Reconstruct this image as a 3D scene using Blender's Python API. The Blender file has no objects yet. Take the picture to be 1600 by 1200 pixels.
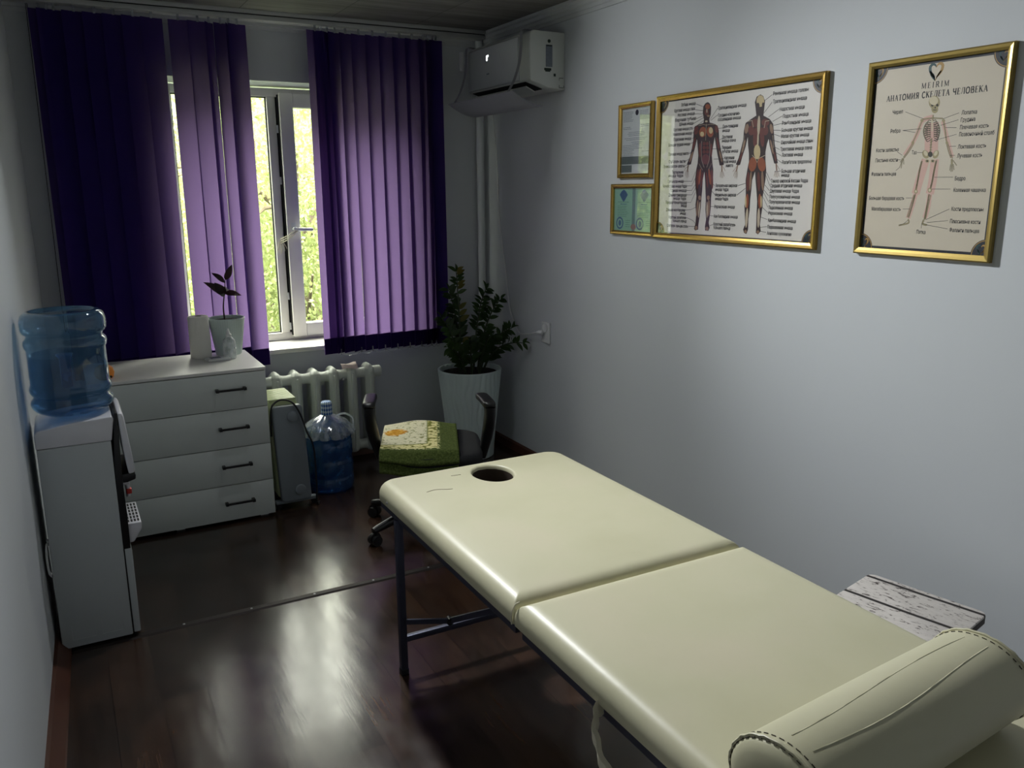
import bpy, bmesh, math, random
from mathutils import Vector, Matrix, Euler
random.seed(7)
SC = bpy.context.scene
COL = SC.collection
PI = math.pi

# ---------------------------------------------------------------- materials
def lin(c):
    o = []
    for v in c:
        v = v / 255.0
        o.append(v / 12.92 if v <= 0.04045 else ((v + 0.055) / 1.055) ** 2.4)
    return (o[0], o[1], o[2], 1.0)

def newmat(name):
    m = bpy.data.materials.new(name)
    m.use_nodes = True
    nt = m.node_tree
    for n in list(nt.nodes):
        nt.nodes.remove(n)
    out = nt.nodes.new('ShaderNodeOutputMaterial')
    return m, nt, out

def N(nt, typ, **kw):
    n = nt.nodes.new(typ)
    for k, v in kw.items():
        if k.startswith('i_'):
            n.inputs[k[2:].replace('_', ' ')].default_value = v
        else:
            setattr(n, k, v)
    return n

def objcoord(nt, scale=(1, 1, 1), rot=(0, 0, 0)):
    tc = N(nt, 'ShaderNodeTexCoord')
    mp = N(nt, 'ShaderNodeMapping')
    mp.inputs['Scale'].default_value = scale
    mp.inputs['Rotation'].default_value = rot
    nt.links.new(tc.outputs['Object'], mp.inputs['Vector'])
    return mp.outputs['Vector']

def mat(name, c, rough=0.5, metal=0.0, var=0.06, vscale=9.0, bump=0.0, bscale=60.0, spec=0.5, emit=None, estr=0.0, coat=0.0):
    """principled material with a slight procedural colour and surface variation"""
    m, nt, out = newmat(name)
    p = N(nt, 'ShaderNodeBsdfPrincipled')
    p.inputs['Roughness'].default_value = rough
    p.inputs['Metallic'].default_value = metal
    p.inputs['Specular IOR Level'].default_value = spec
    p.inputs['Coat Weight'].default_value = coat
    v = objcoord(nt)
    nz = N(nt, 'ShaderNodeTexNoise')
    nz.inputs['Scale'].default_value = vscale
    nz.inputs['Detail'].default_value = 3
    nt.links.new(v, nz.inputs['Vector'])
    mx = N(nt, 'ShaderNodeMix', data_type='RGBA')
    a = lin(c)
    mx.inputs['A'].default_value = (a[0] * (1 - var), a[1] * (1 - var), a[2] * (1 - var), 1)
    mx.inputs['B'].default_value = (min(1, a[0] * (1 + var)), min(1, a[1] * (1 + var)), min(1, a[2] * (1 + var)), 1)
    nt.links.new(nz.outputs['Fac'], mx.inputs['Factor'])
    nt.links.new(mx.outputs['Result'], p.inputs['Base Color'])
    if bump > 0:
        nb = N(nt, 'ShaderNodeTexNoise')
        nb.inputs['Scale'].default_value = bscale
        nb.inputs['Detail'].default_value = 4
        nt.links.new(v, nb.inputs['Vector'])
        bp = N(nt, 'ShaderNodeBump')
        bp.inputs['Strength'].default_value = bump
        bp.inputs['Distance'].default_value = 0.01
        nt.links.new(nb.outputs['Fac'], bp.inputs['Height'])
        nt.links.new(bp.outputs['Normal'], p.inputs['Normal'])
    if emit:
        p.inputs['Emission Color'].default_value = lin(emit)
        p.inputs['Emission Strength'].default_value = estr
    nt.links.new(p.outputs['BSDF'], out.inputs['Surface'])
    return m

def shell(name, tint, gloss_rough=0.05, white=0.0, wcol=(235, 240, 245), ior=1.45, refl=1.0):
    """thin clear plastic or glass: tinted see-through mixed with fresnel gloss"""
    m, nt, out = newmat(name)
    tr = N(nt, 'ShaderNodeBsdfTransparent')
    tr.inputs['Color'].default_value = lin(tint)
    gl = N(nt, 'ShaderNodeBsdfGlossy')
    gl.inputs['Roughness'].default_value = gloss_rough
    gl.inputs['Color'].default_value = (1, 1, 1, 1)
    fr = N(nt, 'ShaderNodeFresnel')
    ge = N(nt, 'ShaderNodeNewGeometry')
    io = N(nt, 'ShaderNodeMix', data_type='FLOAT')       # same reflectance on both sides of the thin skin
    io.inputs['A'].default_value = ior
    io.inputs['B'].default_value = 1.0 / ior
    nt.links.new(ge.outputs['Backfacing'], io.inputs['Factor'])
    nt.links.new(io.outputs['Result'], fr.inputs['IOR'])
    ml = N(nt, 'ShaderNodeMath', operation='MULTIPLY')
    ml.inputs[1].default_value = refl
    nt.links.new(fr.outputs['Fac'], ml.inputs[0])
    base = tr
    if white > 0:
        df = N(nt, 'ShaderNodeBsdfDiffuse')
        df.inputs['Color'].default_value = lin(wcol)
        tl = N(nt, 'ShaderNodeBsdfTranslucent')
        tl.inputs['Color'].default_value = lin(wcol)
        m0 = N(nt, 'ShaderNodeMixShader')
        m0.inputs[0].default_value = 0.5
        nt.links.new(df.outputs[0], m0.inputs[1])
        nt.links.new(tl.outputs[0], m0.inputs[2])
        m1 = N(nt, 'ShaderNodeMixShader')
        nz = N(nt, 'ShaderNodeTexNoise')
        nz.inputs['Scale'].default_value = 25
        nt.links.new(objcoord(nt), nz.inputs['Vector'])
        mr = N(nt, 'ShaderNodeMapRange')
        mr.inputs['From Min'].default_value = 0.3
        mr.inputs['From Max'].default_value = 0.7
        mr.inputs['To Min'].default_value = white * 0.5
        mr.inputs['To Max'].default_value = min(1, white * 1.5)
        nt.links.new(nz.outputs['Fac'], mr.inputs['Value'])
        nt.links.new(mr.outputs['Result'], m1.inputs[0])
        nt.links.new(tr.outputs[0], m1.inputs[1])
        nt.links.new(m0.outputs[0], m1.inputs[2])
        base = m1
    mx = N(nt, 'ShaderNodeMixShader')
    nt.links.new(ml.outputs[0], mx.inputs[0])
    nt.links.new(base.outputs[0], mx.inputs[1])
    nt.links.new(gl.outputs[0], mx.inputs[2])
    nt.links.new(mx.outputs[0], out.inputs['Surface'])
    return m

def ramp(nt, stops, interp='LINEAR'):
    r = N(nt, 'ShaderNodeValToRGB')
    r.color_ramp.interpolation = interp
    e = r.color_ramp.elements
    while len(e) < len(stops):
        e.new(0.5)
    for i, (p, c) in enumerate(stops):
        e[i].position = p
        e[i].color = lin(c)
    return r

def floor_mat():
    m, nt, out = newmat('dark_wood_laminate')
    L = nt.links.new
    p = N(nt, 'ShaderNodeBsdfPrincipled')
    v = objcoord(nt, rot=(0, 0, PI / 2))
    br = N(nt, 'ShaderNodeTexBrick')
    br.offset = 0.37
    br.inputs['Scale'].default_value = 1.0
    br.inputs['Brick Width'].default_value = 0.92
    br.inputs['Row Height'].default_value = 0.145
    br.inputs['Mortar Size'].default_value = 0.0016
    br.inputs['Mortar Smooth'].default_value = 0.3
    br.inputs['Bias'].default_value = -0.1
    br.inputs['Color1'].default_value = lin((56, 41, 34))
    br.inputs['Color2'].default_value = lin((84, 63, 50))
    br.inputs['Mortar'].default_value = lin((36, 24, 21))
    L(v, br.inputs['Vector'])
    g = N(nt, 'ShaderNodeTexNoise')
    g.inputs['Scale'].default_value = 1.0
    g.inputs['Detail'].default_value = 6
    g.inputs['Roughness'].default_value = 0.65
    L(objcoord(nt, scale=(55, 3.0, 1)), g.inputs['Vector'])
    gr = ramp(nt, [(0.3, (176, 168, 162)), (0.7, (255, 246, 236))])
    L(g.outputs['Fac'], gr.inputs['Fac'])
    mu = N(nt, 'ShaderNodeMix', data_type='RGBA', blend_type='MULTIPLY')
    mu.inputs['Factor'].default_value = 0.9
    L(br.outputs['Color'], mu.inputs['A'])
    L(gr.outputs['Color'], mu.inputs['B'])
    k = N(nt, 'ShaderNodeTexNoise')
    k.inputs['Scale'].default_value = 3.2
    k.inputs['Detail'].default_value = 3
    L(objcoord(nt, scale=(1.6, 1, 1)), k.inputs['Vector'])
    kr = ramp(nt, [(0.35, (150, 150, 152)), (0.65, (255, 250, 244))])
    L(k.outputs['Fac'], kr.inputs['Fac'])
    m2 = N(nt, 'ShaderNodeMix', data_type='RGBA', blend_type='MULTIPLY')
    m2.inputs['Factor'].default_value = 0.8
    L(mu.outputs['Result'], m2.inputs['A'])
    L(kr.outputs['Color'], m2.inputs['B'])
    L(m2.outputs['Result'], p.inputs['Base Color'])
    # worn gloss
    w = N(nt, 'ShaderNodeTexNoise')
    w.inputs['Scale'].default_value = 6
    w.inputs['Detail'].default_value = 6
    L(objcoord(nt, scale=(2, 1, 1)), w.inputs['Vector'])
    wr = N(nt, 'ShaderNodeMapRange')
    wr.inputs['From Min'].default_value = 0.3
    wr.inputs['From Max'].default_value = 0.7
    wr.inputs['To Min'].default_value = 0.17
    wr.inputs['To Max'].default_value = 0.24
    L(w.outputs['Fac'], wr.inputs['Value'])
    L(wr.outputs['Result'], p.inputs['Roughness'])
    b1 = N(nt, 'ShaderNodeTexNoise')
    b1.inputs['Scale'].default_value = 4.0
    b1.inputs['Detail'].default_value = 2
    L(objcoord(nt, scale=(1.5, 0.6, 1)), b1.inputs['Vector'])
    bp = N(nt, 'ShaderNodeBump')
    bp.inputs['Strength'].default_value = 0.17
    bp.inputs['Distance'].default_value = 0.010
    L(b1.outputs['Fac'], bp.inputs['Height'])
    p.inputs['Specular IOR Level'].default_value = 0.8
    b2 = N(nt, 'ShaderNodeBump')
    b2.inputs['Strength'].default_value = 0.07
    b2.inputs['Distance'].default_value = 0.003
    L(g.outputs['Fac'], b2.inputs['Height'])
    L(bp.outputs['Normal'], b2.inputs['Normal'])
    L(b2.outputs['Normal'], p.inputs['Normal'])
    L(p.outputs['BSDF'], out.inputs['Surface'])
    return m

def wall_mat(name, c, stain=0.05):
    m, nt, out = newmat(name)
    L = nt.links.new
    p = N(nt, 'ShaderNodeBsdfPrincipled')
    p.inputs['Roughness'].default_value = 0.62
    p.inputs['Specular IOR Level'].default_value = 0.35
    n1 = N(nt, 'ShaderNodeTexNoise')
    n1.inputs['Scale'].default_value = 1.4
    n1.inputs['Detail'].default_value = 5
    L(objcoord(nt), n1.inputs['Vector'])
    a = lin(c)
    mx = N(nt, 'ShaderNodeMix', data_type='RGBA')
    mx.inputs['A'].default_value = (a[0] * (1 - stain), a[1] * (1 - stain), a[2] * (1 - stain * 0.8), 1)
    mx.inputs['B'].default_value = (a[0] * (1 + stain * .5), a[1] * (1 + stain * .5), a[2] * (1 + stain * .5), 1)
    L(n1.outputs['Fac'], mx.inputs['Factor'])
    L(mx.outputs['Result'], p.inputs['Base Color'])
    n2 = N(nt, 'ShaderNodeTexNoise')
    n2.inputs['Scale'].default_value = 14
    n2.inputs['Detail'].default_value = 6
    L(objcoord(nt), n2.inputs['Vector'])
    bp = N(nt, 'ShaderNodeBump')
    bp.inputs['Strength'].default_value = 0.12
    bp.inputs['Distance'].default_value = 0.006
    L(n2.outputs['Fac'], bp.inputs['Height'])
    L(bp.outputs['Normal'], p.inputs['Normal'])
    L(p.outputs['BSDF'], out.inputs['Surface'])
    return m

def ceiling_mat():
    m, nt, out = newmat('foam_ceiling_tile')
    L = nt.links.new
    p = N(nt, 'ShaderNodeBsdfPrincipled')
    p.inputs['Roughness'].default_value = 0.7
    br = N(nt, 'ShaderNodeTexBrick')
    br.offset = 0.0
    br.inputs['Scale'].default_value = 1.0
    br.inputs['Brick Width'].default_value = 0.5
    br.inputs['Row Height'].default_value = 0.5
    br.inputs['Mortar Size'].default_value = 0.002
    br.inputs['Color1'].default_value = lin((150, 148, 142))
    br.inputs['Color2'].default_value = lin((138, 137, 132))
    br.inputs['Mortar'].default_value = lin((80, 79, 76))
    L(objcoord(nt), br.inputs['Vector'])
    n1 = N(nt, 'ShaderNodeTexNoise')
    n1.inputs['Scale'].default_value = 1
    n1.inputs['Detail'].default_value = 4
    L(objcoord(nt, scale=(2, 14, 1)), n1.inputs['Vector'])
    r = ramp(nt, [(0.35, (205, 205, 205)), (0.65, (255, 255, 255))])
    L(n1.outputs['Fac'], r.inputs['Fac'])
    mu = N(nt, 'ShaderNodeMix', data_type='RGBA', blend_type='MULTIPLY')
    mu.inputs['Factor'].default_value = 1
    L(br.outputs['Color'], mu.inputs['A'])
    L(r.outputs['Color'], mu.inputs['B'])
    L(mu.outputs['Result'], p.inputs['Base Color'])
    L(p.outputs['BSDF'], out.inputs['Surface'])
    return m

def fabric_mat(name, diff, trans, mixf=0.5):
    m, nt, out = newmat(name)
    L = nt.links.new
    d = N(nt, 'ShaderNodeBsdfDiffuse')
    d.inputs['Color'].default_value = lin(diff)
    t = N(nt, 'ShaderNodeBsdfTranslucent')
    t.inputs['Color'].default_value = lin(trans)
    mx = N(nt, 'ShaderNodeMixShader')
    w = N(nt, 'ShaderNodeTexNoise')
    w.inputs['Scale'].default_value = 1.0
    w.inputs['Detail'].default_value = 2
    L(objcoord(nt, scale=(260, 260, 420)), w.inputs['Vector'])
    mr = N(nt, 'ShaderNodeMapRange')
    mr.inputs['To Min'].default_value = mixf - 0.08
    mr.inputs['To Max'].default_value = mixf + 0.08
    L(w.outputs['Fac'], mr.inputs['Value'])
    L(mr.outputs['Result'], mx.inputs[0])
    bp = N(nt, 'ShaderNodeBump')
    bp.inputs['Strength'].default_value = 0.25
    bp.inputs['Distance'].default_value = 0.002
    L(w.outputs['Fac'], bp.inputs['Height'])
    L(bp.outputs['Normal'], d.inputs['Normal'])
    L(d.outputs[0], mx.inputs[1])
    L(t.outputs[0], mx.inputs[2])
    L(mx.outputs[0], out.inputs['Surface'])
    return m

def leaf_mat(name, c1, c2, tcol):
    m, nt, out = newmat(name)
    L = nt.links.new
    nz = N(nt, 'ShaderNodeTexNoise')
    nz.inputs['Scale'].default_value = 3
    L(objcoord(nt), nz.inputs['Vector'])
    r = ramp(nt, [(0.35, c1), (0.65, c2)])
    L(nz.outputs['Fac'], r.inputs['Fac'])
    p = N(nt, 'ShaderNodeBsdfPrincipled')
    p.inputs['Roughness'].default_value = 0.45
    L(r.outputs['Color'], p.inputs['Base Color'])
    t = N(nt, 'ShaderNodeBsdfTranslucent')
    t.inputs['Color'].default_value = lin(tcol)
    mx = N(nt, 'ShaderNodeMixShader')
    mx.inputs[0].default_value = 0.35
    L(p.outputs[0], mx.inputs[1])
    L(t.outputs[0], mx.inputs[2])
    L(mx.outputs[0], out.inputs['Surface'])
    return m

def rustic_mat():
    m, nt, out = newmat('distressed_white_wood')
    L = nt.links.new
    p = N(nt, 'ShaderNodeBsdfPrincipled')
    p.inputs['Roughness'].default_value = 0.55
    n1 = N(nt, 'ShaderNodeTexNoise')
    n1.inputs['Scale'].default_value = 1
    n1.inputs['Detail'].default_value = 6
    n1.inputs['Roughness'].default_value = 0.7
    n1.inputs['Distortion'].default_value = 0.8
    L(objcoord(nt, scale=(75, 28, 20)), n1.inputs['Vector'])
    r = ramp(nt, [(0.0, (40, 30, 26)), (0.39, (58, 46, 40)), (0.44, (204, 197, 190)), (1.0, (226, 220, 214))])
    L(n1.outputs['Fac'], r.inputs['Fac'])
    wv = N(nt, 'ShaderNodeTexWave', wave_type='BANDS', bands_direction='X')
    wv.inputs['Scale'].default_value = 2.1
    wv.inputs['Distortion'].default_value = 0.6
    wv.inputs['Detail'].default_value = 2
    L(objcoord(nt), wv.inputs['Vector'])
    r2 = ramp(nt, [(0.0, (44, 34, 30)), (0.012, (44, 34, 30)), (0.03, (255, 255, 255)), (1, (255, 255, 255))])
    L(wv.outputs['Fac'], r2.inputs['Fac'])
    mu = N(nt, 'ShaderNodeMix', data_type='RGBA', blend_type='MULTIPLY')
    mu.inputs['Factor'].default_value = 1
    L(r.outputs['Color'], mu.inputs['A'])
    L(r2.outputs['Color'], mu.inputs['B'])
    L(mu.outputs['Result'], p.inputs['Base Color'])
    L(p.outputs['BSDF'], out.inputs['Surface'])
    return m

def towel_mat():
    """green towel with a cream flowered panel, a lace line and one orange bloom; object space of the towel"""
    m, nt, out = newmat('patterned_green_towel')
    L = nt.links.new
    p = N(nt, 'ShaderNodeBsdfPrincipled')
    p.inputs['Roughness'].default_value = 0.95
    p.inputs['Specular IOR Level'].default_value = 0.1
    tc = N(nt, 'ShaderNodeTexCoord')
    sp = N(nt, 'ShaderNodeSeparateXYZ')
    L(tc.outputs['Object'], sp.inputs[0])
    def step(sock, edge, up=True, w=0.004):
        r = N(nt, 'ShaderNodeMapRange')
        r.inputs['From Min'].default_value = edge - w
        r.inputs['From Max'].default_value = edge + w
        if not up:
            r.inputs['To Min'].default_value = 1
            r.inputs['To Max'].default_value = 0
        L(sock, r.inputs['Value'])
        return r.outputs['Result']
    def mul(a, b):
        k = N(nt, 'ShaderNodeMath', operation='MULTIPLY')
        L(a, k.inputs[0]); L(b, k.inputs[1])
        return k.outputs[0]
    def rect(x1, y0):
        return mul(step(sp.outputs['X'], x1, False), step(sp.outputs['Y'], y0, True))
    panel = rect(0.085, -0.155)
    lace = rect(0.097, -0.168)
    inner = rect(0.040, -0.095)
    line = rect(0.034, -0.088)
    def mix(fac, a, b):
        x = N(nt, 'ShaderNodeMix', data_type='RGBA')
        L(fac, x.inputs['Factor'])
        if isinstance(a, tuple): x.inputs['A'].default_value = lin(a)
        else: L(a, x.inputs['A'])
        if isinstance(b, tuple): x.inputs['B'].default_value = lin(b)
        else: L(b, x.inputs['B'])
        return x.outputs['Result']
    n1 = N(nt, 'ShaderNodeTexNoise')
    n1.inputs['Scale'].default_value = 120
    L(tc.outputs['Object'], n1.inputs['Vector'])
    g = ramp(nt, [(0.3, (60, 72, 34)), (0.7, (92, 104, 54))])
    L(n1.outputs['Fac'], g.inputs['Fac'])
    vo = N(nt, 'ShaderNodeTexVoronoi')
    vo.inputs['Scale'].default_value = 42
    L(tc.outputs['Object'], vo.inputs['Vector'])
    fl = ramp(nt, [(0.0, (120, 124, 60)), (0.22, (236, 228, 168)), (0.55, (232, 222, 160)), (0.7, (128, 130, 62))])
    L(vo.outputs['Distance'], fl.inputs['Fac'])
    v2 = N(nt, 'ShaderNodeTexNoise')
    v2.inputs['Scale'].default_value = 34
    v2.inputs['Detail'].default_value = 4
    v2.inputs['Distortion'].default_value = 1.5
    L(tc.outputs['Object'], v2.inputs['Vector'])
    cen = ramp(nt, [(0.36, (150, 150, 96)), (0.44, (232, 226, 192)), (0.7, (240, 234, 204))])
    L(v2.outputs['Fac'], cen.inputs['Fac'])
    # dotted lace edge
    wv = N(nt, 'ShaderNodeTexVoronoi')
    wv.inputs['Scale'].default_value = 75
    L(tc.outputs['Object'], wv.inputs['Vector'])
    la = ramp(nt, [(0.3, (226, 220, 160)), (0.5, (78, 92, 46))])
    L(wv.outputs['Distance'], la.inputs['Fac'])
    col = mix(lace, g.outputs['Color'], la.outputs['Color'])
    col = mix(panel, col, fl.outputs['Color'])
    col = mix(inner, col, (122, 128, 58))
    col = mix(line, col, cen.outputs['Color'])
    # orange bloom
    mp = N(nt, 'ShaderNodeMapping')
    mp.inputs['Location'].default_value = (0.125, -0.10, 0)
    L(tc.outputs['Object'], mp.inputs['Vector'])
    mp2 = N(nt, 'ShaderNodeMapping')
    mp2.inputs['Scale'].default_value = (16, 17, 0.001)
    L(mp.outputs['Vector'], mp2.inputs['Vector'])
    ln = N(nt, 'ShaderNodeVectorMath', operation='LENGTH')
    L(mp2.outputs['Vector'], ln.inputs[0])
    ad = N(nt, 'ShaderNodeMath', operation='ADD')
    L(ln.outputs['Value'], ad.inputs[0])
    L(v2.outputs['Fac'], ad.inputs[1])
    ob = step(ad.outputs[0], 1.35, False, 0.15)
    orr = ramp(nt, [(0.4, (206, 140, 40)), (0.6, (240, 190, 90))])
    L(v2.outputs['Fac'], orr.inputs['Fac'])
    col = mix(ob, col, orr.outputs['Color'])
    L(col, p.inputs['Base Color'])
    bp = N(nt, 'ShaderNodeBump')
    bp.inputs['Strength'].default_value = 0.5
    bp.inputs['Distance'].default_value = 0.004
    L(n1.outputs['Fac'], bp.inputs['Height'])
    L(bp.outputs['Normal'], p.inputs['Normal'])
    L(p.outputs['BSDF'], out.inputs['Surface'])
    return m

def cap_mat():
    m, nt, out = newmat('blue_cap_with_white_diamonds')
    L = nt.links.new
    p = N(nt, 'ShaderNodeBsdfPrincipled')
    p.inputs['Roughness'].default_value = 0.35
    tc = N(nt, 'ShaderNodeTexCoord')
    sp = N(nt, 'ShaderNodeSeparateXYZ')
    L(tc.outputs['Object'], sp.inputs[0])
    at = N(nt, 'ShaderNodeMath', operation='ARCTAN2')
    L(sp.outputs['Y'], at.inputs[0]); L(sp.outputs['X'], at.inputs[1])
    ms = N(nt, 'ShaderNodeMath', operation='MULTIPLY')
    ms.inputs[1].default_value = 14 / (2 * PI)
    L(at.outputs[0], ms.inputs[0])
    zs = N(nt, 'ShaderNodeMath', operation='MULTIPLY')
    zs.inputs[1].default_value = 42
    L(sp.outputs['Z'], zs.inputs[0])
    cb = N(nt, 'ShaderNodeCombineXYZ')
    L(ms.outputs[0], cb.inputs[0]); L(zs.outputs[0], cb.inputs[1])
    mp = N(nt, 'ShaderNodeMapping')
    mp.inputs['Rotation'].default_value = (0, 0, PI / 4)
    L(cb.outputs[0], mp.inputs['Vector'])
    ch = N(nt, 'ShaderNodeTexChecker')
    ch.inputs['Scale'].default_value = 1.414
    ch.inputs['Color1'].default_value = lin((36, 92, 170))
    ch.inputs['Color2'].default_value = lin((205, 222, 238))
    L(mp.outputs['Vector'], ch.inputs['Vector'])
    L(ch.outputs['Color'], p.inputs['Base Color'])
    L(p.outputs['BSDF'], out.inputs['Surface'])
    return m

def vinyl_mat():
    m, nt, out = newmat('cream_vinyl')
    L = nt.links.new
    p = N(nt, 'ShaderNodeBsdfPrincipled')
    p.inputs['Roughness'].default_value = 0.42
    p.inputs['Specular IOR Level'].default_value = 0.45
    n1 = N(nt, 'ShaderNodeTexNoise')
    n1.inputs['Scale'].default_value = 3.0
    n1.inputs['Detail'].default_value = 4
    L(objcoord(nt), n1.inputs['Vector'])
    r = ramp(nt, [(0.3, (196, 192, 160)), (0.5, (201, 197, 166)), (0.7, (205, 198, 170))])
    L(n1.outputs['Fac'], r.inputs['Fac'])
    L(r.outputs['Color'], p.inputs['Base Color'])
    n2 = N(nt, 'ShaderNodeTexNoise')
    n2.inputs['Scale'].default_value = 5.0
    n2.inputs['Detail'].default_value = 3
    L(objcoord(nt), n2.inputs['Vector'])
    b1 = N(nt, 'ShaderNodeBump')
    b1.inputs['Strength'].default_value = 0.25
    b1.inputs['Distance'].default_value = 0.01
    L(n2.outputs['Fac'], b1.inputs['Height'])
    n3 = N(nt, 'ShaderNodeTexNoise')
    n3.inputs['Scale'].default_value = 420
    L(objcoord(nt), n3.inputs['Vector'])
    b2 = N(nt, 'ShaderNodeBump')
    b2.inputs['Strength'].default_value = 0.06
    b2.inputs['Distance'].default_value = 0.001
    L(n3.outputs['Fac'], b2.inputs['Height'])
    L(b1.outputs['Normal'], b2.inputs['Normal'])
    L(b2.outputs['Normal'], p.inputs['Normal'])
    L(p.outputs['BSDF'], out.inputs['Surface'])
    return m

def soil_mat():
    return mat('dark_potting_soil', (34, 26, 22), 0.95, var=0.5, vscale=60, bump=0.8, bscale=80)

M = {}
M['floor'] = floor_mat()
M['wall'] = wall_mat('white_wall_paint', (204, 208, 211))
M['reveal'] = wall_mat('white_reveal_paint', (226, 224, 216))
M['ceil'] = ceiling_mat()
M['trimw'] = mat('white_moulding', (200, 203, 204), 0.5)
M['brown'] = mat('brown_skirting', (86, 52, 38), 0.4, var=0.25, vscale=14)
M['strip'] = mat('dark_bronze_strip', (38, 31, 29), 0.5, 0.5, var=0.2)
M['pvc'] = mat('white_window_plastic', (232, 229, 222), 0.3, coat=0.1)
M['gasket'] = mat('black_gasket', (18, 18, 18), 0.6)
M['glass'] = shell('window_glass', (246, 249, 247), 0.01)
M['pglass'] = shell('picture_glass', (250, 250, 250), 0.02)
M['violet'] = fabric_mat('violet_blind_fabric', (54, 38, 112), (112, 90, 136), 0.5)
M['violetd'] = fabric_mat('violet_hem', (44, 28, 84), (70, 42, 104), 0.25)
M['clear'] = shell('clear_plastic', (225, 226, 228), 0.15, white=0.35)
M['track'] = mat('white_track', (176, 178, 178), 0.35)
M['dark'] = mat('dark_recess', (14, 14, 15), 0.7)
M['acw'] = mat('white_appliance_plastic', (206, 210, 206), 0.35)
M['acf'] = mat('white_gloss_panel', (196, 200, 202), 0.22)
M['grey'] = mat('grey_sticker', (118, 126, 138), 0.6, var=0.2, vscale=120)
M['dgreen'] = mat('dark_green_dot', (28, 44, 34), 0.5)
M['defl'] = mat('grey_deflector_sheet', (150, 151, 158), 0.35)
M['led'] = mat('white_led_segment', (255, 255, 255), 0.5, emit=(255, 255, 255), estr=3.0)
M['gold'] = mat('gold_frame', (196, 162, 88), 0.27, 0.9, var=0.1, vscale=30)
M['olive'] = mat('brushed_gold_frame', (168, 146, 84), 0.36, 0.85, var=0.1, vscale=30)
M['plast'] = mat('white_plastic', (222, 224, 224), 0.38)
M['black'] = mat('black_plastic', (20, 20, 22), 0.38)
M['blackf'] = mat('black_upholstery', (17, 18, 22), 0.85, bump=0.3, bscale=300)
M['rubber'] = mat('black_rubber', (14, 14, 15), 0.6)
M['metal'] = mat('dark_grey_steel', (66, 68, 84), 0.42, 0.5)
M['steel'] = mat('bright_steel', (180, 180, 184), 0.3, 0.9)
M['coolw'] = mat('pale_grey_cooler_shell', (196, 202, 204), 0.45, var=0.03)
M['coolt'] = mat('white_cooler_plastic', (226, 226, 232), 0.3, coat=0.15)
M['red'] = mat('red_tap_mark', (200, 52, 44), 0.4)
M['blue'] = mat('blue_tap_mark', (52, 92, 190), 0.4)
M['bottle'] = shell('blue_polycarbonate', (186, 210, 228), 0.06, white=0.15, wcol=(132, 182, 214), ior=1.5, refl=1.3)
M['bottle2'] = shell('deep_blue_polycarbonate', (130, 172, 214), 0.08, white=0.28, wcol=(84, 142, 194), ior=1.5, refl=1.2)
M['water'] = shell('water_in_bottle', (208, 224, 240), 0.02, ior=1.2)
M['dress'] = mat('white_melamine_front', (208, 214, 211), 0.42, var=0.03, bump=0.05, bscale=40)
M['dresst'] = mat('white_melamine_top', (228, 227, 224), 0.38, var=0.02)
M['handle'] = mat('matte_black_handle', (15, 15, 16), 0.4)
M['paper'] = mat('white_paper', (234, 232, 226), 0.9, bump=0.15, bscale=150)
M['card'] = mat('cardboard_core', (120, 104, 90), 0.9)
M['potw'] = mat('white_ceramic_pot', (206, 220, 218), 0.45)
M['soil'] = soil_mat()
M['rubleaf'] = leaf_mat('dark_rubber_leaf', (30, 24, 28), (46, 36, 38), (40, 20, 24))
M['stemd'] = mat('dark_stem', (52, 40, 32), 0.6)
M['zzleaf'] = leaf_mat('dark_glossy_leaf', (24, 44, 22), (52, 74, 30), (50, 90, 24))
M['zzold'] = leaf_mat('yellowing_leaf', (80, 84, 26), (104, 96, 34), (120, 110, 30))
M['zzstem'] = mat('green_stem', (42, 56, 28), 0.5)
M['orange'] = mat('orange_peel', (240, 140, 18), 0.5, bump=0.2, bscale=120, var=0.12)
M['radw'] = mat('white_enamel_iron', (208, 212, 204), 0.4, var=0.08, vscale=12, bump=0.1, bscale=30)
M['heatg'] = mat('grey_heater_enamel', (132, 140, 146), 0.4)
M['heatt'] = mat('pale_green_fins', (196, 206, 158), 0.4)
M['bag'] = shell('thin_clear_bag', (232, 236, 238), 0.12, white=0.3, ior=1.5, refl=2.0)
M['cap'] = cap_mat()
M['towel'] = towel_mat()
M['lining'] = mat('dark_face_hole_lining', (58, 44, 34), 0.8)  # inner wall of the face hole, darker than the vinyl
M['vinyl'] = vinyl_mat()
M['tear'] = mat('worn_crack', (120, 106, 84), 0.8)
M['strap'] = mat('cream_strap', (214, 208, 184), 0.7, bump=0.5, bscale=60)
M['stitch'] = mat('dark_stitching', (64, 58, 44), 0.8)
M['rustic'] = rustic_mat()
M['stooledge'] = mat('dark_worn_edge', (70, 62, 58), 0.7, var=0.3, vscale=40)
M['print'] = mat('white_poster_print', (232, 228, 222), 0.5, var=0.01)
M['printc'] = mat('cream_poster_print', (226, 216, 196), 0.5, var=0.02)
M['ink'] = mat('black_ink', (26, 24, 26), 0.6)
M['navy'] = mat('dark_navy_ink', (22, 26, 40), 0.5)
M['teal'] = mat('teal_ink', (16, 74, 76), 0.5)
M['goldink'] = mat('gold_ink', (190, 150, 76), 0.5)
M['license'] = mat('pale_document', (206, 212, 214), 0.5)
M['lictxt'] = mat('grey_document_ink', (112, 120, 130), 0.6)
M['barcode'] = mat('barcode_ink', (92, 104, 104), 0.6, var=0.35, vscale=160)
M['dipl'] = mat('pale_green_certificate', (150, 196, 174), 0.5, var=0.08, vscale=20)
M['diplb'] = mat('blue_certificate_ink', (70, 104, 146), 0.5)
M['diplt'] = mat('green_certificate_ink', (92, 134, 122), 0.6)
M['fr'] = mat('muscle_red', (106, 48, 40), 0.6, var=0.25, vscale=60)
M['fo'] = mat('muscle_orange', (152, 80, 44), 0.6, var=0.2, vscale=60)
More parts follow.
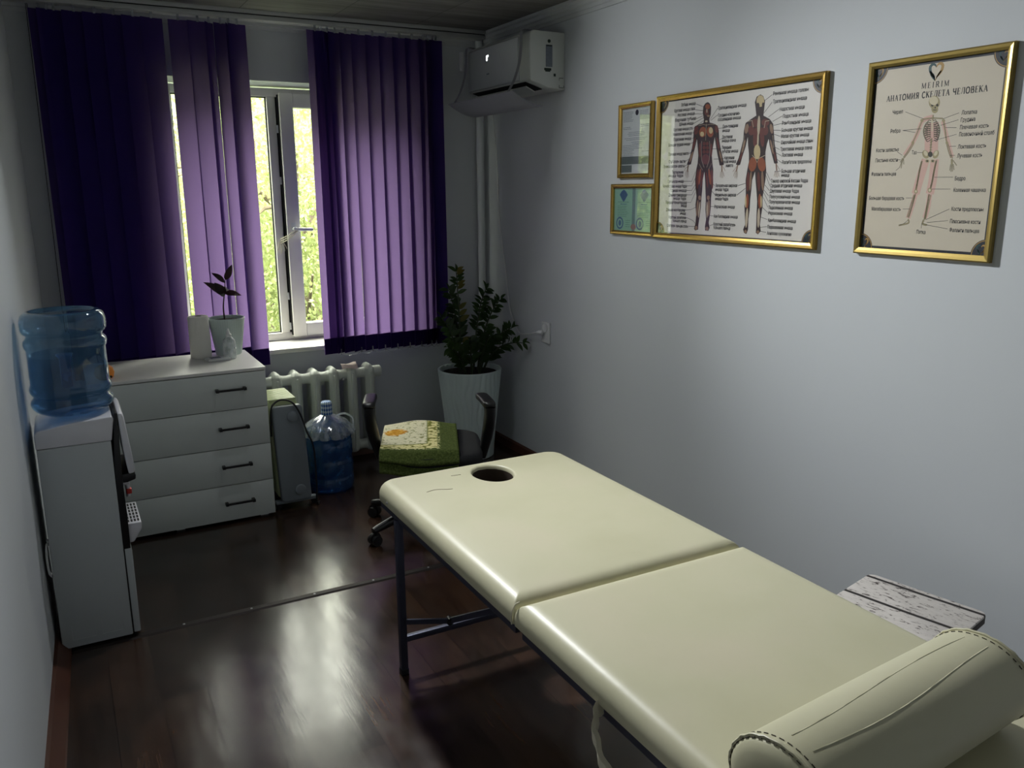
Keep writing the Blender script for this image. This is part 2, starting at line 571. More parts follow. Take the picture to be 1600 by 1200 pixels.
M['fk'] = mat('figure_dark', (52, 32, 30), 0.6)
M['fb'] = mat('tendon_brown', (150, 120, 98), 0.6, var=0.25, vscale=80)
M['fw'] = mat('tendon_white', (204, 188, 164), 0.6)
M['fy'] = mat('bone_cream', (210, 190, 146), 0.6)
M['fp'] = mat('muscle_plum', (108, 56, 56), 0.6, var=0.2, vscale=60)
M['flesh'] = mat('pink_flesh_print', (230, 190, 176), 0.6)
M['bone'] = mat('bone_print', (176, 164, 122), 0.6, var=0.2, vscale=90)
M['bonew'] = mat('bone_light_print', (226, 216, 184), 0.6)
M['boned'] = mat('bone_outline_print', (52, 48, 36), 0.6)
M['pinkp'] = mat('pinkish_paper', (214, 196, 190), 0.9)
M['bark'] = mat('grey_bark', (98, 86, 70), 0.9, bump=0.6, bscale=30, var=0.3)
M['tleaf'] = leaf_mat('spring_leaf', (112, 124, 76), (150, 158, 108), (152, 164, 98))
M['tleaf2'] = leaf_mat('pale_spring_leaf', (126, 134, 96), (160, 166, 126), (156, 166, 110))
M['grass'] = mat('grass_ground', (48, 62, 30), 0.95, var=0.3, vscale=2)
M['lampd'] = mat('lamp_diffuser', (250, 250, 248), 0.5, emit=(246, 248, 255), estr=1.0)  # glowing face of the added, unseen spotlight

# ---------------------------------------------------------------- mesh helpers
class MB:
    def __init__(s):
        s.v = []; s.f = []; s.m = []
    def poly(s, pts, m=0):
        b = len(s.v)
        s.v += [tuple(p) for p in pts]
        s.f.append(tuple(range(b, b + len(pts)))); s.m.append(m)
        return s
    def box(s, x0, x1, y0, y1, z0, z1, m=0, mx=None):
        c = [(x0, y0, z0), (x1, y0, z0), (x1, y1, z0), (x0, y1, z0), (x0, y0, z1), (x1, y0, z1), (x1, y1, z1), (x0, y1, z1)]
        if mx is not None:
            c = [tuple(mx @ Vector(p)) for p in c]
        b = len(s.v); s.v += c
        for q in ((0, 3, 2, 1), (4, 5, 6, 7), (0, 1, 5, 4), (1, 2, 6, 5), (2, 3, 7, 6), (3, 0, 4, 7)):
            s.f.append(tuple(b + i for i in q)); s.m.append(m)
        return s
    def prism(s, poly2, fn, d0, d1, m=0):
        """closed 2d outline pushed from depth d0 to d1; fn(a, b, d) gives the 3d point"""
        n = len(poly2); b = len(s.v)
        s.v += [tuple(fn(a, c, d0)) for a, c in poly2] + [tuple(fn(a, c, d1)) for a, c in poly2]
        s.f.append(tuple(b + i for i in range(n))); s.m.append(m)
        s.f.append(tuple(b + n + i for i in reversed(range(n)))); s.m.append(m)
        for i in range(n):
            j = (i + 1) % n
            s.f.append((b + i, b + n + i, b + n + j, b + j)); s.m.append(m)
        return s
    def tube(s, pts, r, n=8, m=0, cap=True):
        P = [Vector(p) for p in pts]
        rs = r if isinstance(r, (list, tuple)) else [r] * len(P)
        b = len(s.v)
        up = None
        for i, p in enumerate(P):
            t = (P[min(i + 1, len(P) - 1)] - P[max(i - 1, 0)])
            if t.length < 1e-9: t = Vector((0, 0, 1))
            t.normalize()
            if up is None:
                up = Vector((0, 0, 1)) if abs(t.z) < 0.9 else Vector((1, 0, 0))
            a = t.cross(up)
            if a.length < 1e-6: a = t.cross(Vector((0, 1, 0)))
            a.normalize(); c = a.cross(t).normalized(); up = c
            for k in range(n):
                w = 2 * PI * k / n
                s.v.append(tuple(p + a * (rs[i] * math.cos(w)) + c * (rs[i] * math.sin(w))))
        for i in range(len(P) - 1):
            for k in range(n):
                k2 = (k + 1) % n
                s.f.append((b + i * n + k, b + i * n + k2, b + (i + 1) * n + k2, b + (i + 1) * n + k)); s.m.append(m)
        if cap:
            s.f.append(tuple(b + k for k in reversed(range(n)))); s.m.append(m)
            e = b + (len(P) - 1) * n
            s.f.append(tuple(e + k for k in range(n))); s.m.append(m)
        return s
    def lathe(s, prof, c=(0, 0, 0), n=32, m=0, rfn=None, mx=None):
        """prof = [(r, z)...] about the vertical through c; rfn(angle, r, z) may modulate the radius"""
        b = len(s.v)
        for r, z in prof:
            for k in range(n):
                w = 2 * PI * k / n
                rr = rfn(w, r, z) if rfn else r
                p = Vector((rr * math.cos(w), rr * math.sin(w), z))
                if mx is not None: p = mx @ p
                s.v.append((c[0] + p.x, c[1] + p.y, c[2] + p.z))
        for i in range(len(prof) - 1):
            for k in range(n):
                k2 = (k + 1) % n
                s.f.append((b + i * n + k, b + i * n + k2, b + (i + 1) * n + k2, b + (i + 1) * n + k)); s.m.append(m)
        return s
    def cyl(s, c, r, z0, z1, n=24, m=0):
        return s.tube([(c[0], c[1], z0), (c[0], c[1], z1)], r, n, m)
    def grid(s, fn, nu, nv, m=0):
        b = len(s.v)
        for i in range(nu + 1):
            for j in range(nv + 1):
                s.v.append(tuple(fn(i / nu, j / nv)))
        for i in range(nu):
            for j in range(nv):
                a = b + i * (nv + 1) + j
                s.f.append((a, a + nv + 1, a + nv + 2, a + 1)); s.m.append(m)
        return s
    def loops(s, L, m=0, close=False):
        """skin a list of equal-length closed loops"""
        n = len(L[0]); b = len(s.v)
        for l in L: s.v += [tuple(p) for p in l]
        R = len(L) if close else len(L) - 1
        for i in range(R):
            i2 = (i + 1) % len(L)
            for k in range(n):
                k2 = (k + 1) % n
                s.f.append((b + i * n + k, b + i * n + k2, b + i2 * n + k2, b + i2 * n + k)); s.m.append(m)
        return s
    def capn(s, loop, m=0):
        return s.poly(loop, m)
    def sphere(s, c, r, n=16, m=0, sc=(1, 1, 1)):
        prof = [(max(1e-4, r * math.sin(PI * i / n)), -r * math.cos(PI * i / n)) for i in range(n + 1)]
        return s.lathe(prof, c, n * 2, m, mx=Matrix.Diagonal(sc))

def pieces(name, mb, mats, parent, **kw):
    """every separate piece of mb becomes a part of its own"""
    n = len(mb.v); par = list(range(n))
    def fd(a):
        while par[a] != a:
            par[a] = par[par[a]]; a = par[a]
        return a
    for f in mb.f:
        for i in f[1:]: par[fd(i)] = fd(f[0])
    grp = {}
    for f, m in zip(mb.f, mb.m): grp.setdefault(fd(f[0]), []).append((f, m))
    out = []
    for fs in grp.values():
        q = MB(); mp = {}
        for f, m in fs:
            for i in f:
                if i not in mp: mp[i] = len(q.v); q.v.append(mb.v[i])
            q.f.append(tuple(mp[i] for i in f)); q.m.append(m)
        out.append(build(name, q, mats, parent, **kw))
    return out

ORG = {}
def link(o):
    COL.objects.link(o); return o

def build(name, mb, mats, parent=None, world=True, bevel=0.0, seg=2, smooth=True, ang=35, label=None, recalc=True, weld=True):
    me = bpy.data.meshes.new(name)
    off = Vector((0, 0, 0))
    if parent is not None and world:
        off = ORG.get(parent.name, Vector((0, 0, 0)))
    me.from_pydata([(v[0] - off.x, v[1] - off.y, v[2] - off.z) for v in mb.v], [], mb.f)
    if not isinstance(mats, (list, tuple)): mats = [mats]
    for k in mats: me.materials.append(M[k])
    me.polygons.foreach_set('material_index', mb.m)
    bm = bmesh.new(); bm.from_mesh(me)
    if weld: bmesh.ops.remove_doubles(bm, verts=bm.verts, dist=1e-6)
    if recalc: bmesh.ops.recalc_face_normals(bm, faces=bm.faces)
    if bevel > 0:
        ed = [e for e in bm.edges if len(e.link_faces) == 2 and e.calc_face_angle(0) > math.radians(30)]
        bmesh.ops.bevel(bm, geom=ed, offset=bevel, segments=seg, profile=0.5, affect='EDGES', clamp_overlap=True)
    bm.to_mesh(me); bm.free()
    if smooth:
        me.polygons.foreach_set('use_smooth', [True] * len(me.polygons))
        me.set_sharp_from_angle(angle=math.radians(ang))
    o = bpy.data.objects.new(name, me); link(o)
    if parent is not None:
        o.parent = parent
        ORG[o.name] = off.copy() if world else Vector((0, 0, 0))
    else:
        ORG[o.name] = Vector((0, 0, 0))
    if label: o['label'] = label
    return o

def thing(name, label, cat, loc=(0, 0, 0), rotz=0.0, group=None):
    o = bpy.data.objects.new(name, None); link(o)
    o.empty_display_size = 0.1
    o.location = loc; o.rotation_euler = (0, 0, rotz)
    o['label'] = label; o['category'] = cat
    if group: o['group'] = group
    ORG[o.name] = Vector(loc)
    return o

def tagged(o, label, cat, group=None):
    o['label'] = label; o['category'] = cat
    if group: o['group'] = group
    return o

def struct(name, mb, mats, parent=None, **kw):
    o = build(name, mb, mats, parent, **kw)
    if parent is None: o['kind'] = 'structure'
    return o

def arc(p0, p1, p2, n=12):
    """quadratic curve"""
    a, b, c = Vector(p0), Vector(p1), Vector(p2)
    return [a * (1 - t) ** 2 + b * 2 * t * (1 - t) + c * t * t for t in [i / n for i in range(n + 1)]]

def spline(pts, n=8):
    P = [Vector(p) for p in pts]; out = []
    for i in range(len(P) - 1):
        p0 = P[max(i - 1, 0)]; p1 = P[i]; p2 = P[i + 1]; p3 = P[min(i + 2, len(P) - 1)]
        for k in range(n):
            t = k / n
            out.append(0.5 * ((2 * p1) + (p2 - p0) * t + (2 * p0 - 5 * p1 + 4 * p2 - p3) * t * t + (3 * p1 - p0 - 3 * p2 + p3) * t ** 3))
    out.append(P[-1]); return out

# ---------------------------------------------------------------- the room
XR, YB, YF, ZC = 2.505, 5.01, -1.7, 2.60
def xl(y): return -0.193 + 0.042 * (y - 2.555)
WX0, WX1, WZ0, WZ1 = 0.62, 1.95, 0.745, 2.262       # window opening
struct('floor', MB().box(-0.6, 2.75, YF - 0.15, YB + 0.5, -0.12, 0.0), 'floor', smooth=False)
struct('ceiling', MB().box(-0.6, 2.75, YF - 0.15, YB + 0.5, ZC, ZC + 0.14), 'ceil', smooth=False)
struct('wall_left', MB().prism([(xl(YF), YF), (xl(YB), YB), (xl(YB) - 0.18, YB), (xl(YF) - 0.18, YF)], lambda a, b, d: (a, b, d), 0, ZC), 'wall', smooth=False)
struct('wall_right', MB().box(XR, XR + 0.15, YF, YB, 0, ZC), 'wall', smooth=False)
struct('wall_front', MB().box(-0.6, 2.75, YF - 0.15, YF, 0, ZC), 'wall', smooth=False)
wb = MB()
YO = YB + 0.42
wb.box(-0.4, WX0, YB, YO, 0, ZC).box(WX1, 2.75, YB, YO, 0, ZC).box(WX0, WX1, YB, YO, 0, WZ0 - 0.03).box(WX0, WX1, YB, YO, WZ1, ZC)
struct('wall_back', wb, 'wall', smooth=False, weld=False)
# window sill board and reveal lining
struct('trim_1', MB().box(WX0 - 0.06, WX1 + 0.06, YB - 0.065, YB + 0.25, WZ0 - 0.028, WZ0), 'pvc', bevel=0.006)
# ceiling cove along the right wall and the back wall
def cove(x0, y0, x1, y1, nx, ny, name):
    mb = MB()
    prof = [(0, 0), (0, -0.075), (0.008, -0.075), (0.010, -0.058), (0.016, -0.055), (0.018, -0.040), (0.028, -0.034), (0.034, -0.020), (0.050, -0.014), (0.052, 0)]
    mb.prism(prof, lambda a, b, d: (x0 + (x1 - x0) * d + nx * a, y0 + (y1 - y0) * d + ny * a, ZC + b), 0, 1)
    struct(name, mb, 'trimw', smooth=False)
cove(XR, YF, XR, YB - 0.055, -1, 0, 'trim_2')
cove(-0.09, YB, XR, YB, 0, -1, 'trim_3')
# skirting boards: tilted board on the left, upright on the right and back
sk = MB()
sk.prism([(0, 0.0), (0.050, 0.0), (0.046, 0.008), (0.012, 0.050), (0, 0.052)], lambda a, b, d: (xl(YF + (YB - YF) * d) + a, YF + (YB - YF) * d, b), 0, 1)
struct('baseboard_left', sk, 'brown', smooth=False)
struct('baseboard_right', MB().prism([(0, 0), (0.018, 0), (0.016, 0.05), (0, 0.058)], lambda a, b, d: (XR - a, YF + (YB - YF) * d, b), 0, 1), 'brown', smooth=False)
struct('baseboard_back', MB().prism([(0, 0), (0.018, 0), (0.016, 0.05), (0, 0.058)], lambda a, b, d: (-0.04 + (XR - 0.02 + 0.04) * d, YB - a, b), 0, 1), 'brown', smooth=False)
# joint strip across the floor
ts = struct('trim_4', MB().prism([(3.229, 0), (3.236, 0.005), (3.262, 0.005), (3.269, 0)], lambda a, b, d: (d, a, b), -0.11, XR - 0.02), 'strip', smooth=False)
scr = MB()
for i in range(9):
    scr.sphere((0.28 + i * 0.26, 3.249, 0.005), 0.005, 6, 0, (1, 1, 0.4))
pieces('screw', scr, 'steel', ts, label='bright screw heads')
# riser pipe in the right corner
rp = tagged(build('heating_pipe', MB().tube([(2.462, 4.962, 0.0), (2.462, 4.962, ZC - 0.02)], 0.024, 16), 'wall'), 'white painted vertical heating pipe in the right corner behind the tall plant', 'pipe')

# ---- window_1 : outer frame, mullion, fixed pane, inward leaning sash, handle with a tied string
WY0, WY1 = YB + 0.235, YB + 0.30
fw = 0.048
wf = MB()
wf.box(WX0, WX0 + fw, WY0, WY1, WZ0, WZ1 - 0.012).box(WX1 - fw, WX1, WY0, WY1, WZ0, WZ1 - 0.012)
wf.box(WX0 + fw, WX1 - fw, WY0, WY1, WZ0, WZ0 + fw).box(WX0 + fw, WX1 - fw, WY0, WY1, WZ1 - 0.06, WZ1 - 0.012)
win = struct('window_1', wf, 'pvc', bevel=0.004, weld=False)
build('mullion', MB().box(1.198, 1.248, WY0, WY1, WZ0 + fw, WZ1 - 0.06), 'pvc', win, bevel=0.004)
bead = MB()
gx0, gx1, gz0, gz1 = WX0 + fw, 1.198, WZ0 + fw, WZ1 - 0.06
for a in ((gx0, gx0 + 0.006, gz0, gz1), (gx1 - 0.006, gx1, gz0, gz1), (gx0, gx1, gz0, gz0 + 0.006), (gx0, gx1, gz1 - 0.006, gz1)):
    bead.box(a[0], a[1], WY0 + 0.02, WY0 + 0.034, a[2], a[3])
build('gasket', bead, 'gasket', win, smooth=False, weld=False)
build('pane', MB().box(gx0, gx1, WY0 + 0.03, WY0 + 0.036, gz0, gz1), 'glass', win, smooth=False)
sy0, sy1 = WY0 - 0.012, WY0 + 0.052
sx0, sx1, sz0, sz1 = 1.262, 1.918, WZ0 + 0.022, WZ1 - 0.038
ang = math.radians(2.6)
sm = Matrix.Translation((sx1, sy0, 0)) @ Matrix.Rotation(ang, 4, 'Z') @ Matrix.Translation((-sx1, -sy0, 0))
sw = 0.082
sf = MB()
sf.box(sx0, sx0 + sw, sy0, sy1, sz0, sz1, mx=sm).box(sx1 - sw, sx1, sy0, sy1, sz0, sz1, mx=sm)
sf.box(sx0 + sw, sx1 - sw, sy0, sy1, sz0, sz0 + sw, mx=sm).box(sx0 + sw, sx1 - sw, sy0, sy1, sz1 - sw, sz1, mx=sm)
sash = build('sash', sf, 'pvc', win, bevel=0.006, weld=False)
build('pane', MB().box(sx0 + sw, sx1 - sw, sy0 + 0.03, sy0 + 0.036, sz0 + sw, sz1 - sw, mx=sm), 'glass', sash, smooth=False)
gk = MB().box(sx0 - 0.004, sx0 + 0.008, sy0 + 0.018, sy0 + 0.05, sz0 + 0.01, sz1 - 0.01, mx=sm)
gk.box(1.249, 1.262, WY0 + 0.012, WY0 + 0.03, WZ0 + fw, WZ1 - 0.06)
build('gasket', gk, 'gasket', sash, smooth=False)
lk = MB()
for z in (2.02, 1.72, 1.02, 0.83):
    lk.box(1.247, 1.266, WY0 - 0.003, WY0 + 0.014, z - 0.022, z + 0.022)
pieces('strike_plate', lk, 'plast', win, bevel=0.002, weld=False)
hx, hy, hz = 1.300, sy0 - 0.028, 1.435
hd = MB().box(hx - 0.014, hx + 0.014, hy - 0.004, hy + 0.006, hz - 0.035, hz + 0.035)
hd.tube([(hx, hy - 0.002, hz), (hx, hy - 0.035, hz)], 0.010, 10)
hd.tube(spline([(hx, hy - 0.035, hz), (hx + 0.03, hy - 0.040, hz - 0.004), (hx + 0.11, hy - 0.038, hz - 0.006)], 5), [0.011] * 10 + [0.008], 10)
build('handle', hd, 'plast', sash)
stg = MB()
for dz in (0, 0.012, -0.012):
    stg.tube(spline([(hx + 0.02, hy - 0.045, hz + dz * .5), (1.265, hy - 0.03, hz - 0.045 + dz), (1.222, WY0 - 0.012, hz - 0.075 + dz)], 6), 0.003, 6)
for i, (dx, ln) in enumerate(((-0.012, .055), (0.0, .075), (0.012, .06), (0.028, .09))):
    stg.tube(spline([(1.222 + dx * .5, WY0 - 0.014, hz - 0.075), (1.225 + dx * 1.3, WY0 - 0.02, hz - 0.075 - ln * .6), (1.222 + dx * 1.8, WY0 - 0.016, hz - 0.075 - ln)], 5), 0.0028, 6)
build('tie_string', stg, 'strap', sash, label='pale string tied round the window handle')

# ---------------------------------------------------------------- blinds
track = thing('curtain_track', 'white double ceiling track running above both violet blinds', 'curtain rail', (1.2, 4.895, ZC))
tm = MB()
for y0, y1, z0, z1 in ((4.850, 4.940, 2.580, ZC), (4.855, 4.935, 2.552, 2.574)):
    tm.box(-0.085, 2.455, y0, y1, z0, z1)
build('rail', tm, 'track', track, bevel=0.002, weld=False)
build('groove', MB().box(-0.083, 2.453, 4.862, 4.928, 2.5735, 2.5805), 'dark', track, smooth=False)

def slat(par, x, yaw0, yaw1, w, z0=0.70, z1=2.525, y=4.885, curl=0.006, hem=True):
    NZ, NW = 16, 6
    def fn(u, v):
        t = u; yw = yaw1 + (yaw0 - yaw1) * (t ** 1.3)
        s = (v - 0.5) * w
        d = curl * (1 - (2 * v - 1) ** 2)
        sway = 0.003 * math.sin(t * 5 + x * 40)
        return (x + s * math.cos(yw) - d * math.sin(yw), y + s * math.sin(yw) + d * math.cos(yw) + sway, z0 + (z1 - z0) * t)
    mb = MB().grid(fn, NZ, NW)
    o = build('slat', mb, 'violet', par, recalc=False, ang=80)
    if hem:
        hb = MB()
        def hf(u, v, k):
            p = fn(u * 0.052, 0.02 + 0.96 * v); yw = yaw1
            return (p[0] + k * math.sin(yw) * .0025, p[1] - k * math.cos(yw) * .0025, p[2] + 0.001)
        hb.grid(lambda u, v: hf(u, v, 1), 2, NW).grid(lambda u, v: hf(u, v, -1), 2, NW)
        build('weight_pocket', hb, 'violetd', o, recalc=False, ang=80)
    hk = MB().box(x - 0.006, x + 0.006, y - 0.0015, y + 0.0015, z1 - 0.004, 2.5515)
    build('hanger', hk, 'clear', o, smooth=False)
    return fn

def chain(par, xs, z, y):
    mb = MB()
    for a, b in zip(xs[:-1], xs[1:]):
        mb.tube(arc((a, y, z), ((a + b) / 2, y, z - 0.035), (b, y, z), 6), 0.0016, 5)
        mb.box(a - 0.003, a + 0.003, y - 0.003, y + 0.003, z - 0.01, z + 0.025)
    build('link_chain', mb, 'clear', par)

R_ = math.radians
bl = thing('vertical_blind', 'violet fabric vertical blind left of the window gap, behind the chest of drawers', 'blind', (0.53, 4.885, 2.55))
# (x, yaw top, yaw bottom, width)
LS = [(0.066, 12, 12, .100), (0.098, 24, 22, .10), (0.128, 20, 20, .11), (0.215, 16, 14, .115), (0.305, 14, 15, .115), (0.392, 17, 18, .115), (0.480, 15, 13, .115),
      (0.566, 16, 36, .112), (0.694, -4, -6, .100), (0.790, 14, 16, .112), (0.846, 52, 50, .085), (0.905, 20, 24, .085), (0.945, 60, 62, .09), (0.985, 16, 10, .10)]
for i, (x, a, b, w) in enumerate(LS):
    slat(bl, x, R_(a), R_(b), w, y=4.885 + (0.012 if i in (0, 2) else 0) - (0.012 if i == 13 else 0), z0=0.690 if i < 12 else 0.672)
chain(bl, [0.13, 0.215, 0.305, 0.392, 0.480], 0.695, 4.885)
cd = MB().tube(spline([(0.012, 4.93, 2.55), (0.004, 4.93, 1.6), (0.0, 4.935, 1.0), (0.010, 4.93, 0.97), (0.020, 4.925, 1.0), (0.02, 4.925, 1.7), (0.018, 4.925, 2.55)], 6), 0.0016, 5)
build('pull_cord', cd, 'dark', bl)
br = thing('vertical_blind', 'violet fabric vertical blind right of the window gap, above the radiator', 'blind', (1.76, 4.885, 2.55))
RS = [(1.405, 8, 8, .105), (1.440, 20, 20, .10), (1.478, 30, 30, .10), (1.520, 25, 28, .10), (1.582, 26, 30, .098), (1.660, 18, 18, .105), (1.742, 17, 18, .105), (1.824, 18, 17, .105),
      (1.906, 17, 19, .105), (1.985, 19, 18, .105), (2.055, 34, 34, .10), (2.085, 50, 50, .09), (2.115, 50, 50, .085), (2.130, 8, 8, .09)]
for i, (x, a, b, w) in enumerate(RS):
    slat(br, x, R_(a), R_(b), w, y=4.885 + (-0.014 if i in (0, 13) else 0))
chain(br, [1.46, 1.588, 1.66, 1.742, 1.824, 1.906, 1.985, 2.055, 2.085, 2.11], 0.70, 4.878)
hk = MB().box(2.348, 2.366, YB - 0.03, YB, 2.38, 2.49).box(2.366, 2.395, YB - 0.025, YB, 2.42, 2.46)
tagged(build('wall_bracket', hk, 'plast', bevel=0.003, weld=False), 'small white plastic bracket on the back wall beside the right blind', 'bracket')

# ---------------------------------------------------------------- air conditioner
ac = thing('air_conditioner', 'white split air conditioner high on the right wall near the corner', 'air conditioner', (2.39, 4.39, 2.19))
prof = [(2.5035, 2.466), (2.318, 2.468), (2.300, 2.464), (2.290, 2.452), (2.287, 2.40), (2.292, 2.225), (2.300, 2.216), (2.345, 2.205), (2.40, 2.186), (2.5035, 2.178)]
AY0, AY1 = 4.020, 4.765
build('body', MB().prism(prof, lambda a, b, d: (a, d, b), AY0, AY1), 'acw', ac, bevel=0.006, seg=3, ang=50)
fp = [(2.2865, 2.452), (2.2790, 2.445), (2.2765, 2.40), (2.2815, 2.232), (2.2865, 2.226), (2.2935, 2.226), (2.2890, 2.445)]
build('front_panel', MB().prism(fp, lambda a, b, d: (a, d, b), AY0 + 0.115, AY1 - 0.03), 'acf', ac, bevel=0.003, ang=50)
build('air_outlet', MB().prism([(2.296, 2.2155), (2.400, 2.1845), (2.400, 2.187), (2.298, 2.219)], lambda a, b, d: (a - 0.002, d, b - 0.002), AY0 + 0.06, AY1 - 0.05), 'dark', ac, smooth=False)
build('louver', MB().prism([(2.305, 2.200), (2.360, 2.176), (2.362, 2.180), (2.306, 2.205)], lambda a, b, d: (a, d, b - 0.008), AY0 + 0.07, AY1 - 0.06), 'acw', ac, smooth=False)
grl = MB()
for i in range(5): grl.box(2.335 + i * 0.032, 2.347 + i * 0.032, AY0 + 0.08, AY1 - 0.05, 2.4675, 2.4690)
build('intake_grille', grl, 'dark', ac, smooth=False, weld=False)
XA = 2.505
def side(mb, x0, x1, z0, z1, m=0, d=0.0015):
    mb.box(x0, x1, AY0 - d, AY0 + 0.002, z0, z1, m)
s1 = MB(); side(s1, 2.385, 2.425, 2.290, 2.400)
build('sticker', s1, 'grey', ac, smooth=False)
s2 = MB(); side(s2, 2.388, 2.422, 2.392, 2.398, d=.002); side(s2, 2.376, 2.418, 2.272, 2.284, d=.002); side(s2, 2.382, 2.412, 2.266, 2.272, d=.002); side(s2, 2.434, 2.446, 2.244, 2.258, d=.002)
for a in ((2.468, 2.494, 2.236, 2.239), (2.468, 2.494, 2.187, 2.190), (2.468, 2.470, 2.225, 2.238), (2.468, 2.470, 2.188, 2.202), (2.496, 2.498, 2.188, 2.200)):
    side(s2, *a, d=.001)
pieces('side_marking', s2, 'dgreen', ac, smooth=False, weld=False)
build('knockout', MB().tube([(2.405, AY0 - 0.0015, 2.418), (2.405, AY0 + 0.002, 2.418)], 0.009, 16), 'dgreen', ac)
# ---------------------------------------------------------------- text tools
FONT = None
def text_mesh(s, offset=0.0):
    cu = bpy.data.curves.new('t', 'FONT')
    cu.body = s; cu.resolution_u = 3; cu.offset = offset
    cu.align_x = 'LEFT'
    o = bpy.data.objects.new('t', cu); COL.objects.link(o)
    dg = bpy.context.evaluated_depsgraph_get(); dg.update()
    me = bpy.data.meshes.new_from_object(o.evaluated_get(dg))
    vs = [(v.co.x, v.co.y) for v in me.vertices]; fs = [tuple(p.vertices) for p in me.polygons]
    bpy.data.objects.remove(o); bpy.data.curves.remove(cu); bpy.data.meshes.remove(me)
    return vs, fs
def put_text(mb, s, fn, x0, x1, yc, cap, offset=0.012, m=0):
    """text fitted between x0 and x1, capital height cap, centred on yc; fn(a, b) gives the 3d point"""
    vs, fs = text_mesh(s, offset)
    if not vs: return
    a0 = min(v[0] for v in vs); a1 = max(v[0] for v in vs)
    k = (x1 - x0) / (a1 - a0); h = cap / 0.72
    b = len(mb.v)
    mb.v += [tuple(fn(x0 + (v[0] - a0) * k, yc + (v[1] - 0.34) * h)) for v in vs]
    for f in fs:
        mb.f.append(tuple(b + i for i in f)); mb.m.append(m)

pn = lambda y, z: (2.2765 + abs(2.40 - z) * 0.030 - 0.0009, y, z)
dm = MB()
put_text(dm, '8°', lambda a, b: pn(4.500 - a, 2.385 + b), 0.0, 0.030, 0.0, 0.030)
build('display', dm, 'led', ac, recalc=False, smooth=False, label='lit white digit on the front panel')
build('logo', MB().box(pn(4.47, 2.300)[0] - .0005, pn(4.47, 2.300)[0] + .002, 4.470, 4.500, 2.297, 2.304), 'grey', ac, smooth=False)
# supply cord with plug, part of the unit
pc = MB().tube(spline([(2.486, 4.852, 2.20), (2.494, 4.848, 2.10), (2.498, 4.803, 1.80), (2.498, 4.784, 1.487), (2.498, 4.703, 1.171), (2.496, 4.646, 0.933), (2.490, 4.56, 0.835), (2.480, 4.48, 0.793), (2.468, 4.36, 0.808), (2.462, 4.25, 0.832)], 8), 0.004, 8)
pc.tube([(2.462, 4.25, 0.832), (2.464, 4.222, 0.836), (2.478, 4.205, 0.836)], [0.006, 0.013, 0.016], 12)
build('power_cord', pc, 'plast', ac, label='white cord and plug running down to the socket')
so = thing('wall_socket', 'white wall socket with a plugged white cord on the right wall beside the plant', 'socket', (XR, 4.20, 0.835))
build('plate', MB().box(XR - 0.012, XR, 4.155, 4.245, 0.772, 0.898), 'plast', so, bevel=0.005, seg=3)
rg = MB().lathe([(0.028, 0), (0.030, 0.004), (0.026, 0.005), (0.022, 0.002), (0.001, 0.001)], (XR - 0.012, 4.20, 0.866), 24, mx=Matrix.Rotation(-PI / 2, 4, 'Y'))
build('outlet_ring', rg, 'plast', so)

# air deflector hanging below the unit on two straps
de = thing('air_deflector', 'grey translucent plastic air deflector hanging on straps under the air conditioner', 'deflector', (2.27, 4.38, 2.11))
dp = [(2.165, 2.158), (2.185, 2.146), (2.21, 2.131), (2.24, 2.116), (2.275, 2.103), (2.31, 2.094), (2.345, 2.090)]
dsec = dp + [(a + 0.001, b - 0.003) for a, b in reversed(dp)]
build('sheet', MB().prism(dsec, lambda a, b, d: (a, d, b), 3.985, 4.790), 'defl', de)
for ys in (4.035, 4.70):
    st = spline([(2.42, ys + 0.05, 2.474), (2.33, ys + 0.05, 2.4745), (2.285, ys + 0.05, 2.476), (2.268, ys + 0.04, 2.455), (2.255, ys + 0.02, 2.38), (2.235, ys + 0.004, 2.30), (2.205, ys, 2.22), (2.168, ys, 2.157)], 5)
    sb = MB()
    for p, q in zip(st[:-1], st[1:]):
        sb.poly([(p.x, p.y - 0.016, p.z), (q.x, q.y - 0.016, q.z), (q.x, q.y + 0.016, q.z), (p.x, p.y + 0.016, p.z)])
    build('strap', sb, 'defl', de, recalc=False)

# ---------------------------------------------------------------- chest of drawers
DX0, DX1, DY0, DY1, DZ = 0.060, 0.866, 4.222, 4.745, 0.800
dr = thing('chest_of_drawers', 'white chest of four drawers with black bar handles under the left blind', 'chest of drawers', ((DX0 + DX1) / 2, (DY0 + DY1) / 2, 0))
cb = MB().box(DX0, DX0 + 0.016, DY0 + 0.018, DY1, 0.012, DZ - 0.016).box(DX1 - 0.016, DX1, DY0 + 0.018, DY1, 0.012, DZ - 0.016)
cb.box(DX0 + 0.016, DX1 - 0.016, DY1 - 0.006, DY1, 0.012, DZ - 0.016).box(DX0 + 0.016, DX1 - 0.016, DY0 + 0.03, DY1 - 0.006, 0.02, 0.036)
build('carcass', cb, 'dress', dr, smooth=False, weld=False)
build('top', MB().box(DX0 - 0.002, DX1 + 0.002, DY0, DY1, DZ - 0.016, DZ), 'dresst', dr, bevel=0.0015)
ft = MB()
for x in (DX0 + 0.05, 0.40, DX1 - 0.05):
    for y in (DY0 + 0.06, DY1 - 0.06): ft.box(x - 0.02, x + 0.02, y - 0.02, y + 0.02, 0, 0.0125)
pieces('foot', ft, 'plast', dr, smooth=False, weld=False)
seams = [0.016, 0.205, 0.400, 0.597, DZ - 0.018]
hzs = [0.113, 0.309, 0.506, 0.704]
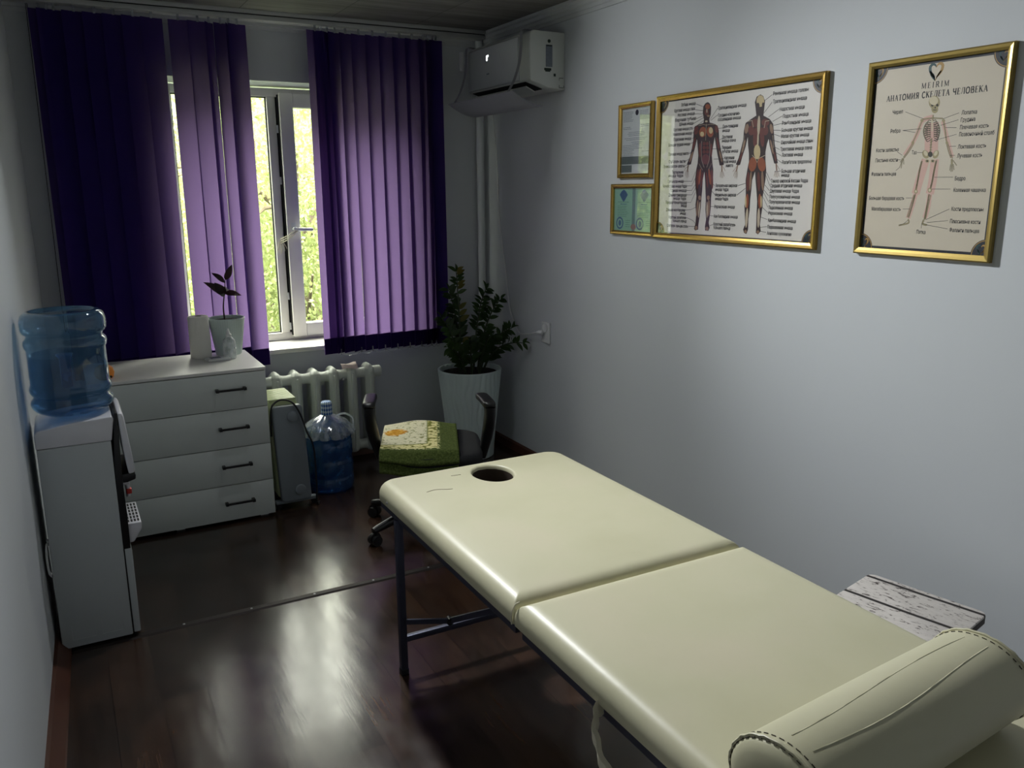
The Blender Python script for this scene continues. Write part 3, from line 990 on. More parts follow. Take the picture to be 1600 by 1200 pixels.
for i in range(4):
    d = build('drawer', MB().box(DX0 + 0.001, DX1 - 0.001, DY0 + 0.001, DY0 + 0.017, seams[i] + 0.0018, seams[i + 1] - 0.0018), 'dress', dr, bevel=0.0012)
    h = MB(); z = hzs[i]
    h.box(0.616, 0.764, DY0 - 0.030, DY0 - 0.021, z - 0.0055, z + 0.0055)
    for x in (0.624, 0.756):
        h.box(x - 0.0075, x + 0.0075, DY0 - 0.032, DY0 + 0.001, z - 0.0075, z + 0.0075)
    build('handle', h, 'handle', d, bevel=0.0015, weld=False)
# --- things standing on it
rl = thing('paper_roll', 'white roll of paper towel standing beside the small potted plant', 'paper towel', (0.624, 4.635, DZ))
def wob(w, r, z): return r * (1 + 0.012 * math.sin(3 * w + z * 20) + 0.008 * math.sin(7 * w))
build('paper', MB().lathe([(0.018, 0.222), (0.030, 0.2235), (0.050, 0.221), (0.0525, 0.215), (0.0535, 0.10), (0.0535, 0.004), (0.050, 0.0), (0.018, 0.0), (0.018, 0.222)], (0.624, 4.635, DZ), 40, rfn=wob), 'paper', rl)
build('loose_edge', MB().grid(lambda u, v: (0.624 - 0.0555 * math.sin(0.25 + 0.5 * u - 0.3 * v), 4.635 - 0.0555 * math.cos(0.25 + 0.5 * u - 0.3 * v), DZ + 0.005 + 0.205 * v), 6, 8), 'paper', rl, recalc=False)
build('core', MB().lathe([(0.0178, 0.2205), (0.0172, 0.2205), (0.0172, 0.001), (0.0178, 0.001)], (0.624, 4.635, DZ), 24), 'card', rl)

pot = thing('potted_rubber_plant', 'small dark leaved rubber plant in a pale ribbed pot on the chest of drawers', 'potted plant', (0.772, 4.668, DZ))
px, py = 0.772, 4.668
def rib(w, r, z): return r * (1 + 0.010 * math.sin(48 * w)) if r > 0.05 else r
build('pot', MB().lathe([(0.001, 0.0), (0.064, 0.0), (0.067, 0.004), (0.093, 0.190), (0.096, 0.196), (0.094, 0.200), (0.088, 0.198), (0.084, 0.175), (0.001, 0.175)], (px, py, DZ), 144, rfn=rib), 'potw', pot)
build('soil', MB().lathe([(0.0845, 0.180), (0.06, 0.187), (0.001, 0.189)], (px, py, DZ), 32, rfn=lambda w, r, z: r * (1 + .02 * math.sin(5 * w))), 'soil', pot)
st = spline([(0.764, 4.668, DZ + 0.18), (0.762, 4.668, DZ + 0.25), (0.770, 4.668, DZ + 0.31), (0.778, 4.668, DZ + 0.36), (0.784, 4.668, DZ + 0.41)], 6)
build('stem', MB().tube(st, [0.0045 - 0.0025 * i / (len(st) - 1) for i in range(len(st))], 8), 'stemd', pot)
def leaf(mb, base, tip, width, up=(0, -0.4, 0.9), curl=0.15, fold=0.25, n=8, m=0):
    B, T = Vector(base), Vector(tip); ax = T - B; ln = ax.length; ax.normalize()
    sd = ax.cross(Vector(up))
    if sd.length < 1e-4: sd = ax.cross(Vector((1, 0, 0)))
    sd.normalize(); nm = sd.cross(ax).normalized()
    b = len(mb.v)
    for i in range(n + 1):
        t = i / n
        w = width * 0.5 * (math.sin(PI * min(1, t ** 0.8)) ** 0.85) + 0.0005
        c = B + ax * (ln * t) + nm * (curl * ln * math.sin(PI * t))
        mb.v += [tuple(c - sd * w + nm * (w * fold)), tuple(c), tuple(c + sd * w + nm * (w * fold))]
    for i in range(n):
        a = b + i * 3
        mb.f += [(a, a + 1, a + 4, a + 3), (a + 1, a + 2, a + 5, a + 4)]; mb.m += [m, m]
Z = DZ
for (bx, bz), (tx, tz), w, dy in [((0.771, .318), (0.668, .397), .042, -.03), ((0.772, .312), (0.722, .392), .046, -.03), ((0.780, .385), (0.720, .438), .028, .02), ((0.783, .400), (0.822, .480), .034, -.01), ((0.776, .330), (0.852, .318), .032, -.05), ((0.774, .335), (0.800, .345), .03, .06)]:
    lf = MB(); leaf(lf, (bx, 4.668, Z + bz), (tx, 4.668 + dy, Z + tz), w, up=(0.1, -0.9, 0.35))
    build('leaf', lf, 'rubleaf', pot, recalc=False, ang=60)

sq = thing('squeeze_bottle', 'clear plastic squeeze bottle with pointed nozzle in front of the small pot', 'bottle', (0.752, 4.525, DZ))
build('body', MB().lathe([(0.001, 0.0), (0.030, 0.0), (0.033, 0.004), (0.033, 0.085), (0.029, 0.102), (0.016, 0.115), (0.014, 0.120)], (0.752, 4.525, DZ), 24), 'clear', sq)
build('nozzle', MB().lathe([(0.015, 0.116), (0.016, 0.128), (0.010, 0.134), (0.0035, 0.158), (0.002, 0.160)], (0.752, 4.525, DZ), 20), 'plast', sq)
lbm = MB()
put_text(lbm, '800', lambda a, b: (0.752 - 0.0335 * math.sin(0.55 - b * 30), 4.525 - 0.0335 * math.cos(0.55 - b * 30), DZ + 0.03 + a), 0.0, 0.04, 0.0, 0.010)
build('volume_mark', lbm, 'lictxt', sq, recalc=False, smooth=False)
pb = thing('flat_box', 'small flat white device lying in front of the paper roll', 'device', (0.690, 4.515, DZ), R_(8))
build('shell', MB().box(-0.062, 0.055, -0.038, 0.038, 0.0, 0.013), 'plast', pb, world=False, bevel=0.004, seg=3)
build('screen', MB().box(-0.040, 0.012, -0.012, 0.026, 0.0128, 0.0136), 'grey', pb, world=False, smooth=False)
og = thing('orange_ornament', 'round orange ornament on the chest of drawers behind the water cooler', 'ornament', (0.140, 4.300, DZ))
build('ball', MB().lathe([(0.001, 0.0), (0.024, 0.001), (0.038, 0.014), (0.043, 0.035), (0.038, 0.056), (0.024, 0.069), (0.006, 0.069), (0.001, 0.066)], (0.140, 4.300, DZ), 40, rfn=lambda w, r, z: r * (1 + 0.04 * abs(math.sin(4 * w)))), 'orange', og)
build('spot', MB().sphere((0.165, 4.268, DZ + 0.018), 0.006, 8), 'dark', og)

# ---------------------------------------------------------------- water cooler
CY0, CY1 = 3.250, 3.525
wc = thing('water_cooler', 'white floor standing water cooler by the left wall with black front strip', 'water cooler', (-0.01, 3.39, 0))
def xz(mb, poly, y0, y1, m=0): return mb.prism(poly, lambda a, b, d: (a, d, b), y0, y1, m)
build('body', xz(MB(), [(-0.142, 0.012), (0.098, 0.012), (0.101, 0.785), (-0.136, 0.785)], CY0, CY1), 'coolw', wc, bevel=0.004)
emb = MB()
for a in ((-0.105, -0.025), (-0.005, 0.070)):
    emb.box(a[0], a[1], CY0 - 0.0016, CY0 + 0.001, 0.040, 0.043).box(a[0], a[0] + 0.002, CY0 - 0.0016, CY0 + 0.001, 0.040, 0.10).box(a[1] - 0.002, a[1], CY0 - 0.0016, CY0 + 0.001, 0.040, 0.10)
build('embossed_panel', emb, 'coolw', wc, smooth=False, weld=False)
build('top_cover', xz(MB(), [(-0.138, 0.786), (0.104, 0.786), (0.118, 0.868), (0.112, 0.876), (-0.02, 0.868), (-0.128, 0.852), (-0.138, 0.838)], CY0 - 0.002, CY1 + 0.002), 'coolt', wc, bevel=0.012, seg=4, ang=60)
build('black_front', xz(MB(), [(0.099, 0.36), (0.124, 0.36), (0.126, 0.50), (0.124, 0.60), (0.131, 0.885), (0.119, 0.885), (0.103, 0.70)], CY0 + 0.002, CY1 - 0.002), 'black', wc, bevel=0.002)
build('hood', xz(MB(), [(0.131, 0.884), (0.146, 0.882), (0.152, 0.868), (0.158, 0.800), (0.170, 0.664), (0.165, 0.652), (0.147, 0.650), (0.139, 0.720)], CY0 + 0.001, CY1 - 0.001), 'coolt', wc, bevel=0.005, seg=3)
build('hood_trim', xz(MB(), [(0.120, 0.651), (0.168, 0.651), (0.170, 0.640), (0.168, 0.626), (0.140, 0.618), (0.122, 0.618)], CY0 + 0.004, CY1 - 0.004), 'black', wc, bevel=0.003)
for y, c, nm in ((3.315, 'red', 'red hot water tap'), (3.460, 'blue', 'blue cold water tap')):
    tb = MB().tube([(0.122, y, 0.600), (0.146, y, 0.600)], 0.011, 12).tube([(0.140, y, 0.604), (0.140, y, 0.545)], [0.010, 0.007], 12)
    tp = build('tap', tb, 'coolt', wc, label=nm)
    build('tap_mark', MB().box(0.134, 0.153, y - 0.013, y + 0.013, 0.556 if c == 'red' else 0.575, 0.576 if c == 'red' else 0.600), c, tp, bevel=0.003)
tr = xz(MB(), [(0.118, 0.375), (0.140, 0.378), (0.170, 0.425), (0.172, 0.452), (0.118, 0.452)], CY0 + 0.016, CY1 - 0.016)
tray = build('drip_tray', tr, 'coolt', wc, bevel=0.004)
gh = MB()
for i in range(4):
    for j in range(6):
        gh.box(0.1245 + i * 0.0115, 0.1315 + i * 0.0115, CY0 + 0.034 + j * 0.036, CY0 + 0.060 + j * 0.036, 0.4518, 0.4528)
build('grille_slot', gh, 'dark', tray, smooth=False, weld=False)
build('door', xz(MB(), [(0.102, 0.018), (0.126, 0.018), (0.128, 0.350), (0.124, 0.362), (0.102, 0.362)], CY0 + 0.001, CY1 - 0.001), 'coolw', wc, bevel=0.004, seg=3)
build('door_seam', MB().box(0.098, 0.103, CY0 + 0.002, CY1 - 0.002, 0.02, 0.36), 'dark', wc, smooth=False)
cf = MB()
for x in (-0.11, 0.08):
    for y in (CY0 + 0.04, CY1 - 0.04): cf.cyl((x, y), 0.015, 0.0, 0.0125, 12)
pieces('foot', cf, 'black', wc)
cc = MB().tube(spline([(-0.139, 3.275, 0.430), (-0.146, 3.262, 0.428), (-0.150, 3.250, 0.40), (-0.151, 3.245, 0.36), (-0.149, 3.25, 0.325), (-0.144, 3.262, 0.305), (-0.141, 3.275, 0.30)], 6), 0.004, 8)
cc.box(-0.146, -0.138, 3.27, 3.29, 0.420, 0.44).sphere((-0.146, 3.258, 0.318), 0.008, 8)
build('power_cord', cc, 'plast', wc)
bt = thing('water_bottle', 'empty blue water bottle upside down on the water cooler', 'water bottle', (-0.003, 3.390, 0.87))
BC = (-0.003, 3.390, 0.0)
bprof = [(0.026, 0.845), (0.028, 0.862), (0.040, 0.866), (0.075, 0.874), (0.100, 0.882), (0.124, 0.895), (0.1345, 0.908), (0.1370, 0.920), (0.1345, 0.932), (0.1270, 0.940), (0.1240, 0.948), (0.1310, 0.956),
         (0.1355, 0.966), (0.1360, 0.976), (0.1330, 0.986), (0.1300, 0.994), (0.1295, 1.06), (0.1300, 1.118), (0.1345, 1.126), (0.1370, 1.138), (0.1345, 1.150), (0.1280, 1.157), (0.1245, 1.164), (0.1265, 1.172), (0.1350, 1.178),
         (0.1395, 1.188), (0.1400, 1.205), (0.1395, 1.224), (0.1330, 1.242), (0.1200, 1.252), (0.1080, 1.2545), (0.1000, 1.2480), (0.0940, 1.2440), (0.03, 1.244), (0.0005, 1.244)]
build('shell', MB().lathe(bprof, BC, 64), 'bottle', bt, ang=60)
build('handle_column', MB().lathe([(0.017, 0.99), (0.018, 1.00), (0.018, 1.095), (0.030, 1.108)], (BC[0] - 0.010, BC[1] - 0.085, 0), 20), 'bottle2', bt, ang=60)
build('water', MB().lathe([(0.0005, 0.868), (0.072, 0.8765), (0.12, 0.898), (0.132, 0.92), (0.121, 0.946), (0.131, 0.972), (0.126, 0.996), (0.1255, 1.098), (0.0005, 1.098)], BC, 48), 'water', bt, ang=60)

# ---------------------------------------------------------------- cast iron radiator
RY0, RY1 = 4.800, 4.935
ra = thing('cast_iron_radiator', 'white cast iron sectional radiator below the window sill', 'radiator', (1.16, 4.87, 0.0))
pitch = 0.1125
xs = [1.613 - i * pitch for i in range(11)]
def section(x):
    mb = MB()
    L = []
    for z, hw, d0, d1 in ((0.075, 0.020, 0.04, 0.02), (0.088, 0.028, 0.012, 0.008), (0.12, 0.0305, 0.0, 0.0), (0.56, 0.0305, 0.0, 0.0), (0.600, 0.029, 0.004, 0.004), (0.618, 0.018, 0.020, 0.016), (0.626, 0.007, 0.040, 0.035)):
        y0, y1 = RY0 + d0, RY1 - d1
        L.append([(x - hw * .45, y0, z), (x + hw * .45, y0, z), (x + hw, y0 + 0.020, z), (x + hw * .8, (y0 + y1) / 2, z), (x + hw, y1 - 0.020, z), (x + hw * .45, y1, z), (x - hw * .45, y1, z), (x - hw, y1 - 0.020, z), (x - hw * .8, (y0 + y1) / 2, z), (x - hw, y0 + 0.020, z)])
    mb.loops(L); mb.capn(L[0]); mb.capn(L[-1])
    mb.box(x - 0.006, x + 0.006, RY0 - 0.008, RY0 + 0.006, 0.10, 0.585)
    return mb
for i, x in enumerate(xs):
    build('section', section(x), 'radw', ra, bevel=0.003, seg=2, ang=50, weld=False)
hb = MB()
for zc, r in ((0.572, 0.034), (0.118, 0.034)):
    pts = []; rr = []
    n = 60
    x0, x1 = xs[-1] - 0.03, 1.612
    for i in range(n + 1):
        x = x0 + (x1 - x0) * i / n
        ph = ((x - xs[-1]) / pitch) * 2 * PI
        pts.append((x, (RY0 + RY1) / 2 - 0.012, zc)); rr.append(r * (1 + 0.12 * math.cos(ph)))
    hb.tube(pts, rr, 18)
build('header_pipe', hb, 'radw', ra, ang=60)
ep = MB()
for zc in (0.572, 0.118):
    ep.tube([(1.64, RY0 + 0.055, zc), (1.688, RY0 + 0.055, zc), (1.690, RY0 + 0.055, zc), (1.694, RY0 + 0.055, zc)], [0.035, 0.035, 0.031, 0.027], 18)
pieces('end_plug', ep, 'radw', ra)
wk = MB()
for x in (0.72, 1.33): wk.box(x - 0.012, x + 0.012, RY1 - 0.06, YB - 0.001, 0.515, 0.535).box(x - 0.012, x + 0.012, RY1 - 0.06, YB - 0.02, 0.06, 0.08)
pieces('wall_hook', wk, 'radw', ra, smooth=False, weld=False)
build('air_valve', MB().sphere((1.448, RY0 + 0.03, 0.548), 0.010, 10), 'steel', ra)
def crumple(u, v):
    x = 1.436 + 0.098 * u + 0.012 * v; y = 4.800 + 0.085 * v
    d = abs(v - 0.55)
    z = 0.6285 + 0.010 * math.sin(u * 5 + v * 3) * 0.5 - 0.05 * max(0, 0.35 - v) + 0.003 * math.sin(u * 17) * math.sin(v * 13)
    return (x, y, z + 0.004)
pp = tagged(build('paper_scrap', MB().grid(crumple, 8, 8), 'pinkp', recalc=False, ang=20), 'crumpled pinkish piece of paper lying on top of the radiator', 'paper')
pp['category'] = 'paper'

# ---------------------------------------------------------------- oil heater
oh = thing('oil_heater', 'grey portable oil heater standing between the drawers and the blue floor bottle', 'heater', (0.985, 4.42, 0.0))
HX0, HX1 = 0.912, 1.072
ol = []
def rrect(x0, x1, z0, z1, r, n=6):
    o = []
    for cx, cz, a0 in ((x1 - r, z0 + r, -90), (x1 - r, z1 - r, 0), (x0 + r, z1 - r, 90), (x0 + r, z0 + r, 180)):
        for i in range(n + 1):
            w = math.radians(a0 + 90 * i / n); o.append((cx + r * math.cos(w), cz + r * math.sin(w)))
    return o
build('end_panel', MB().prism(rrect(HX0, HX1, 0.045, 0.572, 0.022), lambda a, b, d: (a - 0.022 * (b - 0.045) / .53, d, b), 4.262, 4.300), 'heatg', oh, bevel=0.008, seg=3)
bs = MB()
for x, z in ((0.995, 0.512), (1.012, 0.105)):
    bs.tube([(x, 4.264, z), (x, 4.254, z), (x, 4.252, z)], [0.030, 0.027, 0.020], 24)
pieces('panel_boss', bs, 'heatg', oh)
for i in range(6):
    y = 4.318 + i * 0.042
    zt = 0.600
    build('fin', MB().prism(rrect(HX0 - 0.010, HX1 - 0.016, 0.055, zt, 0.03, 5), lambda a, b, d: (a - 0.022 * (b - 0.045) / .53, d, b), y - 0.007, y + 0.007), 'heatt', oh, bevel=0.004)
fl = MB()
for i in range(11):
    y = 4.305 + i * 0.0225
    fl.box(HX0 - 0.030, HX1 - 0.044, y, y + 0.016, 0.592, 0.604)
build('top_grille', fl, 'heatt', oh, bevel=0.003, weld=False)
build('control_box', MB().box(HX0 - 0.028, HX1 - 0.030, 4.545, 4.615, 0.05, 0.585), 'heatg', oh, bevel=0.01, seg=3)
bs = MB()
for y in (4.305, 4.555):
    bs.box(0.885, 1.105, y - 0.018, y + 0.018, 0.028, 0.048)
pieces('foot_bar', bs, 'heatg', oh, bevel=0.006, weld=False)
wl = MB()
for y in (4.305, 4.555):
    for x in (0.900, 1.090): wl.tube([(x, y - 0.012, 0.016), (x, y + 0.012, 0.016)], 0.016, 16)
pieces('caster', wl, 'black', oh, weld=False)
build('power_cord', MB().tube(spline([(0.880, 4.262, 0.42), (0.884, 4.250, 0.555), (0.905, 4.262, 0.592), (0.950, 4.270, 0.606), (1.000, 4.258, 0.585), (1.034, 4.246, 0.52), (1.062, 4.244, 0.42), (1.086, 4.246, 0.36), (1.096, 4.250, 0.28), (1.098, 4.252, 0.12), (1.094, 4.255, 0.05), (1.100, 4.262, 0.006), (1.12, 4.30, 0.005)], 8), 0.0048, 8), 'rubber', oh, label='black rubber cord')

# ---------------------------------------------------------------- bottle on the floor, in its plastic bag
fb = thing('water_bottle', 'full blue water bottle with a patterned cap standing on the floor by the radiator', 'water bottle', (1.245, 4.505, 0.0))
FC = (1.245, 4.505, 0.0)
fprof = [(0.0005, 0.012), (0.09, 0.010), (0.105, 0.0), (0.120, 0.002), (0.1315, 0.016), (0.1330, 0.040), (0.1330, 0.075), (0.1285, 0.083), (0.1285, 0.090), (0.1330, 0.098), (0.1330, 0.175), (0.1300, 0.182), (0.1300, 0.205), (0.1330, 0.212), (0.1330, 0.285),
         (0.1290, 0.293), (0.1290, 0.300), (0.1320, 0.308), (0.1290, 0.335), (0.112, 0.362), (0.080, 0.388), (0.045, 0.408), (0.031, 0.420), (0.0285, 0.432), (0.0285, 0.470)]
build('shell', MB().lathe(fprof, FC, 56), 'bottle2', fb, ang=60)
build('water', MB().lathe([(0.0005, 0.014), (0.104, 0.006), (0.127, 0.02), (0.129, 0.07), (0.1255, 0.086), (0.129, 0.10), (0.127, 0.19), (0.129, 0.28), (0.126, 0.296), (0.125, 0.33), (0.108, 0.358), (0.0005, 0.36)], FC, 40), 'bottle', fb, ang=60)
cpm = MB().lathe([(0.0005, 0.508), (0.024, 0.508), (0.0295, 0.503), (0.0310, 0.494), (0.0310, 0.470), (0.0325, 0.440), (0.0325, 0.434), (0.029, 0.432)], FC, 32)
build('cap', cpm, 'cap', fb, label='blue and white patterned cap')
def bagr(w, r, z):
    k = max(0.0, min(1.0, (0.45 - z) / 0.13))
    return r + 0.012 * k * math.sin(9 * w + 2 * math.sin(3 * w)) + 0.006 * k * math.sin(23 * w + z * 60) + (0.016 * k if 0.2 < w < 1.3 else 0)
build('plastic_bag', MB().lathe([(0.033, 0.434), (0.040, 0.430), (0.058, 0.420), (0.085, 0.405), (0.112, 0.386), (0.133, 0.362), (0.142, 0.335), (0.1425, 0.318)], FC, 96, rfn=bagr).tube(spline([(FC[0] + 0.06, FC[1] + 0.03, 0.41), (FC[0] + 0.10, FC[1] + 0.0, 0.425), (FC[0] + 0.138, FC[1] - 0.02, 0.40), (FC[0] + 0.142, FC[1] - 0.03, 0.352)], 6), 0.006, 6), 'bag', fb, recalc=False, ang=25)

# ---------------------------------------------------------------- tall planter
pl = thing('potted_zamioculcas', 'tall white wavy planter with a dark glossy leaved plant in the right corner', 'potted plant', (2.212, 4.655, 0.0))
PC = (2.212, 4.655, 0.0)
pprof = [(0.0005, 0.0), (0.135, 0.0), (0.142, 0.005)] + [(0.142 + (0.196 - 0.142) * (i / 28) ** 1.15, 0.01 + 0.545 * i / 28) for i in range(29)] + [(0.200, 0.562), (0.198, 0.568), (0.188, 0.567), (0.182, 0.555), (0.178, 0.52), (0.0005, 0.52)]
def wave(w, r, z):
    if r < 0.138 or z > 0.556: return r
    ph = 30 * (w + 0.05 * math.sin(z * 16 + 2 * w) + 0.03 * math.sin(z * 33 - 3 * w))
    return r + 0.0075 * (abs(math.sin(ph * .5)) ** 0.8 - 0.5)
build('planter', MB().lathe(pprof, PC, 260, rfn=wave), 'potw', pl, ang=60)
build('soil', MB().lathe([(0.180, 0.538), (0.12, 0.545), (0.0005, 0.55)], PC, 32, rfn=lambda w, r, z: r * (1 + .012 * math.sin(6 * w))), 'soil', pl)
rnd = random.Random(11)
stems = [((2.155, 4.66), (2.135, 4.66), 1.175, .035, 0), ((2.175, 4.69), (2.10, 4.70), 1.06, .02, 0), ((2.24, 4.66), (2.365, 4.72), 1.045, .04, 1), ((2.27, 4.66), (2.440, 4.66), 0.985, .05, 1),
         ((2.26, 4.61), (2.44, 4.52), 0.82, .08, 1), ((2.16, 4.60), (2.00, 4.50), 0.74, .08, 0), ((2.24, 4.58), (2.28, 4.46), 0.80, .07, 0), ((2.19, 4.58), (2.11, 4.44), 0.79, .07, 0), ((2.14, 4.64), (2.03, 4.66), 0.90, .04, 0), ((2.29, 4.63), (2.455, 4.40), 0.745, .12, 1)]
for si, ((x0, y0), (x1, y1), zt, sag, side_) in enumerate(stems):
    mid = ((x0 * .6 + x1 * .4), (y0 * .6 + y1 * .4), 0.53 + (zt - 0.53) * 0.62 + sag)
    pts = arc((x0, y0, 0.53), (x0 * .75 + x1 * .25, y0 * .75 + y1 * .25, zt * .85 + sag), (x1, y1, zt), 18)
    mb = MB().tube(pts, [0.008 - 0.0055 * i / 18 for i in range(19)], 7, 0)
    for i in range(4, 19):
        p = pts[i]; t = (pts[min(i + 1, 18)] - pts[max(i - 1, 0)]).normalized()
        if p.z < 0.60: continue
        sd = t.cross(Vector((0.2, 1, 0.1))).normalized()
        for sgn in (-1, 1):
            if rnd.random() < 0.2: continue
            L_ = (0.078 - 0.020 * (i / 18)) * rnd.uniform(0.85, 1.15)
            dirv = (sd * sgn * 0.95 + t * 0.55 + Vector((rnd.uniform(-.2, .2), rnd.uniform(-.45, .25), rnd.uniform(-.2, .15)))).normalized()
            tip = p + dirv * L_
            if tip.x > 2.49: tip.x = 2.49 - rnd.uniform(0, .01)
            if tip.y > 4.855: tip.y = 4.85
            leaf(mb, p, tip, L_ * 0.44, up=(rnd.uniform(-.3, .3), -0.7, 0.6), curl=0.06, fold=0.3, n=5, m=(2 if (si in (0,) and sgn < 0 and rnd.random() < .55) else 1))
        if i == 18:
            leaf(mb, p, p + t * 0.05, 0.020, n=5, m=1)
    build('stem', mb, ['zzstem', 'zzleaf', 'zzold'], pl, recalc=False, ang=60)

# ---------------------------------------------------------------- office chair (no backrest in sight) and the towel on it
CH = (1.520, 3.660); CR = R_(-23)
ch = thing('office_chair', 'black office chair with two armrests and a folded towel on its seat', 'chair', (CH[0], CH[1], 0), CR)
def sup(hx, hy, p, n=48):
    return [(hx * abs(math.cos(w)) ** p * (1 if math.cos(w) >= 0 else -1), hy * abs(math.sin(w)) ** p * (1 if math.sin(w) >= 0 else -1)) for w in [2 * PI * i / n for i in range(n)]]
L = []
for k, z in ((0.80, 0.372), (0.95, 0.378), (1.0, 0.395), (1.0, 0.425), (0.97, 0.443), (0.90, 0.452), (0.7, 0.455), (0.3, 0.456)):
    L.append([(x * k, y * k, z) for x, y in sup(0.250, 0.245, 0.45)])
sm_ = MB().loops(L); sm_.capn(L[0]); sm_.capn(L[-1])
build('seat', sm_, 'blackf', ch, world=False, ang=60)
for sx, dy in ((-1, 0.015), (1, -0.035)):
    X = sx * 0.288
    ar = MB()
    L = []
    for k in range(15):
        t = k / 14; y = dy - 0.105 + 0.225 * t
        e_ = min(1.0, math.sqrt(max(0.0, 1 - (abs(2 * t - 1) ** 6))) + 0.15)
        zc = 0.664 + 0.004 * math.sin(PI * t)
        L.append([(X - (0.035 * t if sx > 0 else 0) + 0.030 * e_ * a, y, zc + 0.017 * e_ * b) for a, b in sup(1, 1, 0.55, 20)])
    ar.loops(L); ar.capn(L[0]); ar.capn(L[-1])
    arm = build('armrest', ar, 'black', ch, world=False, ang=60)
    sp_ = MB()
    L = []
    for p, hw, hd in (((X, dy - 0.045, 0.652), 0.028, 0.060), ((X * 1.0, dy - 0.050, 0.61), 0.027, 0.054), ((X * .98, dy - 0.045, 0.55), 0.028, 0.046), ((X * .945, dy - 0.03, 0.49), 0.027, 0.036), ((X * .90, dy - 0.02, 0.43), 0.022, 0.034), ((X * .86, dy - 0.01, 0.385), 0.020, 0.034)):
        L.append([(p[0] + hw * a, p[1] + hd * b, p[2]) for a, b in sup(1, 1, 0.6, 16)])
    sp_.loops(L); sp_.capn(L[0]); sp_.capn(L[-1])
    sp_.box(min(X * .86, X * .1), max(X * .86, X * .1), dy - 0.035, dy + 0.015, 0.364, 0.376)
    build('support', sp_, 'black', arm, world=False, ang=60, weld=False)
build('mechanism', MB().box(-0.09, 0.09, -0.10, 0.10, 0.335, 0.372), 'black', ch, world=False, bevel=0.01)
BX, BY = -0.035, 0.030
build('gas_lift', MB().lathe([(0.0005, 0.34), (0.016, 0.34), (0.016, 0.22), (0.026, 0.22), (0.026, 0.075), (0.0005, 0.075)], (BX, BY, 0), 20), 'black', ch, world=False)
for i in range(5):
    w = R_(148 + 72 * i); dx, dy = math.cos(w), math.sin(w)
    lg_ = MB()
    q = [(BX + dx * r, BY + dy * r, z) for r, z in ((0.0, 0.125), (0.05, 0.122), (0.18, 0.098), (0.30, 0.078), (0.325, 0.072))]
    lg_.tube(q, [0.032, 0.030, 0.024, 0.019, 0.017], 10)
    leg = build('leg', lg_, 'black', ch, world=False, ang=60)
    cx, cy = BX + dx * 0.318, BY + dy * 0.318
    nx, ny = -dy, dx
    ck = MB()
    for s_ in (-1, 1):
        ck.tube([(cx + nx * s_ * 0.010, cy + ny * s_ * 0.010, 0.026), (cx + nx * s_ * 0.026, cy + ny * s_ * 0.026, 0.026)], 0.026, 18)
    ck.tube([(cx, cy, 0.020), (cx, cy, 0.074)], 0.010, 10)
    ck.tube([(cx + nx * -.008, cy + ny * -.008, 0.036), (cx + nx * .008, cy + ny * .008, 0.036)], 0.030, 16)
    build('caster', ck, 'rubber', leg, world=False)

co, si = math.cos(CR), math.sin(CR)
tl = (CH[0] + co * -0.052 - si * -0.015, CH[1] + si * -0.052 + co * -0.015)
def tow(u, v, lift=0.0, ext=0.0, hang=0.0):
    x = -0.185 + 0.37 * u; y = -0.255 - ext + (0.515 + ext) * v
    z = 0.466 + lift - 0.022 * max(0, .45 - u) * v + 0.010 * math.sin(PI * min(1, u * 1.1)) * v + 0.007 * math.sin(5.5 * x + 3.2) * (1 - v * .3) + 0.005 * math.sin(9 * y + 2 * x) + 0.004 * math.sin(17 * x + 5 * y)
    if y < -0.195:
        d = (-0.195 - y)
        z -= d * 0.65 + d * d * 3.0 + hang * d + 0.12 * d * math.sin(12 * x + 1)
        y = -0.195 - d * 0.75
    return (x, y, z)
tw = thing('folded_towel', 'folded green towel with cream floral panel lying on the black office chair', 'towel', (tl[0], tl[1], 0), CR)
def solid(o, t):
    md = o.modifiers.new('thickness', 'SOLIDIFY'); md.thickness = t; md.offset = -1
    return o
solid(build('upper_fold', MB().grid(lambda u, v: tow(u, v, 0.016), 36, 44), 'towel', tw, world=False, recalc=False, ang=80), 0.011)
solid(build('lower_fold', MB().grid(lambda u, v: tow(u * .99, v, 0.0002, 0.015, 0.30), 36, 44), 'towel', tw, world=False, recalc=False, ang=80), 0.010)

# ---------------------------------------------------------------- massage table
TX0, TX1, TZ = 0.897, 1.655, 0.672
mt = thing('massage_table', 'cream vinyl folding massage table with face hole and grey metal legs', 'massage table', (1.276, 1.66, 0))
def outline(x0, x1, y0, y1, ins, rh, rf, n=8, sub=6):
    """rounded rectangle; rh radius at the y1 corners, rf at the y0 corners; constant vertex count"""
    x0 += ins; x1 -= ins; y0 += ins; y1 -= ins
    o = []
    for cx, cy, r, a0 in ((x1, y0, rf, -90), (x1, y1, rh, 0), (x0, y1, rh, 90), (x0, y0, rf, 180)):
        r = max(r - ins, 0.004)
        px_ = cx - r if cx == x1 else cx + r
        py_ = cy - r if cy == y1 else cy + r
        for i in range(n + 1):
            w = math.radians(a0 + 90 * i / n); o.append((px_ + r * math.cos(w), py_ + r * math.sin(w)))
    # straight runs are subdivided evenly
    res = []
    m = len(o)
    for i in range(m):
        a = o[i]; b = o[(i + 1) % m]
        res.append(a)
        if (i + 1) % (n + 1) == 0:
            for k in range(1, 14): res.append((a[0] + (b[0] - a[0]) * k / 14, a[1] + (b[1] - a[1]) * k / 14))
    return res
EDGE = [(0.05, 0.606), (0.006, 0.606), (0.0, 0.612), (0.0, 0.634), (0.002, 0.644), (0.007, 0.654), (0.014, 0.662), (0.024, 0.668), (0.036, 0.6712), (0.050, 0.672)]
def panel_loops(y0, y1, rh, rf):
    return [[(x, y, z) for x, y in outline(TX0, TX1, y0, y1, i, rh, rf)] for i, z in EDGE]
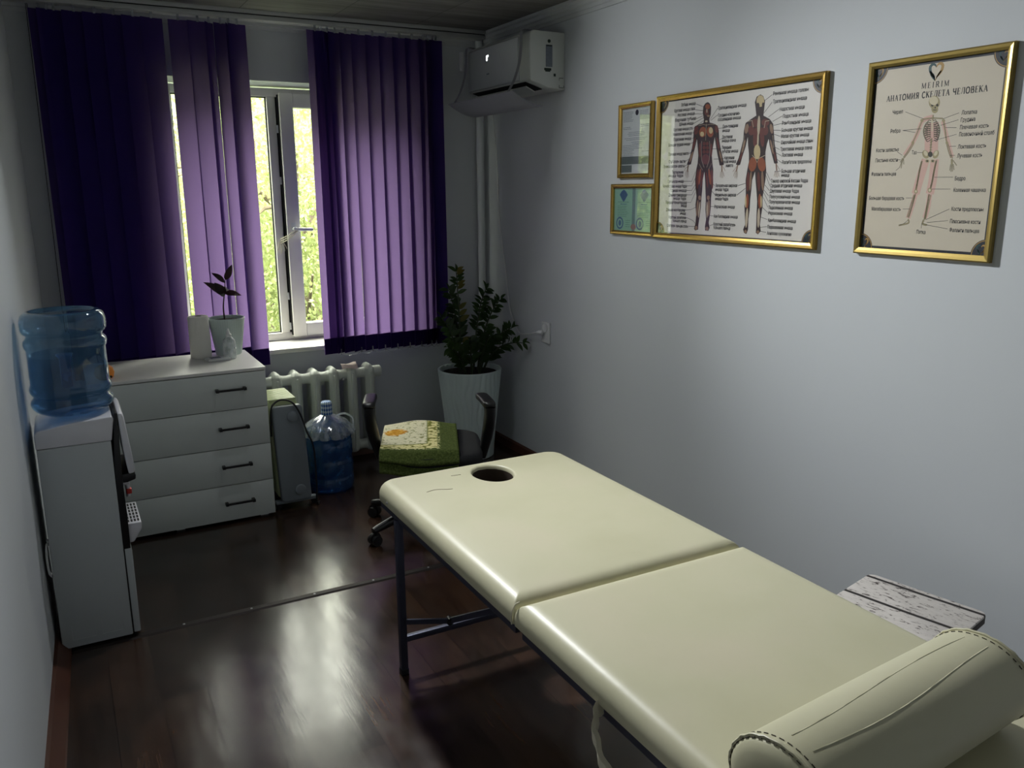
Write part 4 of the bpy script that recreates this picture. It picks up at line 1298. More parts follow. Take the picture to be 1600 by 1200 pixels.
HL = panel_loops(1.664, 2.700, 0.075, 0.012)
hc = (1.295, 2.548)
inner = HL[-1]
def hole(k, z):
    o = []
    for p in inner:
        w = math.atan2((p[1] - hc[1]) / 0.088, (p[0] - hc[0]) / 0.070)
        o.append((hc[0] + 0.070 * k * math.cos(w), hc[1] + 0.088 * k * math.sin(w), z))
    return o
h0 = hole(1.16, 0.672)
for t in (0.25, 0.5, 0.75):
    HL.append([tuple(a + (b - a) * t for a, b in zip(p, q)) for p, q in zip(inner, h0)])
HL += [h0, hole(1.10, 0.6712), hole(1.04, 0.667), hole(1.0, 0.658), hole(0.985, 0.640), hole(0.985, 0.606)]
hm_ = MB().loops(HL, close=True)
nl = len(HL); pl_ = len(HL[0])
for i in range(nl - 3, nl - 1):
    for k in range(pl_): hm_.m[i * pl_ + k] = 1
build('head_cushion', hm_, ['vinyl', 'lining'], mt, ang=60)
FL = panel_loops(0.640, 1.663, 0.012, 0.060)
fm = MB().loops(FL); fm.capn(FL[-1]); fm.capn(FL[0])
build('foot_cushion', fm, 'vinyl', mt, ang=60)
fr_ = MB()
for y0, y1 in ((1.680, 2.670), (0.670, 1.645)):
    for a in ((TX0 + 0.016, TX0 + 0.036, y0, y1), (TX1 - 0.036, TX1 - 0.016, y0, y1), (TX0 + 0.036, TX1 - 0.036, y0, y0 + 0.02), (TX0 + 0.036, TX1 - 0.036, y1 - 0.02, y1)):
        fr_.box(a[0], a[1], a[2], a[3], 0.575, 0.6065)
build('frame', fr_, 'metal', mt, smooth=False, weld=False)
lh = 0.0125
for x in (0.918, 1.632):
    for y in (2.515, 0.860):
        lo = build('leg', MB().box(x - lh, x + lh, y - lh, y + lh, 0.006, 0.580), 'metal', mt, bevel=0.002)
        build('rubber_foot', MB().box(x - lh - .002, x + lh + .002, y - lh - .002, y + lh + .002, 0, 0.022), 'rubber', lo, bevel=0.003)
for y in (2.515, 0.860):
    build('crossbar', MB().box(0.930, 1.620, y - 0.010, y + 0.010, 0.122, 0.144), 'metal', mt, bevel=0.002)
def bar(mb, p, q, w, t):
    P, Q = Vector(p), Vector(q); ax = (Q - P).normalized()
    sd = ax.cross(Vector((0, 0, 1))).normalized(); u = sd.cross(ax).normalized()
    c = []
    for e in (P, Q):
        for a, b in ((-t, -w), (t, -w), (t, w), (-t, w)): c.append(tuple(e + sd * a + u * b))
    b0 = len(mb.v); mb.v += c
    for f in ((0, 3, 2, 1), (4, 5, 6, 7), (0, 1, 5, 4), (1, 2, 6, 5), (2, 3, 7, 6), (3, 0, 4, 7)):
        mb.f.append(tuple(b0 + i for i in f)); mb.m.append(0)
    return mb
bm_ = MB()
bar(bm_, (0.925, 2.500, 0.205), (1.075, 2.455, 0.190), 0.009, 0.004)
bar(bm_, (1.070, 2.465, 0.186), (1.620, 1.760, 0.585), 0.010, 0.005)
build('folding_brace', bm_, 'metal', mt, smooth=False, weld=False)
build('brace_joint', MB().tube([(1.072, 2.450, 0.188), (1.076, 2.474, 0.188)], 0.013, 12), 'black', mt)
b2_ = MB(); bar(b2_, (0.925, 0.875, 0.205), (1.2, 1.2, 0.32), 0.009, 0.004); bar(b2_, (1.2, 1.2, 0.32), (1.5, 1.56, 0.585), 0.010, 0.005)
build('folding_brace', b2_, 'metal', mt, smooth=False, weld=False)
tz = 0.6722
for pts in ([(1.150, 2.590, tz), (1.168, 2.588, tz), (1.186, 2.586, tz)], [(1.010, 2.480, tz), (1.045, 2.488, tz), (1.075, 2.475, tz), (1.100, 2.466, tz)]):
    build('vinyl_crack', MB().tube(spline(pts, 4), 0.0011, 5), 'tear', mt)
build('stud', MB().sphere((0.8985, 2.560, 0.628), 0.0055, 8), 'steel', mt)
build('hinge_cord', MB().tube(spline([(0.8945, 1.666, 0.612), (0.893, 1.664, 0.640), (0.902, 1.662, 0.664), (0.915, 1.662, 0.668)], 4), 0.002, 6), 'strap', mt)
sl_ = spline([(0.905, 1.290, 0.604), (0.888, 1.283, 0.590), (0.876, 1.262, 0.548), (0.872, 1.215, 0.507), (0.872, 1.150, 0.492), (0.874, 1.08, 0.510), (0.882, 1.045, 0.565), (0.905, 1.035, 0.604)], 6)
sb_ = MB()
L = []
for i, p in enumerate(sl_):
    wv = 0.003 * math.sin(i * 1.1)
    w = 0.013 if 3 < i < len(sl_) - 4 else 0.018
    L.append([(p.x - 0.007 + wv, p.y, p.z + w), (p.x + 0.005 + wv, p.y, p.z + w), (p.x + 0.005 + wv, p.y - .004, p.z - w), (p.x - 0.007 + wv, p.y - .004, p.z - w)])
sb_.loops(L); sb_.capn(L[0]); sb_.capn(L[-1])
build('carry_strap', sb_, 'strap', mt, ang=50)

# ---------------------------------------------------------------- bolster
BR_, BL_ = 0.098, 0.576
bo = thing('bolster', 'cream vinyl bolster cushion lying across the foot end of the massage table', 'bolster', (1.180, 0.812, TZ + 0.005), R_(4.8))
def bx(x, w, k=1.0, off=0.0):
    r = BR_ * k * (1 + 0.012 * math.sin(9 * x + 2 * w) * (0.6 + .4 * math.sin(5 * w))) + off
    return (x, r * math.cos(w), 0.0805 + r * 0.816 * math.sin(w))
NW_ = 56
L = []
for i in range(37):
    x = -BL_ / 2 + BL_ * i / 36
    L.append([bx(x, 2 * PI * k / NW_) for k in range(NW_)])
build('cover', MB().loops(L), 'vinyl', bo, world=False, ang=60)
for s_ in (-1, 1):
    L = []
    for k, d in ((1.0, 0.0), (0.96, 0.006), (0.9, 0.012), (0.75, 0.018), (0.5, 0.022), (0.25, 0.024), (0.02, 0.0245)):
        L.append([bx(s_ * (BL_ / 2 + d), 2 * PI * j / NW_, k) for j in range(NW_)])
    e = MB().loops(L); e.capn(L[-1])
    cap_ = build('end_cap', e, 'vinyl', bo, world=False, ang=60)
    pts = [bx(s_ * (BL_ / 2 + 0.002), 2 * PI * j / NW_, 1.0, 0.001 + 0.0012 * math.sin(j * 2.4)) for j in range(NW_ + 1)]
    build('piping', MB().tube(pts, 0.0034, 6, cap=False), 'vinyl', cap_, world=False, ang=60)
    sc_ = MB()
    for j in range(40):
        w = 2 * PI * j / 40
        for dx in (-0.010, 0.006):
            a, b = bx(s_ * (BL_ / 2 + dx), w, 1.0 if dx < 0 else 0.975, 0.0008), bx(s_ * (BL_ / 2 + dx), w + 0.085, 1.0 if dx < 0 else 0.975, 0.0008)
            sc_.tube([a, b], 0.0011, 4)
    build('stitching', sc_, 'stitch', cap_, world=False)
for w0, ph in ((1.25, 0.0), (1.75, 1.2)):
    pts = [bx(-BL_ / 2 + 0.03 + (BL_ - 0.06) * i / 40, PI - w0 + 0.10 * math.sin(4.5 * i / 40 + ph), 1.0, -0.0009) for i in range(41)]
    build('seam', MB().tube(pts, 0.0015, 6), 'vinyl', bo, world=False, ang=60)

# ---------------------------------------------------------------- stool
sto = thing('stool', 'stool with a distressed white wooden top standing against the right wall', 'stool', (2.105, 1.455, 0), R_(13))
build('seat', MB().prism([(x, y) for x, y in outline(-0.175, 0.175, -0.18, 0.18, 0, 0.025, 0.025)], lambda a, b, d: (a, b, d), 0.402, 0.432), ['rustic'], sto, world=False, bevel=0.004)
for x in (-0.135, 0.135):
    for y in (-0.14, 0.14):
        build('leg', MB().box(x - 0.018, x + 0.018, y - 0.018, y + 0.018, 0, 0.402), 'rustic', sto, world=False, bevel=0.003)
for a in ((-0.117, 0.117, -0.15, -0.13), (-0.117, 0.117, 0.13, 0.15)):
    build('rail', MB().box(a[0], a[1], a[2], a[3], 0.34, 0.395), 'rustic', sto, world=False, bevel=0.002)
for a in ((-0.145, -0.125, -0.122, 0.122), (0.125, 0.145, -0.122, 0.122)):
    build('rail', MB().box(a[0], a[1], a[2], a[3], 0.34, 0.395), 'rustic', sto, world=False, bevel=0.002)
eb = MB()
o_ = outline(-0.175, 0.175, -0.18, 0.18, -0.0006, 0.0256, 0.0256)
eb.loops([[(x, y, 0.405) for x, y in o_], [(x, y, 0.426) for x, y in o_]])
build('edge_band', eb, 'stooledge', sto, world=False)
BT = """Лобная мышца|0.159|0.255|0.583
Круговая мышца глаза|0.114|0.253|0.562
Носовая мышца|0.138|0.252|0.542
Верхняя губная|0.123|0.262|0.521
Щёчная мышца|0.152|0.246|0.502
Круговая мышца рта|0.114|0.242|0.481
Жевательная мышца|0.109|0.238|0.461
Подкожная мышца|0.116|0.236|0.439
Большая грудная мышца|0.082|0.230|0.416
Плечевая мышца живота|0.085|0.222|0.376
Сгибатель кисти|0.087|0.202|0.343
Лучевой сгибатель запястья|0.052|0.199|0.323
Портняжная|0.113|0.193|0.297
мышца бедра|0.090|0.191|0.282
Гребенчатая мышца|0.086|0.196|0.257
Четырёхглавая мышца бедра|0.051|0.219|0.236
Тонкая мышца|0.106|0.218|0.217
Длинная приводящая|0.095|0.220|0.197
мышца бедра|0.131|0.217|0.182
Передняя большеберцовая|0.076|0.224|0.164
мышца|0.185|0.223|0.151
Длинная малоберцовая|0.081|0.215|0.131
мышца|0.181|0.219|0.117
Короткий разгибатель|0.101|0.225|0.098
большого пальца|0.131|0.226|0.083
Сгибатель пальцев стопы|0.091|0.239|0.060
Трапециевидная мышца|0.397|0.563|0.551
Грудино-ключично-|0.401|0.529|0.522
сосцевидная мышца|0.400|0.535|0.505
Дельтовидная|0.430|0.522|0.475
мышца|0.431|0.475|0.459
Двуглавая|0.430|0.493|0.433
мышца плеча|0.431|0.513|0.418
Передняя|0.433|0.490|0.391
зубчатая мышца|0.434|0.530|0.375
Наружная|0.449|0.510|0.349
косая мышца|0.442|0.521|0.334
живота|0.461|0.505|0.318
Латеральная широкая|0.404|0.536|0.237
мышца бедра|0.405|0.485|0.221
Медиальная широкая|0.406|0.532|0.199
мышца бедра|0.407|0.486|0.183
Икроножная мышца|0.405|0.528|0.150
Камбаловидная мышца|0.404|0.548|0.110
Короткий разгибатель|0.404|0.538|0.077
большого пальца|0.405|0.508|0.062
Ременная мышца головы|0.704|0.880|0.579
Трапециевидная мышца|0.706|0.874|0.550
Надостная мышца|0.744|0.866|0.519
Подостная мышца|0.762|0.887|0.492
Ромбовидная мышца|0.760|0.902|0.467
Большая круглая мышца|0.760|0.912|0.441
Малая круглая мышца|0.759|0.897|0.419
Широчайшая мышца спины|0.761|0.917|0.396
Трехглавая мышца плеча|0.760|0.915|0.371
Локтевая мышца|0.769|0.874|0.349
Разгибатели предплечья|0.773|0.918|0.322
Большая ягодичная|0.773|0.891|0.289
мышца|0.774|0.814|0.274
Тензор широкой фасции бедра|0.721|0.907|0.253
Средняя ягодичная мышца|0.719|0.881|0.235
Двуглавая мышца бедра|0.718|0.867|0.215
Полусухожильная мышца|0.719|0.874|0.193
Полуперепончатая мышца|0.719|0.876|0.173
Подколенная мышца|0.717|0.843|0.151
Икроножная мышца|0.718|0.842|0.130
Камбаловидная мышца|0.719|0.863|0.102
Подошвенная мышца|0.718|0.849|0.076
Ахиллово сухожилие|0.717|0.845|0.052"""
BL = [[(.2595,.5791),(.3028,.5654)],[(.2557,.5557),(.304,.5485)],[(.2547,.5388),(.3038,.5351)],[(.2625,.5178),(.3054,.5269)],[(.2486,.4996),(.3112,.5198)],[(.2446,.4779),(.3181,.5105)],[(.2404,.4589),(.2857,.4754)],[(.2397,.4368),(.261,.4426)],[(.2323,.4163),(.2643,.4252)],[(.2239,.3748),(.2488,.3809)],[(.2015,.3418),(.2287,.3523)],[(.2006,.3213),(.2191,.3293)],[(.1956,.2566),(.2514,.2561),(.2739,.2965)],[(.2216,.2365),(.2527,.2363),(.2736,.2685)],[(.2206,.2172),(.2539,.2172),(.2754,.2404)],[(.2218,.1979),(.2552,.198),(.2775,.2263)],[(.2261,.165),(.2518,.1653),(.2786,.2087)],[(.2181,.1317),(.2538,.1338),(.285,.1451)],[(.2259,.0986),(.2679,.0876),(.2886,.0739)],[(.2417,.0615),(.2861,.0616)],[(.3961,.5512),(.3514,.5082)],[(.399,.5247),(.3568,.5045)],[(.427,.4701),(.4051,.4695)],[(.4282,.4271),(.4165,.4224)],[(.4292,.3859),(.3702,.3884)],[(.4472,.3454),(.3855,.346)],[(.4015,.2377),(.3846,.2432)],[(.4043,.1987),(.3825,.2151)],[(.4027,.1498),(.3788,.1494)],[(.4003,.1103),(.3773,.1118)],[(.4008,.0741),(.3804,.0678)],[(.7008,.5769),(.6593,.5563)],[(.7015,.549),(.6613,.5113)],[(.7431,.5214),(.6864,.4941)],[(.759,.4937),(.7096,.4765)],[(.7581,.466),(.7161,.4615)],[(.757,.4407),(.7176,.4442)],[(.7556,.4189),(.7189,.4294)],[(.7559,.3969),(.6908,.4137)],[(.7566,.37),(.7283,.381)],[(.7653,.3476),(.7371,.3591)],[(.7703,.321),(.7425,.336)],[(.7705,.2902),(.7365,.2878)],[(.7186,.2536),(.6927,.2886)],[(.7167,.2347),(.6891,.2792)],[(.7166,.2158),(.69,.238)],[(.7149,.1949),(.6863,.219)],[(.715,.1733),(.6853,.2094)],[(.7133,.1522),(.6851,.1902)],[(.7151,.1311),(.683,.1517)],[(.7157,.1042),(.6791,.1128)],[(.7153,.0771),(.6771,.0718)],[(.7129,.0538),(.681,.0576)],[(.5406,.2356),(.5825,.2452)],[(.5359,.1979),(.5841,.2256)]]
F = [(.3329,.5809),(.3469,.5731),(.3551,.5578),(.3549,.5313),(.3471,.5105),(.3502,.4969),(.3793,.4897),(.3991,.4817),(.4087,.4613),(.4146,.4212),(.4276,.3807),(.4421,.3469),(.45,.3213),(.4362,.319),(.4241,.3193),(.4139,.3478),(.4013,.3817),(.3908,.4157),(.3853,.4347),(.3779,.3961),(.3731,.3626),(.3796,.3285),(.3867,.3012),(.3875,.2603),(.3843,.2192),(.3805,.1848),(.3819,.1502),(.3791,.1153),(.3732,.0802),(.3809,.0594),(.3734,.0465),(.3521,.047),(.3498,.0653),(.3553,.0937),(.3481,.1356),(.3474,.1775),(.3424,.2193),(.3374,.2608),(.3308,.2955),(.3225,.261),(.3222,.2193),(.3192,.1843),(.3178,.1421),(.312,.0995),(.3074,.0709),(.3067,.0495),(.2873,.0444),(.2791,.052),(.2875,.0738),(.2893,.1132),(.2821,.1557),(.2863,.1911),(.2775,.2263),(.273,.2615),(.2767,.3035),(.2846,.3311),(.2866,.3656),(.28,.4004),(.2735,.4337),(.2638,.4011),(.2501,.36),(.2412,.3288),(.2271,.3256),(.2135,.3295),(.2314,.3606),(.2424,.395),(.2489,.4294),(.2488,.4639),(.2559,.4875),(.2792,.4928),(.3106,.4976),(.3128,.5109),(.3036,.5385),(.3049,.5652),(.3176,.5775)]
B = [(.6367,.5829),(.6524,.5753),(.6637,.5559),(.6615,.5297),(.6595,.5022),(.6931,.4875),(.7138,.4677),(.7199,.4367),(.7281,.3933),(.7399,.3559),(.7508,.3197),(.7407,.3175),(.732,.319),(.718,.3505),(.7017,.3884),(.6951,.4134),(.688,.3952),(.6818,.3643),(.6845,.3329),(.6922,.2949),(.691,.2571),(.6854,.219),(.6818,.187),(.6845,.1549),(.6801,.1226),(.6761,.0835),(.6828,.0577),(.6685,.044),(.6561,.0501),(.6556,.0894),(.6536,.135),(.6531,.1739),(.6448,.219),(.637,.2576),(.6316,.2898),(.6187,.2578),(.6173,.219),(.614,.18),(.6144,.1407),(.6101,.1011),(.6115,.0614),(.6036,.0425),(.589,.0472),(.5832,.0603),(.5929,.0807),(.5879,.1204),(.5833,.1533),(.5882,.1863),(.5851,.2256),(.5815,.2582),(.5877,.2971),(.5944,.3292),(.5918,.3613),(.5845,.3936),(.5801,.4257),(.5711,.3878),(.5554,.3497),(.5455,.3188),(.5323,.3166),(.5205,.3208),(.534,.3439),(.5438,.376),(.5549,.4142),(.5565,.4525),(.5636,.4807),(.5947,.4944),(.621,.505),(.6138,.5367),(.6087,.5558),(.6168,.5761)]
FE = [('o',[(.3319,.4565),(.3278,.4478),(.3199,.4415),(.3098,.4389),(.2994,.4406),(.291,.4463),(.286,.4548),(.2857,.4644),(.2899,.4732),(.2979,.4794),(.3081,.4819),(.3183,.4801),(.3267,.4744),(.3315,.466)]),('o',[(.3751,.4589),(.3763,.4495),(.3732,.4417),(.3665,.437),(.3576,.4365),(.348,.4401),(.3398,.4473),(.3346,.4566),(.3335,.4661),(.3366,.474),(.3434,.4786),(.3524,.479),(.3619,.4753),(.37,.4681)]),('y',[(.3179,.4518),(.317,.4474),(.3137,.4441),(.3087,.4424),(.3031,.4427),(.2978,.4449),(.294,.4487),(.2925,.4532),(.2934,.4576),(.2967,.4609),(.3017,.4626),(.3074,.4623),(.3126,.46),(.3164,.4563)]),('y',[(.372,.4635),(.3712,.4577),(.3681,.4532),(.3634,.4509),(.3578,.4512),(.3527,.4541),(.3489,.459),(.3472,.4649),(.3481,.4707),(.3512,.4752),(.356,.4775),(.3615,.4771),(.3666,.4742),(.3704,.4694)]),('r',[(.2807,.4673),(.2777,.4601),(.2726,.4547),(.2663,.4523),(.26,.4533),(.2552,.4576),(.2526,.4643),(.2528,.4721),(.2558,.4794),(.261,.4847),(.2673,.4871),(.2735,.486),(.2783,.4817),(.2809,.4751)]),('r',[(.4061,.4678),(.407,.4608),(.4055,.4551),(.402,.4519),(.3971,.4517),(.3918,.4546),(.3872,.4601),(.3841,.4671),(.3832,.4741),(.3847,.4798),(.3883,.483),(.3932,.4831),(.3984,.4802),(.403,.4747)]),('r',[(.3312,.4118),(.3305,.4085),(.328,.4061),(.3243,.4048),(.3201,.405),(.3162,.4066),(.3133,.4093),(.3122,.4126),(.3129,.4159),(.3154,.4183),(.3191,.4196),(.3233,.4194),(.3272,.4178),(.33,.4151)]),('r',[(.35,.4109),(.3493,.4077),(.3469,.4052),(.3432,.4039),(.339,.4041),(.3351,.4057),(.3323,.4085),(.3312,.4118),(.3319,.415),(.3343,.4174),(.338,.4187),(.3422,.4185),(.3461,.4169),(.3488,.4142)]),('r',[(.3324,.3947),(.3315,.3915),(.3288,.389),(.3247,.3877),(.32,.3879),(.3156,.3895),(.3125,.3923),(.3112,.3956),(.3121,.3988),(.3148,.4013),(.319,.4026),(.3237,.4024),(.328,.4007),(.3311,.398)]),('r',[(.3533,.3938),(.3525,.3906),(.3498,.3881),(.3457,.3869),(.341,.3871),(.3367,.3887),(.3336,.3914),(.3324,.3947),(.3332,.3979),(.3359,.4004),(.34,.4017),(.3447,.4015),(.3489,.3998),(.352,.3971)]),('r',[(.3335,.3776),(.3327,.3744),(.33,.3719),(.3258,.3706),(.3211,.3708),(.3168,.3724),(.3137,.3751),(.3124,.3784),(.3132,.3817),(.316,.3842),(.3201,.3855),(.3248,.3853),(.3292,.3837),(.3323,.3809)]),('r',[(.3545,.3768),(.3537,.3736),(.3509,.3711),(.3469,.3698),(.3422,.37),(.3379,.3716),(.3348,.3743),(.3335,.3776),(.3344,.3809),(.3371,.3834),(.3412,.3846),(.3458,.3844),(.3501,.3828),(.3532,.3801)]),('p',[(.3608,.3461),(.359,.3367),(.3526,.3292),(.3428,.3253),(.3315,.3256),(.321,.3301),(.3134,.338),(.3102,.3476),(.3121,.3571),(.3187,.3645),(.3286,.3684),(.3398,.368),(.3502,.3634),(.3576,.3556)]),('r',[(.3055,.3856),(.3056,.3722),(.304,.3615),(.301,.3556),(.2971,.3557),(.2933,.3618),(.2902,.3727),(.2884,.3863),(.2884,.3997),(.29,.4104),(.2931,.4162),(.2969,.416),(.3007,.4099),(.3038,.399)]),('r',[(.3747,.3828),(.3749,.3705),(.3736,.3607),(.3711,.3553),(.3678,.3554),(.3645,.361),(.3618,.371),(.3602,.3834),(.3601,.3957),(.3614,.4055),(.3639,.4109),(.3671,.4107),(.3704,.4051),(.3731,.3952)]),('r',[(.2628,.4139),(.2589,.4025),(.2542,.3935),(.2498,.3889),(.2464,.3894),(.2448,.3952),(.2453,.4049),(.2477,.4166),(.2516,.4281),(.2562,.437),(.2606,.4415),(.264,.4409),(.2656,.4352),(.2651,.4256)]),('r',[(.4134,.4086),(.4167,.397),(.4182,.3876),(.4176,.3823),(.4149,.3821),(.4108,.3871),(.406,.3962),(.4016,.4078),(.3983,.4194),(.3968,.4288),(.3975,.4342),(.4001,.4343),(.4042,.4293),(.409,.4202)]),('b',[(.2477,.3587),(.2425,.3487),(.237,.3408),(.2323,.3369),(.2295,.3375),(.229,.3427),(.231,.3514),(.235,.3618),(.2403,.3718),(.2457,.3796),(.2503,.3835),(.2531,.3828),(.2536,.3777),(.2517,.3691)]),('b',[(.4333,.356),(.4376,.3451),(.4401,.3362),(.4403,.3311),(.4382,.3308),(.4341,.3354),(.4289,.3439),(.4237,.3547),(.4193,.3656),(.4168,.3745),(.4166,.3796),(.4188,.3799),(.4228,.3753),(.428,.3667)]),('r',[(.2987,.2645),(.2981,.2464),(.2959,.2319),(.2926,.2238),(.2887,.2239),(.2851,.2322),(.2825,.2469),(.2814,.2651),(.2821,.2833),(.2843,.2978),(.2877,.3057),(.2915,.3055),(.2951,.2973),(.2976,.2827)]),('o',[(.3098,.2745),(.3077,.2596),(.3045,.2477),(.3008,.2412),(.2974,.2415),(.2951,.2484),(.2941,.2607),(.2948,.2758),(.297,.2907),(.3002,.3025),(.3039,.3089),(.3072,.3086),(.3096,.3017),(.3105,.2895)]),('r',[(.3214,.2605),(.3187,.2457),(.3155,.2338),(.3123,.2274),(.31,.2276),(.3088,.2345),(.3091,.2466),(.3108,.2616),(.3135,.2765),(.3168,.2882),(.3199,.2946),(.3223,.2943),(.3234,.2875),(.3231,.2754)]),('r',[(.3883,.2639),(.3898,.2461),(.3896,.2317),(.3877,.2237),(.3845,.2237),(.3806,.2316),(.3768,.2459),(.3739,.2637),(.3724,.2816),(.3726,.2958),(.3745,.3038),(.3778,.3038),(.3816,.2959),(.3854,.2816)]),('o',[(.373,.2747),(.3757,.2598),(.3765,.2478),(.3751,.241),(.3719,.2408),(.3675,.2472),(.3627,.259),(.3586,.2739),(.3559,.2888),(.3552,.3008),(.3566,.3075),(.3598,.3077),(.3642,.3012),(.3689,.2894)]),('r',[(.3552,.261),(.3581,.2461),(.3594,.2341),(.3589,.2273),(.3566,.2271),(.353,.2336),(.3488,.2455),(.3448,.2604),(.3419,.2754),(.3406,.2874),(.3412,.2941),(.3435,.2942),(.3471,.2877),(.3513,.2759)]),('b',[(.318,.1857),(.3174,.1814),(.3149,.178),(.3112,.1761),(.3069,.176),(.3028,.1779),(.2999,.1813),(.2986,.1856),(.2993,.1898),(.3018,.1933),(.3056,.1952),(.3099,.1952),(.3139,.1933),(.3168,.1899)]),('b',[(.3731,.1861),(.3724,.1819),(.3701,.1785),(.3664,.1766),(.3622,.1765),(.3583,.1784),(.3554,.1817),(.3542,.1859),(.3548,.1902),(.3572,.1936),(.3609,.1955),(.3651,.1955),(.369,.1936),(.3719,.1903)]),('b',[(.3027,.1415),(.3014,.1262),(.2991,.1139),(.2962,.1071),(.2933,.1072),(.2909,.1141),(.2896,.1265),(.2896,.1419),(.2909,.1572),(.2932,.1695),(.2961,.1762),(.299,.1761),(.3013,.1692),(.3026,.1569)]),('w',[(.3129,.1347),(.311,.1194),(.3087,.1072),(.3063,.1004),(.3044,.1005),(.3033,.1074),(.3032,.1197),(.3042,.1351),(.3061,.1503),(.3084,.1625),(.3108,.1692),(.3127,.1691),(.3138,.1622),(.3138,.1499)]),('b',[(.3761,.1429),(.3757,.1279),(.3738,.1157),(.371,.109),(.3677,.109),(.3646,.1157),(.3624,.1279),(.3614,.143),(.3619,.1581),(.3637,.1702),(.3665,.1769),(.3698,.1768),(.3729,.1701),(.3751,.158)]),('w',[(.3629,.1359),(.3636,.1208),(.3633,.1086),(.362,.1018),(.3602,.1017),(.358,.1084),(.356,.1206),(.3545,.1357),(.3539,.1509),(.3542,.163),(.3554,.1698),(.3573,.1698),(.3595,.1631),(.3615,.151)]),('o',[(.3487,.561),(.3475,.5565),(.3435,.5531),(.3374,.5515),(.3305,.5521),(.324,.5546),(.3194,.5587),(.3176,.5635),(.3188,.5681),(.3229,.5714),(.329,.573),(.3359,.5724),(.3423,.5698),(.3469,.5657)]),('r',[(.3421,.5389),(.3411,.5332),(.3377,.5288),(.3325,.5266),(.3264,.527),(.3208,.53),(.3167,.535),(.3149,.541),(.3159,.5467),(.3193,.5511),(.3246,.5533),(.3307,.5528),(.3363,.5498),(.3403,.5448)]),('w',[(.3323,.545),(.3323,.5415),(.3316,.5388),(.3305,.5373),(.3291,.5374),(.3277,.5391),(.3266,.5419),(.3261,.5455),(.3262,.5489),(.3268,.5517),(.328,.5531),(.3294,.553),(.3307,.5514),(.3318,.5485)]),('b',[(.3493,.5237),(.3485,.522),(.346,.5208),(.3423,.5203),(.3382,.5206),(.3344,.5216),(.3317,.5232),(.3306,.5251),(.3314,.5267),(.3339,.528),(.3376,.5285),(.3418,.5281),(.3456,.5271),(.3483,.5255)]),('b',[(.3018,.0555),(.3002,.0518),(.2972,.049),(.2934,.0477),(.2895,.0479),(.2863,.0499),(.2845,.053),(.2844,.0568),(.286,.0604),(.289,.0632),(.2928,.0646),(.2967,.0643),(.2998,.0624),(.3016,.0592)]),('b',[(.3738,.0556),(.3731,.052),(.3707,.0489),(.367,.0471),(.3628,.047),(.3588,.0484),(.356,.0513),(.3548,.0549),(.3555,.0586),(.3579,.0617),(.3616,.0634),(.3659,.0636),(.3698,.0621),(.3726,.0593)]),('w',[(.3374,.5025),(.3367,.5008),(.3345,.4995),(.3312,.499),(.3274,.4992),(.324,.5002),(.3216,.5018),(.3206,.5036),(.3214,.5053),(.3236,.5066),(.3269,.5071),(.3306,.5069),(.334,.5059),(.3364,.5043)])]
FS = [('w',.00165,[(.3297,.4929),(.3295,.466),(.3302,.4254)]),('w',.0015,[(.3051,.4232),(.3045,.3856),(.3105,.3442),(.3285,.3127)]),('w',.0015,[(.3555,.4207),(.3602,.3834),(.3579,.3427),(.3444,.3124)]),('k',.0009,[(.3302,.4254),(.335,.3571)]),('k',.0009,[(.3127,.4044),(.3527,.4026)]),('k',.0009,[(.3139,.3873),(.3538,.3857)]),('w',.00113,[(.2795,.4881),(.311,.4914),(.3301,.4875),(.3527,.4901),(.3836,.4867)]),('w',.00113,[(.2932,.3309),(.3186,.3026)]),('w',.00113,[(.3744,.3287),(.3556,.3018)]),('b',.00263,[(.2226,.3257),(.2177,.2976)]),('b',.0018,[(.2128,.3048),(.2054,.2801)]),('b',.0018,[(.2177,.2976),(.2126,.2721)]),('b',.0018,[(.2222,.2975),(.2217,.2706)]),('b',.0018,[(.2264,.301),(.2303,.2747)]),('b',.0018,[(.2295,.322),(.2034,.312),(.1996,.3015)]),('b',.00675,[(.2225,.3271),(.22,.2975)]),('b',.00675,[(.4381,.3203),(.4401,.2934)]),('b',.0018,[(.433,.2935),(.4296,.272)]),('b',.0018,[(.4381,.2934),(.4379,.2679)]),('b',.0018,[(.4431,.2933),(.447,.2677)]),('b',.0018,[(.447,.2946),(.4556,.273)]),('b',.0018,[(.4466,.3134),(.4598,.2964)])]
